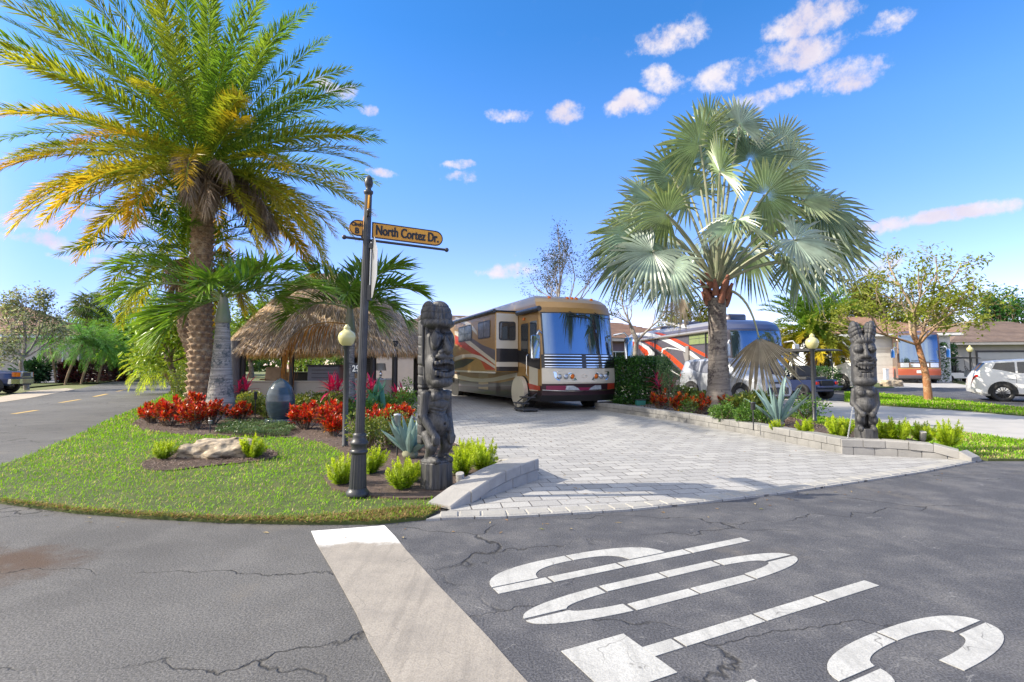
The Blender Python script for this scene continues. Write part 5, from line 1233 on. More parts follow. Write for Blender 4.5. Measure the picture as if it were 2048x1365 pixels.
class Coach:
    def __init__(s, t, W, L, H, side_rows, front_rows, lean=None):
        s.t, s.W, s.L, s.H = t, W, L, H; h = H / 3.82
        s.lean = lean or [(.3, .14), (.5, .03), (.9, 0), (1.35, .02), (1.76, .06), (3.12, .26), (3.3, .34), (3.5, .50), (3.65, .74), (3.75, 1.05), (3.82, 1.6)]
        s.lz = np.array([q[0] * h for q in s.lean]); s.ly = np.array([q[1] for q in s.lean])
        zs = np.unique(np.r_[np.linspace(.3 * h, 3.3 * h, 31), np.linspace(3.3 * h, H, 14), [z for z, _ in side_rows], [z for z, _ in front_rows]]); zs = zs[zs <= H + 1e-6]
        mats = []; rows = {}
        def mi(name):
            if name not in mats: mats.append(name)
            return mats.index(name)
        def pick(rr, z):
            for zt, nm in rr:
                if z < zt: return mi(nm)
            return mi(rr[-1][1])
        s.mats = mats; mb = MB(); nx = 21; u = np.linspace(-1, 1, nx); u = np.sign(u) * np.abs(u) ** .85
        F = []; 
        for z in zs:
            x = W / 2 + u * (W / 2 - s.xin(z)); F.append(np.stack([x, s.yf(x, z), np.full(nx, z)], -1))
        F = np.array(F); m = len(zs)
        for i in range(m - 1): mb.grid(F[i:i + 2], pick(front_rows, (zs[i] + zs[i + 1]) / 2))
        ys = np.r_[0, .35, .7, 1.0]
        for e, flip in ((0, 1), (nx - 1, 0)):
            B = F[:, e]; far = np.stack([B[:, 0], np.full(m, L), B[:, 2]], -1)
            for i in range(m - 1):
                V = np.stack([B[i:i + 2], far[i:i + 2]], 1); mb.grid(V if flip else V[:, ::-1], pick(side_rows, (zs[i] + zs[i + 1]) / 2))
        top = F[-1]; mb.grid(np.stack([top, np.stack([top[:, 0], np.full(nx, L), top[:, 2]], -1)]), pick(side_rows, 99))
        s.backring = [(x, L, z) for x, z in zip(F[:, 0, 0], zs)] + [(x, L, z) for x, z in zip(F[::-1, -1, 0], zs[::-1])]
        mb.add(np.array(s.backring), [tuple(range(2 * m))], pick(side_rows, 1.8)); bt = [tuple(F[0, k]) for k in range(nx)] + [(W, L, zs[0]), (0, L, zs[0])]; mb.add(np.array(bt), [tuple(range(len(bt)))[::-1]], 0)
        s.body = mb.build('body', [M[n] for n in mats], t, True)
        s.body.data.polygons.foreach_set('use_smooth', [True] * len(s.body.data.polygons))
    def xin(s, z):
        r = .42 * s.H / 3.82; q = np.clip((z - (s.H - r)) / r, 0, 1); return r * 1.15 * (1 - np.sqrt(np.maximum(0, 1 - q ** 2)))
    def yf(s, x, z): return np.interp(z, s.lz, s.ly) + .30 * np.abs(2 * np.asarray(x) / s.W - 1) ** 2.6
    def fpatch(s, mb, x0, x1, z0, z1, off=.012, nx=18, nz=6, mat=0, bend=0.0):
        x = np.linspace(x0, x1, nx); z = np.linspace(z0, z1, nz); X, Z = np.meshgrid(x, z); Z = Z + bend * ((X - s.W / 2) / (s.W / 2)) ** 2
        Y = s.yf(X, Z); Fr = np.stack([X, Y - off, Z], -1); Bk = np.stack([X, Y + .02, Z], -1); mb.grid(Fr, mat)
        for A, B in ((Fr[0], Bk[0]), (Bk[-1], Fr[-1])): mb.grid(np.stack([B, A]), mat)
        for A, B in ((Fr[:, 0], Bk[:, 0]), (Bk[:, -1], Fr[:, -1])): mb.grid(np.stack([A, B]), mat)
    def fprism(s, mb, poly, off=.02, mat=0): mb.prism(poly, -.02, off, lambda u, v, w: (u, float(s.yf(u, v)) - w, v), mat)
    def sprism(s, mb, poly, x=0.0, off=.004, mat=0): mb.prism(poly, -.01, off, lambda u, v, w: (x - w, u, v), mat)
    def round_rect(s, x0, x1, z0, z1, r, n=5):
        p = []
        for cx, cz, a in ((x1 - r, z1 - r, 0), (x0 + r, z1 - r, 90), (x0 + r, z0 + r, 180), (x1 - r, z0 + r, 270)): p += [(cx + r * math.cos(R(a + 90 * k / n)), cz + r * math.sin(R(a + 90 * k / n))) for k in range(n + 1)]
        return p
    def swindow(s, y0, y1, z0, z1, x=0.0, glass='glass_dark', r=.07, bars=1, par=None):
        mb = MB(); s.sprism(mb, s.round_rect(y0, y1, z0, z1, r), x, .012); w = mb.build('window', M['black_metal'], par or s.t)
        mb = MB(); s.sprism(mb, s.round_rect(y0 + .05, y1 - .05, z0 + .05, z1 - .05, r * .7), x, .0145); mb.build('pane', M[glass], w)
        if bars:
            mb = MB(); mb.box((x - .017, (y0 + y1) / 2, (z0 + z1) / 2), (.006, .02, z1 - z0 - .1)); mb.box((x - .017, (y0 + y1) / 2, z0 + (z1 - z0) * .48), (.005, y1 - y0 - .1, .018)); mb.build('sash', M['black_metal'], w)
    def windscreen(s, x0, x1, z0, z1, mat='glass_sky'):
        mb = MB(); s.fpatch(mb, x0 - .04, x1 + .04, z0 - .04, z1 + .04, .004, 26, 8); mb.build('windscreen_seal', M['black_metal'], s.t, True)
        mb = MB(); s.fpatch(mb, x0, x1, z0, z1, .010, 30, 14); return mb.build('windscreen', M[mat], s.t, True)
    def wiper(s, x, z, dx, dz):
        mb = MB(); a = np.array([x, float(s.yf(x, z)) - .03, z]); b = np.array([x + dx, float(s.yf(x + dx, z + dz)) - .05, z + dz]); mb.tube([a, a + [0, -.05, 0], b], .012, 6); mb.tube([b + (-.4, .0, .03), b + (.4, .0, -.03)], .011, 5); mb.build('wiper', M['black'], s.t)
    def light(s, nm, x, z, r, mat, off=.03, bezel=True):
        y = float(s.yf(x, z)); mb = MB(); n = 18; a = np.linspace(0, 2 * np.pi, n, endpoint=False)
        V = np.stack([np.stack([x + q * np.cos(a), np.full(n, y - o), z + q * np.sin(a)], -1) for q, o in ((r, -.02), (r, off), (r * .85, off + .012), (.001, off + .02))]); mb.grid(V[:, ::-1], wrap=True); o = mb.build(nm, M[mat], s.t, True)
        if bezel:
            mb = MB(); V = np.stack([np.stack([x + q * np.cos(a), np.full(n, y - o2), z + q * np.sin(a)], -1) for q, o2 in ((r * 1.02, 0), (r * 1.2, off + .004), (r * 1.05, off + .014))]); mb.grid(V[:, ::-1], wrap=True); mb.build('bezel', M['chrome'], o, True)
    def mirror(s, sg, z, arm=.45, mat='chrome', drop=.75):
        x = 0 if sg < 0 else s.W; y = .35; mb = MB(); mb.tube([(x, y, z), (x + sg * arm * .7, y - .28, z + .06), (x + sg * arm, y - .32, z - .08)], [.035, .03, .03], 8); m = mb.build('mirror', M[mat], s.t, True)
        mb = MB(); mb.box((x + sg * (arm + .04), y - .30, z - .08 - drop / 2), (.26, .16, drop), bev=.06); mb.build('mirror_head', M[mat], m, True)
        mb = MB(); mb.box((x + sg * (arm + .04), y - .20, z - .08 - drop / 2), (.20, .03, drop * .85)); mb.build('mirror_glass', M['glass_dark'], m)

# ---- tan coach on the driveway
ph1 = R(23); t = thing('motorhome', 'large tan and gold motorhome with red swooshes and extended slide-out parked on the paver driveway', 'motorhome', (1.05, 16.0, .02), ph1, 'parked motorhomes')
c1 = Coach(t, 2.70, 13.7, 3.82, [(.50, 'coach_black'), (.80, 'maroon'), (3.42, 'gold'), (9, 'gold_lt')], [(.50, 'coach_black'), (.86, 'maroon'), (1.34, 'cream'), (1.78, 'coach_black'), (3.5, 'gold'), (9, 'gold_lt')])
def plane_pt(px, py, org, phi, x=0.0):
    """where the sight line through a photograph pixel meets the coach's side plane: (distance back, height)"""
    d = pix_dir(px, py); ax = np.array([math.cos(phi), math.sin(phi)]); bk = np.array([-math.sin(phi), math.cos(phi)]); o = np.array(org[:2]) + ax * x
    tt = (o @ ax) / (d.x * ax[0] + d.y * ax[1]); q = np.array([d.x, d.y]) * tt - o; return (float(q @ bk), CAMH + tt * d.z - org[2])
def traced(zoom, pts, org, phi, x=0.0): return [(max(u, .42 if x == 0 else 2.14), v) for u, v in (plane_pt(zoom[0] + a / zoom[2], zoom[1] + b / zoom[2], org, phi, x) for a, b in pts)]
O1 = (1.05, 16.0, .02); Z4 = (800, 560, 4.267)
c1.windscreen(.10, 2.60, 1.80, 3.10)
mb = MB(); c1.fpatch(mb, .10, 2.60, 1.36, 1.76, .006, 24, 4); gr = mb.build('grille', M['coach_black'], t, True)
mb = MB()
for z in (1.745, 1.65, 1.555, 1.46, 1.385): c1.fpatch(mb, .08, 1.27, z - .013, z + .011, .035, 16, 3, bend=.01); c1.fpatch(mb, 1.43, 2.62, z - .013, z + .011, .035, 16, 3, bend=.01)
mb.build('grille_bar', M['chrome'], gr, True)
mb = MB(); c1.fpatch(mb, .02, 2.68, .90, 1.33, .012, 26, 5, bend=.03); mb.build('headlamp_band', M['cream'], t, True)
mb = MB(); c1.fpatch(mb, .01, 2.69, .62, .64, .03, 26, 3, bend=.04); mb.build('bumper_trim', M['chrome'], t, True)
mb = MB(); c1.fpatch(mb, .12, .72, .66, .80, .008, 8, 3); mb.build('magenta_flash', M['magenta'], t, True); mb = MB(); c1.fpatch(mb, 1.1, 1.6, .645, .74, .006, 8, 3); mb.build('magenta_flash', M['magenta'], t, True)
mb = MB(); c1.fpatch(mb, 2.3, 2.66, .66, .86, .008, 8, 3); mb.build('red_flash', M['red_paint'], t, True)
for sg in (0, 1):
    fx = (lambda x: x) if sg == 0 else (lambda x: 2.70 - x)
    mb = MB(); poly = [(fx(a), b) for a, b in ((.32, 1.24), (.46, 1.25), (.90, 1.20), (1.08, .98), (1.0, .96), (.45, .97), (.36, 1.05))]; c1.fprism(mb, poly if sg == 0 else poly[::-1], .022); mb.build('headlight_housing', M['chrome'], t)
    for x, mt, r in ((.50, 'lens', .075), (.71, 'lens', .075), (.92, 'amber', .075)): c1.light('headlight' if mt == 'lens' else 'indicator', fx(x), 1.09, r, mt, .03)
    mb = MB(); poly = [(fx(a), b) for a, b in ((.72, .80), (.95, .80), (1.12, .72), (1.18, .66), (.70, .67))]; c1.fprism(mb, poly if sg == 0 else poly[::-1], .03); mb.build('fog_light', M['lens'], t)
mb = MB(); ang = np.linspace(0, 2 * np.pi, 20); mb.tube([(1.35 + .10 * math.cos(a), float(c1.yf(1.35, 1.09)) - .022, 1.09 + .055 * math.sin(a)) for a in ang], .006, 5, cap=False); mb.tube([(1.32, -.024, 1.06), (1.36, -.024, 1.12), (1.40, -.024, 1.11)], .006, 5); mb.build('badge', M['chrome'], t)
for x in (.35, .95, 1.9): c1.wiper(x, 3.16, .35, -.16) if x != .35 else None
for x in (.55, 1.18, 1.35, 1.52, 2.15):
    mb = MB(); z = 3.66; mb.lathe([(.001, .06), (.035, .05), (.045, .0), (.05, -.03)][::-1], 12, (x, float(c1.yf(x, z)), z), sx=1.4); mb.build('marker_light', M['amber'], t, True)
c1.mirror(-1, 2.45, .30, 'chrome', .75); c1.mirror(1, 2.45, .35, 'chrome', .75)
# entry door and cab window on the near side
mb = MB(); c1.sprism(mb, c1.round_rect(.55, 1.22, .62, 2.98, .06), 0, .012); dr = mb.build('entry_door', M['gold'], t)
mb = MB(); c1.sprism(mb, c1.round_rect(.63, 1.14, 1.66, 2.88, .05), 0, .018); mb.build('door_glass', M['glass_sky'], dr)
mb = MB(); c1.sprism(mb, c1.round_rect(.56, 1.21, .63, 1.5, .04), 0, .014); mb.build('door_lower', M['cream'], dr)
mb = MB(); mb.tube([(-.02, 1.30, 1.1), (-.07, 1.30, 1.15), (-.07, 1.30, 1.75), (-.02, 1.30, 1.8)], .016, 8); mb.build('handle', M['chrome'], dr)
c1.swindow(1.30, 1.88, 1.75, 2.85, 0, 'glass_dark', .06, 0)
mb = MB(); mb.tube([(-.11, .25, 3.22), (-.11, 1.95, 3.22)], .085, 12); mb.build('door_awning', M['black_metal'], t, True)
c1.light if False else None
mb = MB(); mb.box((-.03, 1.62, 3.0), (.06, .10, .09), bev=.02); mb.build('porch_light', M['amber'], t)
# swoosh and lower-body graphics on the side
def side_poly(nm, mat, zoom, pts, org, phi, x, off, par=None, cc=None):
    mb = MB(); (cc or c1).sprism(mb, traced(zoom, pts, org, phi, x), x, off); return mb.build(nm, M[mat], par or t)
side_poly('swoosh', 'coach_black', Z4, [(1005, 600), (1060, 610), (1130, 640), (1200, 655), (1250, 660), (1250, 765), (1180, 760), (1100, 735), (1010, 700)], O1, ph1, 0, .0165)
side_poly('swoosh', 'cream', Z4, [(450, 800), (520, 815), (600, 835), (700, 845), (800, 835), (900, 812), (1000, 795), (1000, 825), (900, 850), (800, 868), (700, 874), (600, 866), (450, 835)], O1, ph1, 0, .005)
side_poly('swoosh', 'charcoal', Z4, [(450, 845), (560, 872), (700, 895), (850, 880), (990, 850), (990, 905), (700, 915), (450, 900)], O1, ph1, 0, .004)
side_poly('swoosh', 'red_paint', Z4, [(1090, 880), (1235, 912), (1250, 950), (1110, 935)], O1, ph1, 0, .017)
# slide-outs
def slide(y0, y1, z0, z1, depth, par):
    mb = MB(); mb.box((-depth / 2, (y0 + y1) / 2, (z0 + z1) / 2), (depth - .002, y1 - y0, z1 - z0), bev=.03); s = mb.build('slide_out', M['gold'], par)
    mb = MB(); mb.tube([(-depth - .05, y0 - .03, z1 + .02), (-depth - .05, y1 + .03, z1 + .02)], .065, 10); mb.box((-depth / 2, (y0 + y1) / 2, z1 + .035), (depth, y1 - y0, .03)); mb.build('slide_awning', M['black_metal'], s); return s
sl = slide(2.12, 9.4, 1.22, 3.28, .85, t)
c1.swindow(2.62, 3.9, 2.42, 3.04, -.85, 'glass_grey', .08, 1, None); c1.swindow(4.62, 6.35, 2.42, 3.04, -.85, 'glass_grey', .08, 1, None)
for nm, mt, pts, off in (
    ('swoosh', 'charcoal', [(585, 520), (612, 498), (700, 555), (812, 598), (812, 700), (760, 662), (680, 590)], .005),
    ('swoosh', 'red_paint', [(470, 470), (492, 470), (560, 520), (660, 590), (812, 735), (812, 768), (730, 768), (690, 690), (600, 620), (470, 545)], .004),
    ('swoosh', 'cream', [(468, 436), (500, 445), (620, 540), (720, 620), (812, 690), (812, 722), (700, 640), (590, 560), (520, 500), (468, 468)], .007),
    ('swoosh', 'cream', [(470, 318), (540, 335), (610, 380), (655, 440), (662, 475), (630, 440), (560, 380), (470, 345)], .006),
    ('swoosh', 'cream', [(465, 660), (530, 637), (620, 632), (690, 652), (812, 735), (812, 760), (720, 700), (640, 662), (560, 662), (465, 695)], .008),
    ('swoosh', 'coach_black', [(465, 700), (560, 672), (640, 680), (590, 715), (540, 745), (465, 762)], .005),
    ('swoosh', 'cream', [(465, 770), (812, 785), (812, 800), (465, 785)], .004)): side_poly(nm, mt, Z4, pts, O1, ph1, -.85, off, sl)
# end of the slide-out that faces the street
fe = lambda u, v, w: (-.85 + u, 2.12 - w, v)
def end_panel(nm, mat, u0, u1, v0, v1, off):
    mb = MB(); mb.prism(c1.round_rect(u0, u1, v0, v1, .005), -.01, off, fe); return mb.build(nm, M[mat], sl)
end_panel('end_panel', 'cream', .03, .83, 2.02, 3.22, .004); end_panel('end_panel', 'coach_black', .03, .83, 1.56, 2.02, .0045); end_panel('end_panel', 'cream', .03, .83, 1.40, 1.56, .004); end_panel('end_panel', 'coach_black', .03, .83, 1.25, 1.40, .0045)
mb = MB(); mb.prism(c1.round_rect(.12, .74, 2.30, 2.95, .08), -.01, .016, fe); w_ = mb.build('window', M['black_metal'], sl); mb = MB(); mb.prism(c1.round_rect(.17, .69, 2.35, 2.90, .06), .0, .018, fe); mb.build('pane', M['glass_dark'], w_) if False else mb.build('pane', M['glass_dark'], sl)
s2 = slide(10.0, 13.2, 1.22, 3.2, .8, t); mb = MB(); c1.sprism(mb, [(10.05, 1.3), (13.1, 1.3), (13.1, 2.0), (10.05, 2.4)], -.8, .004); mb.build('swoosh', M['red_paint'], s2)
for i, y in enumerate(np.arange(2.6, 12.6, 1.25)):
    mb = MB(); c1.sprism(mb, c1.round_rect(y, y + 1.15, .50, 1.16, .02), 0, .0035); mb.build('storage_hatch', M['maroon' if i > 3 else 'gold_lt'], t) if i in (2, 5) else None
for y in (1.75, 9.6): wheel(t, (.14, y, .46), .5, .28, -1, 'rim'); wheel(t, (2.56, y, .46), .5, .28, 1, 'rim')
for yy in (1.75, 9.6): mb = MB(); recess(mb, (0, yy, .5), .60, -1); mb.build('wheel_arch', M['black'], t)
mb = MB(); mb.prism([(.52 * math.cos(a) * (1 if math.sin(a) > -.5 else 1) + 1.75, max(.06, .56 + .52 * math.sin(a))) for a in np.linspace(0, 2 * np.pi, 28, endpoint=False)], .05, .20, lambda u, v, w: (-w, u, v)); mb.build('tyre_cover', M['cream'], t)
t2 = None
mb = MB()
for i, (z, y) in enumerate(((.42, .0), (.24, .0))): mb.box((-.22 - .22 * i, .9, z), (.30, .62, .04), bev=.008); 
for yy in (.62, 1.18): mb.tube([(-.02, yy, .55), (-.5, yy, .22)], .018, 6); mb.tube([(-.5, yy, .22), (-.5, yy, .0)], .018, 6)
mb.build('entry_step', M['black_metal'], t)
mat_ = thing('step_mat', 'dark folding step platform lying beside the tan motorhome door', 'step', tuple(G(1053, 823, .02)), ph1); mb = MB(); mb.box((0, 0, .07), (.55, .7, .05), bev=.01)
for x in (-.22, .22):
    for y in (-.28, .28): mb.box((x, y, .025), (.05, .05, .05))
mb.build('platform', M['dark_grey'], mat_); mb = MB(); mb.box((0, 0, .104), (.5, .64, .012)); mb.build('tread', M['black'], mat_)

# ---- grey coach with orange swooshes behind the silver car
ph2 = R(10); O2 = (9.44, 22.0, .05); t = thing('motorhome', 'charcoal grey motorhome with orange red and white swooshes behind the silver car', 'motorhome', O2, ph2, 'parked motorhomes')
c2 = Coach(t, 2.6, 11.5, 3.55, [(.45, 'coach_black'), (3.3, 'charcoal'), (9, 'coach_grey')], [(.9, 'coach_black'), (3.0, 'charcoal'), (9, 'blue_roof')])
c2.windscreen(.12, 2.48, 1.45, 2.95); c2.wiper(.8, 1.42, .4, .1); c2.wiper(1.7, 1.42, .4, .1)
mb = MB()
for z in (.75, .9, 1.05): c2.fpatch(mb, .6, 2.0, z - .03, z + .02, .03, 12, 3)
mb.build('grille', M['chrome'], t, True)
for x in (.35, 2.25): c2.light('headlight', x, 1.0, .11, 'lens')
c2.mirror(-1, 2.45, .3, 'coach_white', .55); c2.mirror(1, 2.45, .3, 'coach_white', .55)
Z6 = (1240, 580, 7.583)
for mt, pts, off in (
    ('coach_grey', [(950, 945), (1215, 1075), (1330, 1100), (1330, 1365), (1170, 1365), (1000, 1130)], .003),
    ('orange_red', [(510, 650), (590, 648), (760, 705), (900, 765), (1320, 985), (1330, 1040), (1150, 945), (900, 810), (700, 720)], .006),
    ('coach_white', [(200, 655), (420, 650), (600, 690), (760, 750), (920, 840), (1100, 950), (1235, 1060), (1215, 1088), (1050, 985), (900, 895), (700, 795), (500, 712), (200, 682)], .005),
    ('orange_red', [(280, 742), (335, 735), (560, 830), (800, 1000), (1000, 1180), (1165, 1365), (1050, 1365), (900, 1185), (700, 995), (500, 862)], .0065),
    ('coach_black', [(430, 850), (560, 930), (700, 1030), (860, 1180), (1000, 1365), (500, 1365), (560, 1120), (520, 960)], .003),
    ('coach_white', [(180, 740), (300, 790), (430, 860), (520, 950), (530, 1020), (480, 1080), (400, 1085), (180, 1030), (180, 1000), (340, 1030), (430, 980), (420, 930), (330, 850), (180, 780)], .005),
    ('orange_red', [(180, 775), (320, 850), (420, 920), (440, 975), (400, 1020), (370, 985), (300, 900), (180, 840)], .006),
    ('coach_white', [(500, 470), (640, 475), (800, 500), (1000, 558), (1030, 585), (950, 575), (780, 530), (620, 500)], .005),
    ('coach_white', [(620, 960), (640, 895), (720, 872), (850, 890), (960, 930), (840, 905), (720, 890), (655, 915), (640, 970), (680, 1060), (800, 1230), (980, 1340), (780, 1240), (650, 1060)], .0075)):
    mb = MB(); c2.sprism(mb, traced(Z6, pts, O2, ph2), 0, off); mb.build('swoosh', M[mt], t)
ya, za = plane_pt(1240 + 1320 / 7.583, 580 + 610 / 7.583, O2, ph2); yb, zb = plane_pt(1240 + 1045 / 7.583, 580 + 850 / 7.583, O2, ph2)
c2.swindow(ya - .3, yb, zb, za, 0, 'glass_green', .08, 1)
ya, za = plane_pt(1453, 657, O2, ph2); yb, zb = plane_pt(1432, 668, O2, ph2); c2.swindow(max(.5, ya), max(1.3, yb), 2.15, 2.75, 0, 'glass_green', .05, 0)
mb = MB(); c2.sprism(mb, c2.round_rect(.55, 1.25, .5, 2.9, .05), 0, .008); dr = mb.build('entry_door', M['coach_grey'], t); mb = MB(); c2.sprism(mb, c2.round_rect(.65, 1.15, 1.5, 2.1, .05), 0, .012); mb.build('door_glass', M['white'], dr)
mb = MB(); mb.tube([(-.12, 1.5, 3.05), (-.12, 9.5, 3.02)], .075, 10); mb.build('awning', M['coach_grey'], t, True)
for y in (2.2, 7.5):
    mb = MB(); mb.tube([(-.06, y, 3.0), (-.06, y, 1.1)], .03, 6); mb.build('awning_arm', M['black_metal'], t)
mb = MB(); mb.box((-.05, 3.9, 2.05), (.1, .28, .75), bev=.03); mb.build('awning_motor', M['coach_grey'], t)
for y in (2.3, 6.2, 9.2):
    mb = MB(); mb.box((1.3, y, 3.67), (.9, 1.2, .32), bev=.12); mb.build('roof_unit', M['charcoal'], t, True)
for y in (2.0, 8.2): wheel(t, (.14, y, .45), .48, .26, -1); wheel(t, (2.46, y, .45), .48, .26, 1)

# ---- rust red coach across the road
ph3 = R(-30); O3 = (29.7, 40.0, zg(40)); t = thing('motorhome', 'rust red and dark brown motorhome parked across the road on the right', 'motorhome', O3, ph3, 'parked motorhomes')
c3 = Coach(t, 2.6, 11.5, 4.05, [(.4, 'coach_black'), (1.2, 'rust'), (1.3, 'gold'), (9, 'bronze')], [(.38, 'coach_black'), (.62, 'charcoal'), (1.1, 'rust'), (1.16, 'gold'), (9, 'bronze')])
c3.windscreen(.12, 2.48, 1.6, 3.7); c3.wiper(.8, 1.62, .4, .1); c3.wiper(1.7, 1.62, .4, .1)
mb = MB(); c3.fpatch(mb, .15, .65, 1.22, 1.55, .03, 6, 4); mb.build('headlight', M['lens'], t); mb = MB(); c3.fpatch(mb, 1.95, 2.45, 1.22, 1.55, .03, 6, 4); mb.build('headlight', M['lens'], t)
mb = MB(); c3.fpatch(mb, .75, 1.85, 1.25, 1.5, .02, 10, 4); mb.build('grille', M['chrome'], t); mb = MB(); c3.fpatch(mb, 1.1, 1.5, .78, .98, .03, 6, 3); mb.build('licence_plate', M['white'], t)
c3.swindow(1.5, 2.2, 2.2, 3.2, 0, 'glass_green', .06, 0); mb = MB(); c3.sprism(mb, c3.round_rect(.5, 1.3, .6, 3.35, .06), 0, .010); dr = mb.build('entry_door', M['bronze'], t); mb = MB(); c3.sprism(mb, c3.round_rect(.6, 1.2, 2.0, 3.2, .06), 0, .014); mb.build('door_glass', M['glass_grey'], dr)
c3.mirror(-1, 2.7, .3, 'chrome', .7); c3.mirror(1, 2.7, .35, 'chrome', .7)
for y in (2.2, 8.4): wheel(t, (.14, y, .48), .52, .26, -1); wheel(t, (2.46, y, .48), .52, .26, 1)
mb = MB(); recess(mb, (0, 2.2, .5), .62, -1); mb.build('wheel_arch', M['black'], t)

# ---- cars
class Car:
    def __init__(s, t, L, W, H, top, belt, paint, zb=.24, roofw=.78, nose=.10, tail=.08):
        s.t, s.L, s.W, s.H = t, L, W, H; s.top, s.bl, s.zb, s.rw, s.nose, s.tail = np.array(top), np.array(belt), zb, roofw, nose, tail
        U = np.unique(np.r_[np.linspace(0, .1, 9), np.linspace(.1, .9, 61), np.linspace(.9, 1, 9)]); V = np.linspace(0, 6, 31); mb = MB()
        A = np.array([[s.S(u, v, -1) for v in V] + [s.S(u, v, 1) for v in V[::-1][1:]] for u in U]); mb.grid(A)
        mb.add(A[0], [tuple(range(A.shape[1]))]); mb.add(A[-1], [tuple(range(A.shape[1]))[::-1]]); s.body = mb.build('body', M[paint], t, True)
    def S(s, u, v, sg, off=0.0):
        tp = np.interp(u, s.top[:, 0], s.top[:, 1]) * s.H; be = min(np.interp(u, s.bl[:, 0], s.bl[:, 1]) * s.H, tp - .03); k = np.clip((tp - be) / (.22 * s.H), 0, 1)
        w = s.W / 2 * (1 - .26 * max(0, 1 - u / s.nose) ** 2.2 - .15 * max(0, 1 - (1 - u) / s.tail) ** 2); zb = s.zb + .12 * max(0, 1 - u / .06) + .14 * max(0, 1 - (1 - u) / .07)
        rw = w * ((1 - k) * .90 + k * s.rw)
        X = [w * .88, w * .985, w, w * .965, rw + .02, rw * .80, 0]; Z = [zb, zb + .10, (zb + be) / 2 + .05, be, tp - .05, tp - .005, tp + .012]
        i = np.arange(7); 
        x, z = np.interp(v, i, X), np.interp(v, i, Z); return np.array([s.W / 2 + sg * (x + off * (v < 4.5)), u * s.L, z + off * (v > 4)])
    def patch(s, mb, c, sg, off=.006, n=8):
        """c: four (u, v) corners, bilinear"""
        c = np.array(c, float); q = np.linspace(0, 1, n); G_ = np.array([[(1 - a) * ((1 - b) * c[0] + b * c[1]) + a * ((1 - b) * c[3] + b * c[2]) for b in q] for a in q]); mb.grid(np.array([[s.S(p[0], p[1], sg, off) for p in r] for r in G_]))
    def window(s, c, sg, mat='glass_dark', nm='window'):
        mb = MB(); s.patch(mb, c, sg); return mb.build(nm, M[mat], s.t, True)
    def screen(s, u0, u1, v0, nm='windscreen', mat='glass_dark'):
        mb = MB()
        for sg in (-1, 1): s.patch(mb, [(u0, v0), (u0, 6), (u1, 6), (u1, v0)], sg, .012)
        mb.build(nm, M[mat], s.t, True)
    def wheels(s, uf, ur, r, w, rim='rim', spokes=7):
        for u in (uf, ur):
            for sg in (-1, 1):
                x = s.W / 2 + sg * (s.W / 2 - w / 2 + .015); wheel(s.t, (x, u * s.L, r), r, w, sg, rim, spokes=spokes)
                n = 30; a = np.linspace(-.15, np.pi + .15, n); xx = s.W / 2 + sg * (s.W / 2 + .012); mb = MB()
                P_ = np.array([(xx, u * s.L + q * math.cos(k), r * 1.02 + q * math.sin(k)) for q in (r * .7, r * 1.22) for k in a]).reshape(2, n, 3); mb.grid(P_); mb.build('wheel_arch', M['black'], s.t)
SUVTOP = [(0, .47), (.02, .56), (.06, .60), (.24, .645), (.29, .67), (.44, .955), (.52, .995), (.62, 1.0), (.82, .965), (.90, .93), (.965, .70), (.99, .58), (1, .42)]
BELT = [(0, .45), (.05, .52), (.3, .60), (.8, .64), (1, .66)]
def suv(label, loc, rz, paint, L=4.6, W=1.9, H=1.68, group=None, top=SUVTOP, rim='rim_dark', glass='glass_dark', name='parked_suv', cat='SUV'):
    t = thing(name, label, cat, loc, rz, group); c = Car(t, L, W, H, top, BELT, paint)
    for sg in (-1, 1):
        c.window([(.325, 3.12), (.50, 3.12), (.50, 3.9), (.435, 3.9)], sg, glass); c.window([(.515, 3.12), (.70, 3.12), (.70, 3.9), (.515, 3.9)], sg, glass); c.window([(.715, 3.12), (.86, 3.45), (.835, 3.9), (.715, 3.9)], sg, glass)
        mb = MB(); c.patch(mb, [(.1, .02), (.95, .02), (.95, .9), (.1, .9)], sg, .004, 12); mb.build('sill', M['dark_grey'], t, True)
        mb = MB(); c.patch(mb, [(.955, 2.6), (.997, 2.6), (.997, 2.9), (.955, 2.9)], sg, .012); mb.build('tail_light', M['red_lens'], t, True)
        mb = MB(); c.patch(mb, [(.003, 2.3), (.06, 2.5), (.06, 2.85), (.003, 2.85)], sg, .010); mb.build('headlight', M['lens'], t, True)
        for u in (.505, .71):
            mb = MB(); c.patch(mb, [(u, .9), (u + .003, .9), (u + .003, 3.1), (u, 3.1)], sg, .002, 6); mb.build('door_gap', M['dark_grey'], t)
        for u in (.55, .74):
            mb = MB(); p = c.S(u, 2.55, sg, .02); mb.box(p, (.03, .2, .03), bev=.01); mb.build('door_handle', M[paint], t)
        mb = MB(); p = c.S(.33, 3.2, sg, .12); mb.box(p, (.2, .12, .14), bev=.04); mb.build('mirror', M[paint], t)
    c.screen(.30, .43, 4.1, 'windscreen', glass); c.screen(.905, .96, 4.2, 'rear_window', glass); c.wheels(.195, .80, .36 * H / 1.68, .24, rim); return t, c
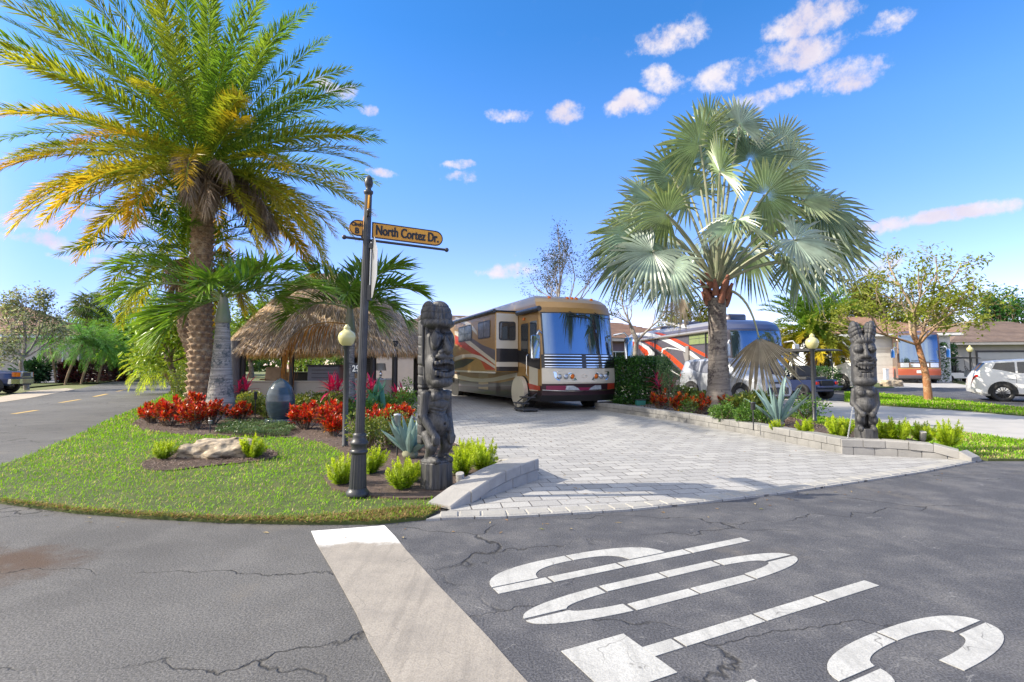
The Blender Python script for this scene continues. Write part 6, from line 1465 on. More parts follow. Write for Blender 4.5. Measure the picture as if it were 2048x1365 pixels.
# white SUV on the road at the right
suv('white SUV dappled with tree shade on the road, tail towards the thin tree', (22.75, 18.75, .012), R(55), 'car_white', 4.7, 1.92, 1.74)
SOULTOP = [(0, .44), (.015, .54), (.05, .60), (.21, .655), (.25, .68), (.38, .94), (.46, .99), (.6, 1.0), (.85, .985), (.93, .96), (.975, .74), (.99, .60), (1, .42)]
t, c = suv('silver boxy hatchback parked behind the big fan palm in front of the grey motorhome', (8.55, 18.05, .03), R(23), 'car_silver', 4.15, 1.82, 1.74, top=SOULTOP, rim='rim', name='parked_hatchback', cat='hatchback', glass='glass_grey')
def front_panel(c, x0, x1, z0, z1, off, mat, nm, r=.04):
    """panel on the nose that follows its plan curve"""
    mb = MB(); xs = np.linspace(x0, x1, 12); n = 4; zs = np.linspace(z0, z1, n); A = []
    for z in zs:
        row = []
        for x in xs:
            d = abs(x - c.W / 2); u = 0.0
            for q in np.linspace(0, .12, 40):
                w = c.W / 2 * (1 - .26 * max(0, 1 - q / c.nose) ** 2.2)
                if w >= d: u = q; break
            row.append((x, u * c.L - off, z))
        A.append(row)
    A = np.array(A); mb.grid(A[:, ::1]); B = A.copy(); B[:, :, 1] += off + .03
    mb.grid(np.stack([A[0], B[0]])); mb.grid(np.stack([B[-1], A[-1]])); mb.grid(np.stack([A[:, 0], B[:, 0]])); mb.grid(np.stack([B[:, -1], A[:, -1]]))
    return mb.build(nm, M[mat], c.t)
front_panel(c, .42, 1.40, .42, .66, .03, 'dark_grey', 'grille'); front_panel(c, .55, 1.27, .80, .86, .03, 'dark_grey', 'upper_grille'); front_panel(c, .3, 1.52, .30, .36, .035, 'dark_grey', 'bumper_slot')
mb = MB(); c.patch(mb, [(.02, 5), (.02, 6), (.21, 6), (.21, 5)], -1, .006); c.patch(mb, [(.02, 5), (.02, 6), (.21, 6), (.21, 5)], 1, .006)
TRUCKTOP = [(0, .48), (.01, .58), (.03, .62), (.22, .65), (.26, .68), (.33, .94), (.37, .99), (.55, 1.0), (.58, .99), (.60, .66), (.61, .63), (.98, .63), (.99, .60), (1, .45)]
t = thing('pickup_truck', 'dark blue pickup truck with chrome bumper standing on the tan apron at the far left', 'pickup truck', (-24.9, 26.2, .07), R(113)); c = Car(t, 5.6, 2.0, 1.85, TRUCKTOP, [(0, .5), (.05, .56), (1, .6)], 'car_blue', .42)
for sg in (-1, 1):
    c.window([(.28, 3.15), (.44, 3.15), (.44, 3.9), (.335, 3.9)], sg); c.window([(.45, 3.15), (.57, 3.15), (.565, 3.9), (.45, 3.9)], sg)
    x0, x1 = (.10, .52) if sg < 0 else (1.48, 1.90)
    hl = front_panel(c, x0, x1, .88, 1.10, .03, 'lens', 'headlight'); front_panel(c, x0 + (.0 if sg < 0 else .24), x0 + (.18 if sg < 0 else .42), .88, 1.10, .04, 'amber', 'indicator')
c.screen(.265, .33, 4.1); front_panel(c, .55, 1.45, .84, 1.12, .04, 'chrome', 'grille_surround'); front_panel(c, .62, 1.38, .88, 1.08, .05, 'dark_grey', 'grille'); front_panel(c, .04, 1.96, .52, .76, .10, 'chrome', 'bumper'); front_panel(c, .5, 1.5, .42, .52, .05, 'dark_grey', 'air_dam')
c.wheels(.17, .80, .39, .27, 'rim', 6)
suv('white off-road vehicle with dark rear window beyond the golf cart', (18.6, 33.0, zg(33)), R(205), 'car_white', 4.3, 1.9, 1.95, top=SOULTOP, rim='rim_dark', name='parked_suv', glass='glass_sky')
suv('distant white car half hidden by shrubs at the bend of the left road', (-33.5, 52.0, zg(52)), R(120), 'car_white', 4.4, 1.8, 1.5, name='parked_car', cat='car')

# ---- golf carts
def golf_cart(label, loc, rz, body='car_grey', k=1.0):
    t = thing('golf_cart', label, 'golf cart', loc, rz, 'golf carts'); t.scale = (k, k, k)
    W, L = 1.25, 2.7
    mb = MB(); mb.box((W / 2, 1.35, .36), (W * .9, 2.3, .12), bev=.03)
    prof = [(0.08, .38), (.05, .62), (.22, .84), (.55, .92), (.62, .80), (.62, .45), (.85, .40)]; mb.prism([(p[0], p[1]) for p in prof], .10, W - .10, lambda u, v, w: (w, u, v))
    prof = [(1.15, .42), (1.15, .70), (1.3, .74), (2.0, .74), (2.62, .76), (2.68, .45), (2.5, .40)]; mb.prism(prof, .06, W - .06, lambda u, v, w: (w, u, v)); b = mb.build('body', M[body], t)
    for y, back in ((1.35, 1.62), (2.02, 1.78)):
        mb = MB(); mb.box((W / 2, y, .80), (W * .86, .46, .12), bev=.05); mb.box((W / 2, back, 1.08), (W * .84, .10, .42), bev=.04); mb.build('seat', M['dark_grey'], t)
    mb = MB(); mb.box((W / 2, 2.74, .50), (W * .8, .40, .06), bev=.02); mb.build('foot_platform', M[body], t)
    mb = MB(); mb.box((W / 2, 2.69, .62), (.62, .03, .22)); mb.build('storage_opening', M['black'], t)
    for x in (.14, W - .14):
        mb = MB(); mb.box((x, 2.685, .63), (.14, .04, .11), bev=.02); mb.build('tail_light', M['red_lens'], t)
        mb = MB(); mb.box((x, .10, .66), (.16, .06, .10), bev=.03); mb.build('headlight', M['lens'], t)
    for x in (.12, W - .12):
        for pts in ([(x, .50, .85), (x, .62, 1.88)], [(x, 1.62, .75), (x, 1.64, 1.88)], [(x, 2.55, .74), (x, 2.45, 1.88)]):
            mb = MB(); mb.tube(pts, .018, 6); mb.build('roof_post', M['black_metal'], t)
    mb = MB(); q = [(-.05, 1.86), (.2, 1.92), (1.4, 1.955), (2.5, 1.92), (2.75, 1.86), (2.75, 1.835), (-.05, 1.835)]; mb.prism([(a + .1, b) for a, b in q], -.02, W + .02, lambda u, v, w: (w, u, v)); mb.build('roof', M['dark_grey'], t)
    mb = MB(); a = np.linspace(0, 2 * np.pi, 18); mb.tube([(.36 + .17 * math.cos(k_), .88 + .06 * math.sin(k_), 1.08 + .16 * math.sin(k_)) for k_ in a], .014, 6, cap=False); mb.tube([(.36, .62, .85), (.36, .88, 1.08)], .016, 6); mb.build('steering_wheel', M['black'], t)
    mb = MB(); mb.add([(.14, .54, 1.2), (W - .14, .54, 1.2), (W - .14, .60, 1.8), (.14, .60, 1.8)], [(0, 1, 2, 3)]); 
    for y in (.48, 2.15):
        for x, sg in ((.05, -1), (W - .05, 1)): wheel(t, (x, y, .29), .29, .22, sg, 'rim_dark', 24, 5)
    return t
golf_cart('dark blue golf cart with rear seat and long roof on the neighbour\'s concrete drive', (12.34, 23.97, .09), R(200), 'car_blue', 1.08)
golf_cart('golf cart with thin dark roof half hidden behind the white SUV', (37.5, 41.5, zg(41)), R(75), 'car_white', 1.05)
# ---------------------------------------------------------------- thatched hut, houses
def hip_roof(mb, x0, x1, y0, y1, ze, zr, ov=.6, inset=None, th=.18):
    x0, x1, y0, y1 = x0 - ov, x1 + ov, y0 - ov, y1 + ov; ins = inset if inset is not None else min((x1 - x0), (y1 - y0)) / 2
    if x1 - x0 >= y1 - y0: r = [(x0 + ins, (y0 + y1) / 2, zr), (x1 - ins, (y0 + y1) / 2, zr)]
    else: r = [((x0 + x1) / 2, y0 + ins, zr), ((x0 + x1) / 2, y1 - ins, zr)]
    e = [(x0, y0, ze), (x1, y0, ze), (x1, y1, ze), (x0, y1, ze)]
    if x1 - x0 >= y1 - y0: f = [(0, 1, 5, 4), (1, 2, 5), (2, 3, 4, 5), (3, 0, 4)]
    else: f = [(0, 1, 4), (1, 2, 5, 4), (2, 3, 5), (3, 0, 4, 5)]
    mb.add(e + r, f)
    return [(x0, y0), (x1, y0), (x1, y1), (x0, y1)]
def house(label, loc, rz, w, d, h, rise, wall, roof, name='house', fascia='white', ov=.6, extras=None, rib=True):
    t = thing(name, label, 'house', loc, rz); mb = MB(); mb.box((w / 2, d / 2, h / 2), (w, d, h)); mb.build('wall', M[wall], t)
    mb = MB(); e = hip_roof(mb, 0, w, 0, d, h + .06, h + rise, ov)
    # shallow tile courses standing proud of the slope
    x0, y0 = e[0]; x1, y1 = e[2]; ins = min(x1 - x0, y1 - y0) / 2; n = int(ins / .34)
    if rib:
        for k in range(n):
            f = k / n; a, b, c, dd, z = x0 + ins * f, x1 - ins * f, y0 + ins * f, y1 - ins * f, h + .06 + (rise - .06) * f
            a2, b2, c2_, d2, z2 = x0 + ins * (f + 1 / n), x1 - ins * (f + 1 / n), y0 + ins * (f + 1 / n), y1 - ins * (f + 1 / n), h + .06 + (rise - .06) * (f + 1 / n)
            lo = [(a, c, z + .07), (b, c, z + .07), (b, dd, z + .07), (a, dd, z + .07)]; hi = [(a2, c2_, z2 + .02), (b2, c2_, z2 + .02), (b2, d2, z2 + .02), (a2, d2, z2 + .02)]; bt = [(p[0], p[1], z + .01) for p in lo]
            mb.add(lo + hi + bt, [(i, (i + 1) % 4, 4 + (i + 1) % 4, 4 + i) for i in range(4)] + [(8 + i, 8 + (i + 1) % 4, (i + 1) % 4, i) for i in range(4)])
    mb.build('roof', M[roof], t)
    mb = MB()
    for (p, q) in ((e[0], e[1]), (e[1], e[2]), (e[2], e[3]), (e[3], e[0])):
        c = ((p[0] + q[0]) / 2, (p[1] + q[1]) / 2, h - .06); mb.box(c, (abs(p[0] - q[0]) + .06, abs(p[1] - q[1]) + .06, .2))
    mb.box((w / 2, d / 2, h - .10), (w + 2 * ov - .02, d + 2 * ov - .02, .04)); mb.build('fascia', M[fascia], t)
    if extras: extras(t)
    return t
def add_window(t, x, z, w, h, y=0, glass='glass_dark', frame='white'):
    mb = MB()
    for c, s in (((x, y - .02, z + h / 2), (w + .14, .08, .07)), ((x, y - .02, z - h / 2), (w + .14, .1, .07)), ((x - w / 2, y - .02, z), (.07, .08, h)), ((x + w / 2, y - .02, z), (.07, .08, h)), ((x, y - .02, z), (.04, .05, h))): mb.box(c, s)
    f = mb.build('window', M[frame], t); mb = MB(); mb.box((x, y - .005, z), (w, .03, h)); mb.build('pane', M[glass], f)
def add_garage(t, x, w, h, y=0, mat='garage'):
    mb = MB(); n = 4
    for i in range(n): mb.box((x, y - .02, h * (i + .5) / n), (w, .06, h / n - .02), bev=.012)
    g = mb.build('garage_door', M[mat], t); mb = MB(); mb.box((x, y - .04, h + .08), (w + .3, .1, .16)); mb.box((x - w / 2 - .08, y - .04, h / 2), (.12, .1, h)); mb.box((x + w / 2 + .08, y - .04, h / 2), (.12, .1, h)); mb.build('door_trim', M['white' if mat != 'garage' else 'black_metal'], g)

# ---- tiki hut
HX, HY, HZ = -7.35, 21.6, .05
def hut():
    t = thing('tiki_hut', 'open-sided hut with shaggy thatched roof on dark posts behind the planted bed', 'hut', (HX, HY, HZ))
    ax, ay = 3.98, 2.5      # half size at the eaves
    g = np.random.default_rng(11); mb = MB(); n = 64; rows = 14; V = []
    def ring(q):
        """outline of the roof at q (0 eave .. 1 ridge) and its height"""
        k = (1 - q); bx, by = ax * k + 1.05 * q * (1 - .25 * q), ay * k ** 1.05 + .12 * q; z = 2.02 + 3.25 * (q ** .84); a = np.linspace(0, 2 * np.pi, n, endpoint=False); p = .62
        return np.stack([np.sign(np.cos(a)) * np.abs(np.cos(a)) ** p * bx - .35 * q, np.sign(np.sin(a)) * np.abs(np.sin(a)) ** p * by, np.full(n, z)], -1)
    V = np.stack([ring(q) for q in np.linspace(0, 1, rows)]); mb.grid(V, wrap=True, col=(.15, .11, .075)); mb.add(V[-1], [tuple(range(n))], 0, (.2, .15, .1))
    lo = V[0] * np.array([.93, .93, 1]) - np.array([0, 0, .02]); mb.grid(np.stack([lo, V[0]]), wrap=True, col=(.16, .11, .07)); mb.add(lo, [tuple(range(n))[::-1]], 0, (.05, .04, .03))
    N = 30000; q = g.random(N) ** 1.15; a = g.uniform(0, 2 * np.pi, N); i = a / (2 * np.pi) * n; i0 = np.floor(i).astype(int) % n; fi = (i - np.floor(i))[:, None]; qi = q * (rows - 1); r0 = np.minimum(qi.astype(int), rows - 2); fr = (qi - r0)[:, None]
    def at(r): return V[r, i0] * (1 - fi) + V[r, (i0 + 1) % n] * fi
    A, B = at(r0), at(r0 + 1); Pb = A * (1 - fr) + B * fr; D = A - B; D /= np.linalg.norm(D, axis=1)[:, None]; tn = V[r0, (i0 + 1) % n] - V[r0, i0]; tn /= np.linalg.norm(tn, axis=1)[:, None] + 1e-6; nn = np.cross(tn, D); nn *= np.sign(np.sum(nn * np.array([0, 0, 1.0]), 1) + 1e-6)[:, None]
    pal = np.array([[.40, .30, .20], [.30, .22, .15], [.24, .205, .19], [.17, .145, .135], [.48, .38, .26], [.33, .25, .17], [.36, .33, .32]]); cc = pal[g.integers(0, 7, N)] * g.uniform(.6, 1.2, (N, 1))
    ln = g.uniform(.16, .42, N); mb.leaves(Pb + nn * g.uniform(0, .07, (N, 1)), D + nn * g.uniform(-.05, .38, (N, 1)) + tn * g.normal(0, .22, (N, 1)), nn, ln, g.uniform(.012, .032, N), cc, droop=.15, fold=.1, mid=.4)
    N = 5200; a = g.uniform(0, 2 * np.pi, N); i = a / (2 * np.pi) * n; i0 = np.floor(i).astype(int) % n; fi = (i - np.floor(i))[:, None]; E = V[0, i0] * (1 - fi) + V[0, (i0 + 1) % n] * fi
    o = E / (np.linalg.norm(E[:, :2], axis=1)[:, None]); o[:, 2] = 0; E = E * np.array([1, 1, 0]) * g.uniform(.93, 1.01, (N, 1)) + np.c_[np.zeros(N), np.zeros(N), E[:, 2] + g.uniform(-.05, .1, N)]
    pal2 = np.array([[.45, .29, .13], [.40, .27, .15], [.30, .2, .11], [.5, .38, .22]]); mb.leaves(E, o * .35 + np.array([0, 0, -1.0]) + g.normal(0, .16, (N, 3)), o, g.uniform(.15, .36, N), g.uniform(.012, .028, N), pal2[g.integers(0, 4, N)] * g.uniform(.6, 1.15, (N, 1)), droop=.1, fold=.1)
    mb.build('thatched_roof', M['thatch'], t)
    for x, y, r, mt in ((-3.05, -2.05, .19, 'wood_grey'), (-2.8, -1.95, .1, 'wood_dark'), (-.95, -2.0, .10, 'wood_dark'), (2.15, -2.1, .12, 'wood_dark'), (2.95, -2.05, .11, 'wood_dark'), (-3.0, 2.0, .12, 'wood_dark'), (.2, 2.1, .12, 'wood_dark'), (3.0, 2.0, .12, 'wood_dark')):
        mb = MB(); mb.lathe([(r * 1.05, -.05), (r, .3), (r * .95, 2.35)], 14, (x, y, 0)); mb.build('post', M[mt], t, True)
    mb = MB(); mb.box((0, -2.0, 2.12), (6.3, .12, .16)); mb.box((0, 2.0, 2.12), (6.3, .12, .16)); mb.box((-3.0, 0, 2.12), (.12, 4, .16)); mb.box((3.0, 0, 2.12), (.12, 4, .16)); mb.build('beam', M['wood_dark'], t)
    def th(nm, label, cat, build, x, y, z=0):
        o = thing(nm, label, cat, (HX + x, HY + y, HZ + z)); build(o); return o
    def b1(o):
        mb = MB(); mb.box((0, 0, .40), (3.9, .22, .80)); mb.build('wall', M['counter'], o); mb = MB(); mb.box((0, 0, .82), (4.0, .34, .05), bev=.01); mb.build('top', M['counter'], o)
    th('bar_counter', 'low beige counter wall along the front of the hut', 'counter', b1, -.75, -1.75)
    def b2(o):
        mb = MB(); mb.box((0, 0, .44), (1.55, .5, .88)); mb.build('wall', M['counter'], o); mb = MB(); mb.box((0, 0, .90), (1.62, .58, .05), bev=.01); mb.build('top', M['stucco_white'], o)
    th('bar_counter', 'pale side counter with table lamp at the right end of the hut', 'counter', b2, 2.05, -1.55)
    def b3(o):
        mb = MB(); mb.box((0, 0, .70), (1.25, .55, 1.40), bev=.03); b = mb.build('body', M['grey_panel'], o)
        for z in (.95, 1.12, 1.25):
            mb = MB(); mb.box((.05, -.285, z), (1.0, .02, .02)); mb.build('handle', M['black_metal'], b)
        mb = MB(); mb.box((0, 0, 1.43), (1.32, .62, .06), bev=.01); mb.build('top', M['black_metal'], o)
    th('outdoor_cabinet', 'grey panelled outdoor kitchen cabinet inside the hut', 'cabinet', b3, -.05, -.9)
    def b4(o):
        mb = MB(); mb.box((0, 0, .55), (2.3, .5, 1.1)); mb.build('body', M['wood_dark'], o); mb = MB(); mb.box((0, 0, 1.13), (2.5, .7, .06), bev=.01); mb.build('top', M['sign_black'], o)
    th('bar', 'black bar with dark top at the back of the hut', 'bar', b4, -1.7, .9)
    def b5(o):
        mb = MB(); mb.box((0, 0, .40), (.62, .58, .14), bev=.05); mb.build('seat', M['cushion'], o); mb = MB(); mb.box((-.05, .26, .78), (.62, .12, .62), Matrix.Rotation(R(-12), 3, 'X').to_euler(), bev=.05); mb.build('backrest', M['cushion'], o)
        for x in (-.28, .28):
            for y in (-.25, .25): mb = MB(); mb.box((x, y, .18), (.05, .05, .36)); mb.build('leg', M['wood_dark'], o)
            mb = MB(); mb.box((x * 1.15, 0, .60), (.06, .56, .05), bev=.01); mb.build('armrest', pm_arm, o)
    pm_arm = pmat('orange stained timber', (.35, .16, .06), None, 5, .6)
    th('armchair', 'tan cushioned armchair behind the counter on the left of the hut', 'armchair', b5, -2.15, -1.0, .28)
    def b6(o):
        mb = MB(); mb.lathe([(.09, 0), (.09, .015), (.02, .03), (.045, .10), (.06, .18), (.03, .26), (.014, .30), (.014, .36)], 16); mb.build('base', M['chrome'], o, True); mb = MB(); mb.lathe([(.21, .30), (.16, .58)], 24, cap=False); mb.build('shade', M['lampshade'], o, True)
    th('table_lamp', 'table lamp with linen shade on the pale side counter', 'lamp', b6, 2.30, -1.55, .93)
    def b7(o):
        for i, (x, rot) in enumerate(((-.18, .3), (.14, -.25))):
            s = SDF((-.3, -.2, -.25), (.3, .2, .25), .025); s.add(s.ell((0, 0, 0), (.24, .10, .22))); V_, F_ = s.mesh(); m_ = Matrix.Rotation(rot, 3, 'Y'); mb = MB(); mb.add(np.array([list(m_ @ Vector(p)) for p in V_]) + np.array([x, 0, .20]), F_); mb.build('cushion', M['cushion'], o, True)
        mb = MB(); mb.box((0, .18, .06), (.9, .5, .12), bev=.04); mb.build('seat', M['wood_dark'], o)
    th('bench_seat', 'low dark bench with two tan cushions beside the table lamp', 'bench', b7, 1.45, -1.2, .72)
    def b8(o):
        mb = MB(); mb.box((0, 0, 1.05), (.62, .08, 2.1)); b = mb.build('panel', M['wood_dark'], o); mb = MB()
        for i in range(22): mb.box((-.05, -.05, .35 + i * .075), (.42, .03, .04))
        mb.build('slat', M['black_metal'], b)
    th('shutter', 'tall black louvred shutter near the right end of the hut', 'shutter', b8, 1.55, -.9)
hut()

# ---- houses
def ex(t):
    add_garage(t, 2.6, 3.6, 2.9, 0, 'white')
house('beige stucco house directly behind the thatched hut and tan motorhome', (-9.5, 33.5, zg(33)), R(12), 12.5, 9, 3.3, 1.9, 'stucco', 'roof_brown', fascia='white', extras=lambda t: (add_garage(t, 9.6, 3.6, 2.6, 0, 'white'), add_window(t, 5.2, 1.7, 1.8, 1.5)))
house('mauve sided house with tan tiled roof between the two large motorhomes', (5.6, 37.5, zg(37)), R(23), 10, 9, 3.3, 1.7, 'mauve', 'roof_tan', fascia='stucco', extras=lambda t: add_window(t, 2.2, 1.7, 1.6, 1.4))
house('pale blue white house with garage behind the golf cart', (25.2, 44.5, zg(44)), R(-14), 10.5, 9, 3.9, 1.9, 'stucco_white', 'roof_tan', extras=lambda t: (add_garage(t, 6.5, 3.2, 2.7, 0, 'white'), add_window(t, 2.4, 1.9, 1.6, 1.3)))
house('grey beige house with wide garage door and brown tiled roof at the right edge', (39.5, 46.5, zg(46)), R(-8), 13, 10, 3.3, 2.3, 'stucco_grey', 'roof_brown', fascia='stucco_grey', ov=.8, extras=lambda t: (add_garage(t, 4.2, 4.6, 2.5), add_window(t, 10, 1.7, 1.6, 1.4)))
house('cream house with hipped tan tiled roof at the far left', (-49.5, 40.5, zg(40)), R(26), 12.5, 11, 3.9, 3.0, 'stucco', 'roof_tan', ov=.9, extras=lambda t: (add_window(t, 10.6, 1.9, 1.5, 1.9), add_window(t, 6, 1.9, 2, 1.6)))
# ---------------------------------------------------------------- planting
def at(px, py, z=0.0): return tuple(G(px, py, z))
# -- palms
date_palm('date_palm', 'tall date palm with huge arching yellow-tipped crown behind the red shrubs at left', (-9.95, 16.6, .05), [(0, 0, 0), (.02, 0, 1.6), (-.03, 0, 3.2), (-.08, .05, 5.2), (-.12, .05, 7.75)], .36, .30, 6.3, 128, .60, 105, .048, yellow=1.1, dead=14, seed=5, skirt=(-1.3, .35), crown_droop=.80, span=107, dl=(.36, .58))
date_palm('date_palm', 'leaning second date palm trunk with shaggy skirt behind the tall yellow-tipped one', (-10.5, 18.0, .05), [(0, 0, 0), (-.35, 0, 1.3), (-.95, .1, 2.6), (-1.1, .2, 4.0), (-.95, .2, 5.2)], .2, .17, 3.8, 40, .5, 60, .05, yellow=.6, dead=5, seed=8)
def spindle(label, base, h, r0, r1, L, nf, seed, cs=.75, specs=None, lean=0, dead=False):
    global rng
    keep = rng; rng = np.random.default_rng(seed)
    t = thing('spindle_palm', label, 'palm tree', base, group='spindle palms'); mb = MB(); z = np.linspace(0, h, 60); r = np.interp(z / h, [0, .06, .25, .6, 1], [r0 * 1.08, r0, r0 * .80, r0 * .60, r1]); r = r * (1 + .02 * np.sin(z * 42))
    mb.tube(np.c_[lean * (z / h) ** 2, 0 * z, z], r, 26); mb.build('trunk', M['bark_grey'], t, True)
    mb = MB(); zz = np.linspace(0, cs, 12); mb.tube(np.c_[np.full(12, lean), 0 * zz, h + zz], np.interp(zz / cs, [0, .12, .4, 1], [r1 * 1.12, r1 * 1.2, r1 * .95, r1 * .42]), 20); mb.build('crownshaft', M['crownshaft'], t, True)
    mb = MB(); top = np.array([lean, 0, h + cs * .82])
    for i in range(nf):
        if specs: az, el, dr, Lf = specs[i % len(specs)]; az = R(az) + rng.normal(0, .05); el = R(el)
        else: az = i * 2.4; el = R(75 - 60 * i / nf); dr = 1.2; Lf = 1
        g1, g2 = np.array([.085, .21, .03]), np.array([.19, .33, .045])
        frond(mb, top, az, el, L * Lf, dr, L * .36, 38, .10, g1 * rng.uniform(.8, 1.2), g2 * rng.uniform(.8, 1.3), start=.12, vee=.75, lean=(58, 22), leafdroop=.22, twist=rng.normal(0, .25), cR=(.2, .28, .06), rr=.035, pw=1.3)
    mb.build('crown', [M['leaf_waxy'], M['leaf_waxy']], t)
    if dead:
        mb = MB(); frond(mb, top + np.array([0, -.1, -.55]), R(200), .15, L * 1.1, 1.9, L * .25, 36, .05, (.42, .17, .03), (.46, .22, .05), vee=-.4, leafdroop=.5, cR=(.42, .2, .04), dead=True, jit=.2); tag(mb.build('dead_frond', [M['leaf_dry'], M['leaf_dry']], t), 'withered orange frond hanging below the crownshaft')
    rng = keep; return t
b = G(440, 838, .05)
spindle('pale grey bulging spindle palm with mottled trunk in front of the date palm', b, 2.5, .385, .165, 2.65, 9, 3, .8, [(178, 26, 1.1, 1.12), (5, 24, .8, 1.05), (196, 42, 1.1, 1.0), (-20, 38, 1.0, .95), (95, 55, 1.1, .8), (192, -2, 1.0, .75), (215, -18, .8, .62), (-75, 30, 1.3, .7), (60, 30, 1.2, .8), (-6, 50, .9, .85), (165, 48, 1.2, .85)])
b = G(697, 812, .05)
spindle('second spindle palm behind the left globe lamp, with an orange withered frond', (b.x, b.y, .05), 2.3, .28, .18, 2.75, 14, 4, 1.35, [(175, 48, 1.5, 1.0), (5, 45, 1.35, 1.05), (150, 68, 1.1, 1.0), (25, 66, 1.1, 1.0), (200, 22, 1.5, .9), (-20, 25, 1.6, .95), (90, 75, .8, .9), (-80, 40, 1.5, .8), (-45, 10, 1.2, .75), (215, 60, 1.2, .95), (60, 40, 1.3, .9), (-10, 62, 1.2, 1.05)], dead=True)

def bismarck():
    global rng
    keep = rng; rng = np.random.default_rng(21)
    bs = Vector((6.30, 15.9, .17)); t = thing('fan_palm', 'large silvery blue fan palm with dark scarred trunk in the right bed', 'palm tree', bs)
    k = 15.9 / FPX; H = 3.35; mb = MB(); z = np.linspace(0, H, 90); r = np.interp(z, [0, .15, .6, 1.5, 2.6, H], [.50, .41, .335, .285, .265, .26]); r = r * (1 + .018 * np.sin(z * 34) + .01 * np.sin(z * 71)); mb.tube(np.c_[-.06 * (z / H) ** 2 * 0, 0 * z, z], r, 30); mb.build('trunk', M['bark_bism'], t, True)
    mb = MB()
    for i in range(13):
        az = i * 2.4; zb = H - .25 + .045 * i; d = rot_zx(np.array([az]), np.array([1.12]))[0]; o = np.array([math.cos(az) * .24, math.sin(az) * .24, zb]); q = np.linspace(0, 1, 5)
        mb.tube(o + np.outer(q * .5, d), [.10, .105, .09, .065, .045], 8, squash=None)
    mb.build('leaf_boot', M['boot'], t, True)
    top = np.array([0, 0, H + .35]); S1, S2, S3 = np.array([.20, .29, .20]), np.array([.29, .37, .30]), np.array([.24, .32, .17])
    # leaf positions read off the picture: hub of the blade (photo px), depth offset, blade direction in the picture plane, size
    leaves = [(1345, 355, .3, 150, 1.45), (1440, 300, .2, 95, 1.5), (1440, 345, -1.2, 100, 1.35), (1500, 320, .4, 60, 1.55), (1575, 340, .6, 38, 1.35), (1530, 390, -.8, 20, 1.5), (1645, 420, .2, 12, 1.6), (1290, 430, .3, 172, 1.5), (1335, 430, -1.1, 165, 1.5),
              (1260, 505, .1, 205, 1.5), (1305, 505, -1.2, 215, 1.6), (1480, 445, -1.5, -25, 1.25), (1465, 445, -1.6, 215, 1.1), (1590, 480, -1.1, -25, 1.6), (1640, 470, .2, -12, 1.7), (1600, 520, .5, -45, 1.5), (1400, 500, 1.4, 240, 1.5), (1500, 500, 1.5, -60, 1.5), (1460, 270, 1.2, 75, 1.3),
              (1380, 390, 1.3, 135, 1.5), (1540, 430, 1.4, 5, 1.5), (1345, 550, .8, 235, 1.3), (1330, 470, .9, 190, 1.5), (1620, 440, .9, 0, 1.5), (1390, 330, 1.5, 120, 1.5), (1560, 290, 1.2, 50, 1.2), (1400, 290, -.4, 115, 1.45), (1280, 480, -.8, 200, 1.5), (1340, 530, -1.5, 235, 1.3), (1570, 525, -1.4, -50, 1.4), (1300, 400, -.2, 150, 1.3), (1480, 250, -.3, 80, 1.25), (1610, 400, -.1, 20, 1.3), (1420, 260, .5, 105, 1.3), (1660, 470, .3, -5, 1.3), (1250, 470, .4, 185, 1.3)]
    mb = MB()
    for i, (px, py, dy, ang, rad) in enumerate(leaves):
        w = np.array(P(px, py, bs.y + dy)) - np.array(bs); v = w - top; L = np.linalg.norm(v); el = math.asin(np.clip(v[2] / L, -1, 1)); az = math.atan2(v[1], v[0])
        # arching stalk ending at the hub
        q = np.linspace(0, 1, 8); mid = top + v * .5 + np.array([0, 0, .16 * L]); pts = ((1 - q) ** 2)[:, None] * top + (2 * q * (1 - q))[:, None] * mid + (q ** 2)[:, None] * (top + v); mb.tube(pts, np.linspace(.055, .028, 8), 6, 1, (.36, .39, .28), cap=False)
        a = R(ang); F = np.array([math.cos(a), -.35 * np.sign(-dy) * (-1 if dy > 0 else 1) * .6 if abs(dy) > .5 else rng.normal(0, .25), math.sin(a)]); F /= np.linalg.norm(F)
        c = (S1, S2, S3)[i % 3] * rng.uniform(.9, 1.15); el2 = math.asin(F[2]); az2 = math.atan2(F[1], F[0])
        fan_leaf(mb, top + v - F * .06, az2, el2, .06, rad * 1.0, 36, c, droop=rng.uniform(.08, .24) if py < 420 else rng.uniform(.20, .42), spread=2.4, roll=rng.uniform(.85, 1.45) * (1 if rng.random() < .5 else -1) if abs(dy) < 1.3 else rng.uniform(-.7, .7), pr=.02, fused=.50, wk=1.04)
    mb.build('crown', [M['leaf_waxy'], M['petiole']], t)
    mb = MB(); hub = np.array(P(1517, 672, bs.y - .9)) - np.array(bs); q = np.linspace(0, 1, 10)[:, None]; c1_ = np.array([.75, -.5, 3.5]); pts = (1 - q) ** 2 * np.array([.2, -.1, H + .25]) + 2 * q * (1 - q) * c1_ + q ** 2 * hub
    mb.tube(pts, np.linspace(.05, .022, 10), 6, 1, (.40, .36, .30), cap=False); fan_leaf(mb, hub, 0.2, -1.5, .05, 1.75, 34, (.36, .31, .25), droop=.06, wk=1.3, spread=1.05, roll=.6, pr=.02, fused=.42, dead=True)
    tag(mb.build('dead_leaf', [M['leaf_dry'], M['petiole']], t), 'big dry grey brown leaf hanging down beside the trunk')
    mb = MB(); hub = np.array(P(1362, 592, bs.y - .4)) - np.array(bs); pts = (1 - q) ** 2 * np.array([-.2, -.1, H + .3]) + 2 * q * (1 - q) * np.array([-.7, -.3, 3.75]) + q ** 2 * hub; mb.tube(pts, np.linspace(.04, .02, 10), 6, 1, (.40, .36, .30), cap=False)
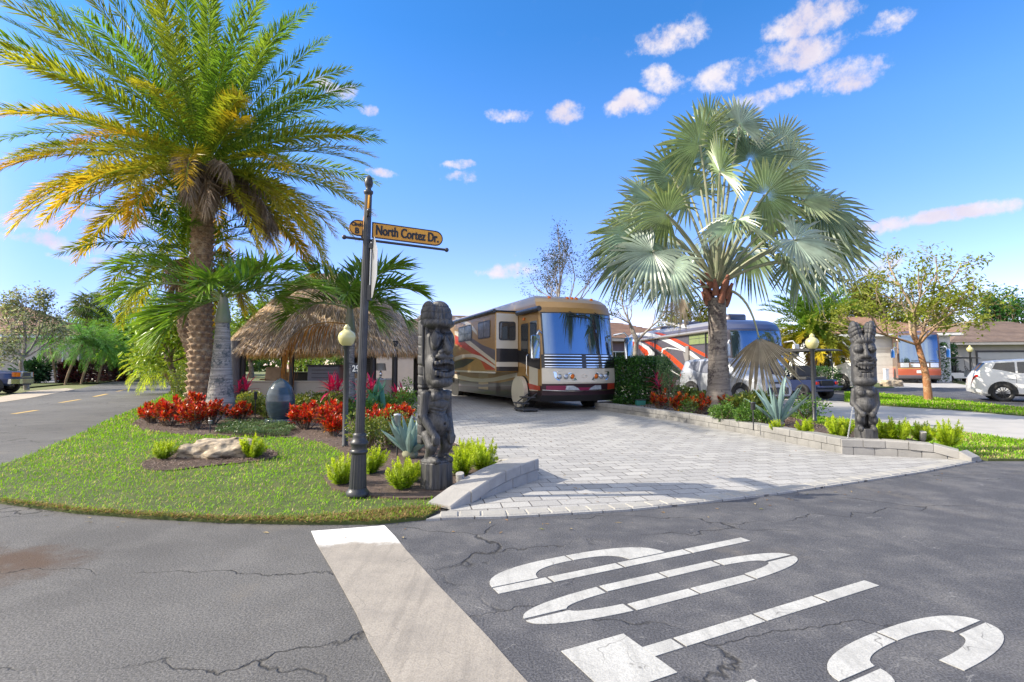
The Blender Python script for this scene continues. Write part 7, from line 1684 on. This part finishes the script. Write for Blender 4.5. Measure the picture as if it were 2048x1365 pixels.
    fan_leaf(mb, hub, 3.5, -1.45, .05, 1.05, 30, (.34, .28, .22), droop=.1, spread=1.0, roll=.4, pr=.02, fused=.42, dead=True); tag(mb.build('dead_leaf', [M['leaf_dry'], M['petiole']], t), 'smaller dry leaf hanging left of the trunk')
    rng = keep
bismarck()
date_palm('date_palm', 'yellowing round-crowned date palm beyond the golf cart', (17.6, 30.5, zg(30)), [(0, 0, 0), (.05, 0, 1.5), (.0, 0, 3.3)], .30, .28, 3.1, 84, .46, 56, .075, yellow=1.3, dead=4, seed=31)
date_palm('date_palm', 'green and yellow date palm beside the bend of the left road', (-37.5, 49.5, zg(49)), [(0, 0, 0), (.1, 0, 2.2), (0, 0, 4.2)], .40, .36, 4.6, 54, .6, 36, .07, yellow=.9, dead=3, seed=33)
date_palm('date_palm', 'grey green date palm farther along the left road', (-45, 64, zg(64)), [(0, 0, 0), (.1, 0, 4), (0, 0, 8.0)], .4, .34, 4.8, 46, .7, 30, .09, yellow=.15, dead=0, seed=34)
def fanpalm(name, label, base, h, r, nl, pet, rad, seed, col, nseg=18):
    global rng
    keep = rng; rng = np.random.default_rng(seed); t = thing(name, label, 'palm tree', base); mb = MB(); z = np.linspace(0, h, 24); mb.tube(np.c_[.1 * np.sin(z * .4), 0 * z, z], r * (1 + .08 * np.sin(z * 9)), 12); mb.build('trunk', M['bark_pale'], t, True)
    mb = MB()
    for i in range(nl):
        q = (i + .5) / nl; az = i * 2.4; fan_leaf(mb, (.1 * math.sin(h * .4), 0, h), az, R(80) - R(120) * q, pet * rng.uniform(.8, 1.2), rad * rng.uniform(.85, 1.1), nseg, np.array(col) * rng.uniform(.7, 1.25), droop=.45, spread=2.2, roll=rng.normal(0, .4), pr=.025, fused=.35, sag=.5)
    mb.build('crown', [M['leaf'], M['petiole']], t); rng = keep; return t
fanpalm('cabbage_palm', 'single cabbage palm with round green crown rising behind the far left shrubs', (-40.5, 49.5, zg(49)), 7.0, .27, 34, 1.0, 1.15, 41, (.10, .15, .05))
fanpalm('cabbage_palm', 'small bright green fan palm left of the yellowing date palm', (16.5, 33, zg(33)), 2.6, .13, 20, .5, .8, 42, (.10, .19, .04))
def robellini(label, base, h, lean, seed, L=1.7, nf=44, col=((.045, .15, .05), (.09, .21, .05)), yel=0.0):
    global rng
    keep = rng; rng = np.random.default_rng(seed); t = thing('pygmy_palm', label, 'palm tree', base, group='pygmy date palms'); mb = MB(); q = np.linspace(0, 1, 9); pts = np.c_[lean * q ** 1.3, 0 * q, h * q]; mb.tube(pts, np.linspace(.07, .10, 9), 9); mb.build('trunk', M['bark_date'], t, True)
    mb = MB()
    for i in range(nf):
        u = (i + .5) / nf; c = np.array(col[i % 2]) * rng.uniform(.8, 1.25); cB = np.array(col[1]) * 1.4 + yel * np.array([.1, .07, 0])
        frond(mb, (lean, 0, h), i * 2.4, R(80) - R(95) * u, L * rng.uniform(.85, 1.1), 1.3, .34, 34, .028, c, cB, vee=.25, leafdroop=.3, cR=(.1, .16, .04), rr=.018, pw=1.2)
    mb.build('crown', [M['leaf'], M['leaf']], t); rng = keep; return t
robellini('bright yellow-green pygmy date palm leaning over the road edge beside the red shrubs', at(350, 788), 1.3, -.7, 51, 1.8, 52, ((.17, .27, .03), (.27, .36, .04)), 1)
for (px, py, h, ln, sd, lb, sc) in ((112, 768, 3.1, -.6, 52, 'leaning pygmy palm with blue green crown nearest the pickup truck', 1.0), (130, 770, 2.9, 1.1, 53, 'pygmy palm with pale stem slanting right beside the cream house', 1.05), (162, 769, 2.6, .9, 54, 'third pygmy palm over the dark purple hedge', 1.05), (195, 767, 2.5, .6, 55, 'pygmy palm with drooping green crown at the hedge end', 1.05)):
    o = robellini(lb, at(px, py), h, ln, sd, 2.5, 46)
    o.scale = (sc,) * 3
# -- broadleaf trees
GRN = [(.07, .12, .025), (.10, .15, .03), (.13, .17, .04)]
broadleaf('magnolia_tree', 'small grey green magnolia tree beside the pickup truck', 'tree', (-27.9, 30.0, zg(30)), 6.5, .14, (1.45, 1.4, 2.3), 4600, .22, [(.13, .17, .09), (.20, .24, .14), (.34, .36, .28), (.17, .16, .10)], 'bark_pale', 61, gap=.3, trunk_frac=.30, clump=.2)
broadleaf('umbrella_tree', 'lime green leafy tree behind the spindle palm and left of the hut', 'tree', (-15.5, 24.5, zg(24)), 5.2, .16, (2.0, 2.0, 2.2), 7500, .24, [(.22, .36, .02), (.31, .43, .03), (.38, .46, .05), (.16, .28, .02)], 'bark_tree', 62, gap=.12, wl=.4, leafm='leaf_waxy')
broadleaf('umbrella_tree', 'lime green tree filling the gap left of the thatched roof', 'tree', (-11.8, 26.0, zg(26)), 5.4, .16, (1.9, 1.7, 2.2), 6000, .24, [(.22, .36, .02), (.31, .43, .03), (.18, .30, .02)], 'bark_tree', 63, gap=.12, wl=.4, leafm='leaf_waxy')
broadleaf('young_tree', 'thin young tree with flaking orange trunk and sparse olive leaves on the right grass strip', 'tree', at(1857, 802, .05), 6.0, .15, (3.1, 2.6, 1.95), 7500, .17, [(.22, .26, .035), (.30, .32, .06), (.15, .19, .03)], 'bark_orange', 64, gap=.2, trunk_frac=.40, nb=5, clump=.12, ang=(.5, 1.0))
broadleaf('bare_tree', 'thin airy tree with tiny dark leaves above the tan motorhome', 'tree', (3.2, 30, zg(30)), 10.0, .14, (2.3, 2.0, 2.8), 6500, .13, [(.035, .045, .035), (.06, .07, .05)], 'bark_pale', 65, gap=.3, clump=.16)
broadleaf('bare_tree', 'pale grey forked tree between the tan and the grey motorhomes', 'tree', (4.9, 20.8, .05), 5.2, .15, (1.3, 1.2, 1.4), 700, .11, [(.10, .12, .05), (.07, .09, .05)], 'bark_pale', 66, gap=.3, clump=.15, trunk_frac=.5, nb=2, depth=3)
broadleaf('oak_tree', 'broad yellowish green tree behind the rust red motorhome', 'tree', (41.5, 58, zg(58)), 11.0, .4, (7.5, 5, 4.2), 15000, .42, [(.16, .17, .035), (.21, .20, .05), (.11, .125, .03)], 'bark_pale', 67, gap=.1, clump=.2)
broadleaf('oak_tree', 'dark green round tree above the house roof at the right edge', 'tree', (63, 64, zg(64)), 11.0, .4, (4.5, 4, 4), 9000, .45, [(.04, .12, .03), (.06, .16, .04)], 'bark_tree', 68, gap=.05, clump=.22)
broadleaf('oak_tree', 'olive tree top showing over the grey motorhome roof', 'tree', (20.0, 58, zg(58)), 8.6, .3, (3, 3, 2.6), 4500, .4, [(.13, .16, .03), (.19, .19, .04)], 'bark_tree', 69, gap=.1, clump=.22)
for i, (x, y, h, rx, rz_, lb, cs) in enumerate(((-52, 66, 6.9, 4.5, 3.0, 'dark green rounded tree behind the cream house gable', [(.06, .15, .04), (.09, .19, .05)]), (-60, 74, 8.6, 4, 3.6, 'tall pale green tree beyond the left roof', [(.10, .21, .04), (.14, .25, .05)]), (-44, 70, 6.6, 4.5, 2.9, 'deep green tree between cabbage palm and date palm', [(.06, .14, .05), (.10, .18, .06)]), (-36, 68, 6.8, 4.5, 3, 'mid green tree closing the end of the left road', [(.08, .16, .03), (.14, .22, .04)]), (-33, 45, 4.6, 2.6, 2.1, 'bright green leafy tree just beyond the pygmy palms', [(.13, .25, .04), (.20, .33, .05)]), (-25.5, 41, 5.2, 2.6, 2.4, 'fresh green tree at the inner bend of the left road', [(.15, .26, .03), (.23, .34, .04)]), (-40, 55, 5.6, 3.0, 2.5, 'green rounded tree at the foot of the cabbage palm', [(.10, .20, .05), (.15, .26, .06)]), (-28, 56, 6.6, 3.5, 2.9, 'olive green tree behind the lime green one', [(.11, .17, .03), (.19, .24, .04)]))):
    broadleaf('background_tree', lb, 'tree', (x, y, zg(y)), h, .3, (rx, rx * .8, rz_), 7000, .42, cs, 'bark_tree', 70 + i, gap=.05, clump=.24)
# far belt of trees that closes the horizon
def treeline(label, pts, h, seed, n):
    g = np.random.default_rng(seed); mb = MB(); pts = np.array(pts, float); k = len(pts) * 9
    for i in range(k):
        q = i / (k - 1) * (len(pts) - 1); j = min(int(q), len(pts) - 2); c = pts[j] * (1 - q + j) + pts[j + 1] * (q - j) + g.normal(0, 2.5, 2); hh = h * g.uniform(.55, 1.1); m = n // k; v = g.normal(size=(m, 3)); v /= np.linalg.norm(v, axis=1)[:, None]; r = np.array([hh * .75, hh * .6, hh * .55]) * (.75 + .25 * g.random((m, 1))); Pb = v * r + np.array([c[0], c[1], zg(c[1]) + hh * .48]); Pb = Pb[Pb[:, 2] > .3]
        N = len(Pb); col = np.array([[.08, .13, .04], [.11, .155, .04], [.065, .11, .04]])[g.integers(0, 3)] * g.uniform(.7, 1.25, (N, 1)); mb.leaves(Pb, g.normal(size=(N, 3)), g.normal(size=(N, 3)), g.uniform(.7, 1.5, N), g.uniform(.4, .8, N), col, fold=.1)
    tag(mb.build('woods', M['leaf']), kind='stuff')
treeline('', [(-110, 95), (-60, 105), (-10, 112), (40, 110), (90, 100), (140, 80)], 6.5, 90, 30000)
treeline('', [(-100, 30), (-105, 70), (-95, 98)], 7, 91, 9000); treeline('', [(90, 20), (105, 60), (120, 92)], 7, 92, 9000)
# -- hedges
def hedge(label, a, b, w, h, n, ls, cols, seed, name='hedge'):
    a, b = np.array(a[:2]), np.array(b[:2]); L = np.linalg.norm(b - a); rz = math.atan2(b[1] - a[1], b[0] - a[0]); t = thing(name, label, 'hedge', (a[0], a[1], zg(a[1]) + (.15 if 0 < a[0] < 12 else 0.05)), rz); g = np.random.default_rng(seed); mb = MB(); Pb = g.uniform(0, 1, (n, 3)); f = g.integers(0, 5, n)
    Pb[f == 0, 2] = 1; Pb[f == 1, 1] = 0; Pb[f == 2, 1] = 1; Pb[f == 3, 0] = 0; Pb[f == 4, 0] = 1; nm = np.zeros((n, 3)); nm[f == 0, 2] = 1; nm[f == 1, 1] = -1; nm[f == 2, 1] = 1; nm[f == 3, 0] = -1; nm[f == 4, 0] = 1
    Pb = Pb * np.array([L, w, h]) + np.array([0, -w / 2, 0]) - nm * g.uniform(-.06, .12, (n, 1)) + g.normal(0, .03, (n, 3)); Pb[:, 2] = np.maximum(Pb[:, 2], .02); cols = np.array(cols); mb.leaves(Pb, nm + g.normal(0, .6, (n, 3)) + np.array([0, 0, .3]), nm + g.normal(0, .5, (n, 3)), ls * g.uniform(.7, 1.3, n), ls * .5, cols[g.integers(0, len(cols), n)] * g.uniform(.7, 1.25, (n, 1)), fold=.12); mb.build('foliage', M['leaf_waxy'], t)
    mb = MB()
    for i in range(max(3, int(L / .35))): x = .1 + i * .35; mb.tube([(x, 0, 0), (x + g.normal(0, .05), g.normal(0, .1), h * .5), (x + g.normal(0, .1), g.normal(0, .15), h * .85)], [.02, .015, .01], 5, cap=False)
    mb.build('stem', M['bark_tree'], t)
hedge('clipped dark green hedge between the tan motorhome and the red shrubs', (3.75, 17.2), (5.2, 18.6), 1.0, 1.5, 15000, .085, [(.03, .10, .015), (.05, .15, .02), (.02, .07, .012)], 81)
hedge('dark purple croton hedge under the pygmy palms by the left house', at(140, 768), at(232, 762), 1.4, 1.5, 5500, .26, [(.045, .015, .03), (.07, .02, .035), (.03, .03, .02), (.12, .03, .03)], 82)
hedge('clipped green hedge beside the rust red motorhome', at(1868, 765), at(1893, 763), 1.5, 3.0, 4500, .16, [(.03, .10, .02), (.05, .14, .02)], 83)
hedge('loose green hedge behind the golf cart', (14.0, 27.5), (17.5, 28.5), 1.0, 1.2, 4500, .11, [(.035, .10, .02), (.06, .15, .03)], 84)
hedge('dark green hedge closing the far end of the left road', (-41, 58), (-33, 61), 1.5, 2.2, 4000, .25, [(.03, .08, .02), (.05, .12, .03)], 85)
# -- shrubs round the beds
RG = 'red croton shrubs'
for i, (px, py, r, h, lb) in enumerate(((303, 846, .34, .58, 'leftmost red croton at the tip of the left bed'), (338, 852, .42, .66, 'red croton second from the tip of the left bed'), (372, 838, .45, .78, 'tall red croton behind the others in the left bed'), (392, 858, .40, .60, 'orange tinted croton directly in front of the date palm'), (424, 848, .36, .64, 'red croton touching the left of the pale spindle trunk'), (478, 843, .34, .52, 'loose red croton just right of the pale spindle trunk'),
        (612, 858, .36, .66, 'red croton touching the right of the egg fountain'), (655, 862, .38, .68, 'bright red croton left of the globe lamp post'), (668, 872, .25, .45, 'low red croton in front of the globe lamp post'), (748, 862, .32, .55, 'dense red croton right of the sign pole'), (800, 858, .34, .60, 'dark red croton behind the blue agave'))):
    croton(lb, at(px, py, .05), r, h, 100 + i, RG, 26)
for i, (px, py, r, h, lb) in enumerate(((1322, 820, .30, .62, 'red croton next to the clipped hedge in the right bed'), (1356, 826, .27, .60, 'red croton nearest the fan palm trunk on its left, beside a small cypress'), (1402, 828, .27, .58, 'red croton touching the left of the fan palm trunk'), (1460, 824, .36, .50, 'dark red croton just right of the fan palm trunk'))):
    croton(lb, at(px, py, .17), r, h, 130 + i, RG, 15, dark=True)
GOLD = [(.22, .27, .03), (.28, .30, .04), (.12, .20, .03), (.33, .33, .07)]; GN = [(.06, .15, .02), (.10, .21, .025), (.14, .25, .03)]; YG = [(.16, .22, .03), (.24, .26, .04), (.10, .16, .03)]
for i, (px, py, r, n, c, ls, lb) in enumerate(((492, 828, (.5, .45, .36), 1900, GOLD, .085, 'golden green bush between the spindle palm and the egg fountain'), (530, 836, (.42, .4, .38), 1700, GOLD, .085, 'golden green bush touching the left of the egg fountain'), (600, 826, (.5, .45, .36), 1700, GOLD, .085, 'golden green bush behind the croton right of the egg fountain'), (636, 820, (.55, .45, .36), 1900, GOLD, .085, 'golden green bush below the beige counter wall'), (672, 826, (.5, .45, .38), 1700, YG, .085, 'olive bush at the foot of the second spindle palm'),
        (730, 838, (.45, .4, .36), 1500, GN, .085, 'green bush behind the sign pole'), (770, 830, (.5, .45, .36), 1700, GN, .09, 'bright green bush under the pale side counter'), (815, 838, (.3, .3, .55), 800, GN, .08, 'small green bush at the driveway edge near the hut'), (375, 800, (.6, .5, .7), 1600, YG, .10, 'yellow green bush at the foot of the date palm'), (735, 902, (.34, .3, .36), 1500, YG, .055, 'round green bush beside the lower sign pole'), (777, 895, (.32, .3, .34), 1400, YG, .055, 'round green bush left of the blue agave'), (838, 905, (.22, .2, .34), 600, YG, .06, 'small green bush between agave and snarling tiki'))):
    bush('shrub', lb, 'shrub', at(px, py, .05), r, n, ls, c, 150 + i, 'green and gold shrubs')
for i, (px, py, r, n, c, ls, lb) in enumerate(((1450, 845, (.24, .22, .26), 1600, GN, .05, 'round bright green bush in front of the fan palm'), (1491, 850, (.25, .24, .28), 1700, GN, .05, 'round bright green bush behind the black path light'), (1524, 846, (.22, .2, .22), 1000, GN, .05, 'green bush between path light and right agave'), (1420, 812, (.5, .4, .36), 1000, YG, .14, 'yellowish strap-leaved bush behind the fan palm trunk'), (1380, 812, (.45, .4, .4), 900, YG, .14, 'yellowish strap-leaved bush beside the small cypress'), (1500, 826, (.6, .45, .34), 1300, YG, .14, 'yellowish strap-leaved bush under the hanging dry leaf'), (1375, 828, (.25, .22, .25), 900, GN, .04, 'low green mound between the crotons'), (1612, 838, (.45, .3, .3), 800, GN, .07, 'low dark green bush with orange flowers by the right globe lamp'))):
    bush('shrub', lb, 'shrub', at(px, py, .17), r, n, ls, c, 170 + i, 'green and gold shrubs')
t = bush('cypress', 'small pale green conical cypress among the right crotons', 'shrub', at(1342, 815, .17), (.34, .34, 1.0), 3200, .06, [(.10, .19, .07), (.15, .24, .09)], 190, wl=.25, lumps=7)
bush('shrub', 'bright green leafy shrub by the small far lamp beyond the golf cart', 'shrub', (20.3, 31.5, zg(31)), (1.3, 1.0, 1.5), 2600, .2, [(.12, .22, .02), (.19, .29, .03)], 191)
bush('shrub', 'dark leafy philodendron by the wall of the cream house', 'shrub', at(72, 768), (1.1, .9, 1.2), 1200, .42, [(.025, .07, .03), (.04, .10, .04)], 192, wl=.4)
bush('shrub', 'red flowering bush in front of the grey beige house at right', 'shrub', (54, 44.5, zg(44)), (1.2, 1, 1.1), 1600, .18, [(.4, .05, .05), (.10, .14, .04), (.3, .12, .08)], 193)
# green ground cover with small leaves in front of the fountain
gc = px_poly([(428, 872), (440, 858), (500, 852), (560, 856), (592, 866), (575, 878), (500, 880)]); xy = sample_poly(gc, 14000); N = len(xy); g = np.random.default_rng(5)
mb = MB(); az = g.uniform(0, 6.28, N); mb.leaves(np.c_[xy, .05 + .17 * g.random(N) ** .6 * (.6 + .4 * np.sin(xy[:, 0] * 6) * np.cos(xy[:, 1] * 5))], rot_zx(az, g.uniform(-.2, 1.0, N)), rot_zx(az, np.full(N, 1.5)), g.uniform(.03, .06, N), g.uniform(.018, .032, N), np.array([(.05, .11, .035), (.09, .16, .05), (.16, .21, .09)])[g.integers(0, 3, N)] * g.uniform(.7, 1.2, (N, 1)), droop=.2)
tag(mb.build('ground_cover', M['leaf_waxy']), kind='stuff')
# foxtail ferns: three grown shapes, copied
protos = []
FX = [(684, 968, .05, .95, 'small foxtail fern left of the sign pole base'), (742, 946, .05, 1.0, 'foxtail fern just right of the sign pole collar'), (803, 978, .05, 1.0, 'yellow green foxtail fern midway between sign pole and snarling tiki'), (826, 962, .05, .7, 'slender foxtail fern leaning against the snarling tiki'), (925, 950, .05, 1.05, 'foxtail fern right behind the snarling tiki'), (934, 925, .05, 1.0, 'rear foxtail fern beside the driveway edging'), (966, 940, .05, 1.1, 'foxtail fern nearest the tapered kerb'),
      (505, 916, .05, 1.0, 'bright foxtail fern at the right end of the limestone boulder'), (327, 918, .05, .85, 'thin foxtail fern at the left end of the limestone boulder'), (1551, 862, .17, .62, 'small foxtail fern at the foot of the right agave'), (1611, 870, .17, .85, 'foxtail fern between the right agave and lamp post'), (1680, 878, .17, 1.2, 'large foxtail fern just left of the grinning tiki'), (1768, 880, .17, .95, 'foxtail fern touching the right of the grinning tiki'), (1798, 886, .17, 1.2, 'tall foxtail fern second right of the grinning tiki'), (1846, 884, .17, 1.0, 'green foxtail fern behind the grey spotlight at right'), (1898, 892, .17, 1.1, 'last foxtail fern before the kerb ends at right')]
for i, (px, py, z, k, lb) in enumerate(FX):
    if i < 3:
        o = thing('foxtail_fern', lb, 'fern', at(px, py, z), 0, 'foxtail ferns'); f = foxtail_mesh(200 + i, 17 - i).build('fronds', M['leaf'], o); protos.append(o)
    else: o = dup(protos[i % 3], at(px, py, z), i * 1.3, None, lb)
    o.scale = (k, k, k)
agave('pale blue agave with broad pointed leaves left of the snarling tiki', at(820, 916, .05), .62, 20, .125, 220, 'blue agaves')
agave('tall pale blue agave with splayed leaves in the right bed', at(1556, 852, .17), 1.02, 12, .115, 221, 'blue agaves', spread=(87, 34))
cordyline('pink cordyline between the spindle palm and the hut post', at(482, 820, .05), 1.15, 14, 231)
cordyline('pink and purple cordyline in front of the hut counter', at(663, 826, .05), 1.05, 16, 232)
cordyline('bright pink cordyline behind the sign pole', at(732, 828, .05), 1.1, 16, 233)
cordyline('dark pink cordyline near the right hut post', at(788, 826, .05), .8, 12, 234)
cordyline('magenta cordyline beside the clipped hedge', at(1322, 812, .17), 1.1, 14, 235)
t = thing('bird_of_paradise', 'blue green broad-leaved plant with upright leaves behind the sign pole', 'shrub', at(752, 836, .05)); mb = MB(); g = np.random.default_rng(9)
for i in range(14): strap_leaf(mb, (g.normal(0, .2), g.normal(0, .15), .1), i * 2.4, R(g.uniform(45, 85)), g.uniform(.7, 1.05), .17, .35, (.06, .20, .13), (.10, .26, .17), chan=.3, belly=.6)
mb.build('leaves', M['leaf_waxy'], t)
# -- small far things
lamp_post('small distant globe lamp by the bright green shrub', (21.2, 33.2, zg(33)), 2.4); lamp_post('small distant globe lamp in front of the grey beige house', (34.8, 39.5, zg(39)), 2.9)
for (px, py, lb, hh) in ((1671, 772, 'white bollard farthest left by the bright green shrub', 1.0), (1705, 774, 'tall white bollard left of the grinning tiki', 1.35), (1773, 771, 'white bollard in front of the rust red motorhome', 1.1)):
    q = G(px, py); t = thing('bollard', lb, 'bollard', q, 0, 'white bollards'); mb = MB(); mb.box((0, 0, hh / 2), (.24, .24, hh), bev=.02); mb.build('post', M['white'], t); mb = MB(); mb.box((0, 0, hh + .02), (.29, .29, .06), bev=.02); mb.build('cap', M['white'], t)
boulder('boulder', 'small orange tan boulder beside the white bollard across the road', G(1783, 774), (.75, .5, .55), 15, .05)
def parkbench(label, loc, rz):
    t = thing('garden_bench', label, 'bench', loc, rz); mb = MB()
    for i in range(4): mb.box((0, -.18 + .12 * i, .45), (1.7, .09, .03))
    mb.build('seat', M['wood_dark'], t); mb = MB()
    for i in range(4): mb.box((0, .26 + .02 * i, .55 + .11 * i), (1.7, .03, .08))
    mb.build('backrest', M['wood_dark'], t)
    for x in (-.7, .7):
        for y in (-.2, .25): mb = MB(); mb.box((x, y, .22), (.06, .06, .44)); mb.build('leg', M['wood_dark'], t)
        mb = MB(); mb.box((x, .02, .66), (.06, .5, .04)); mb.build('armrest', M['wood_dark'], t)
parkbench('dark timber garden bench in front of the grey garage at right', at(1907, 762), R(-8))
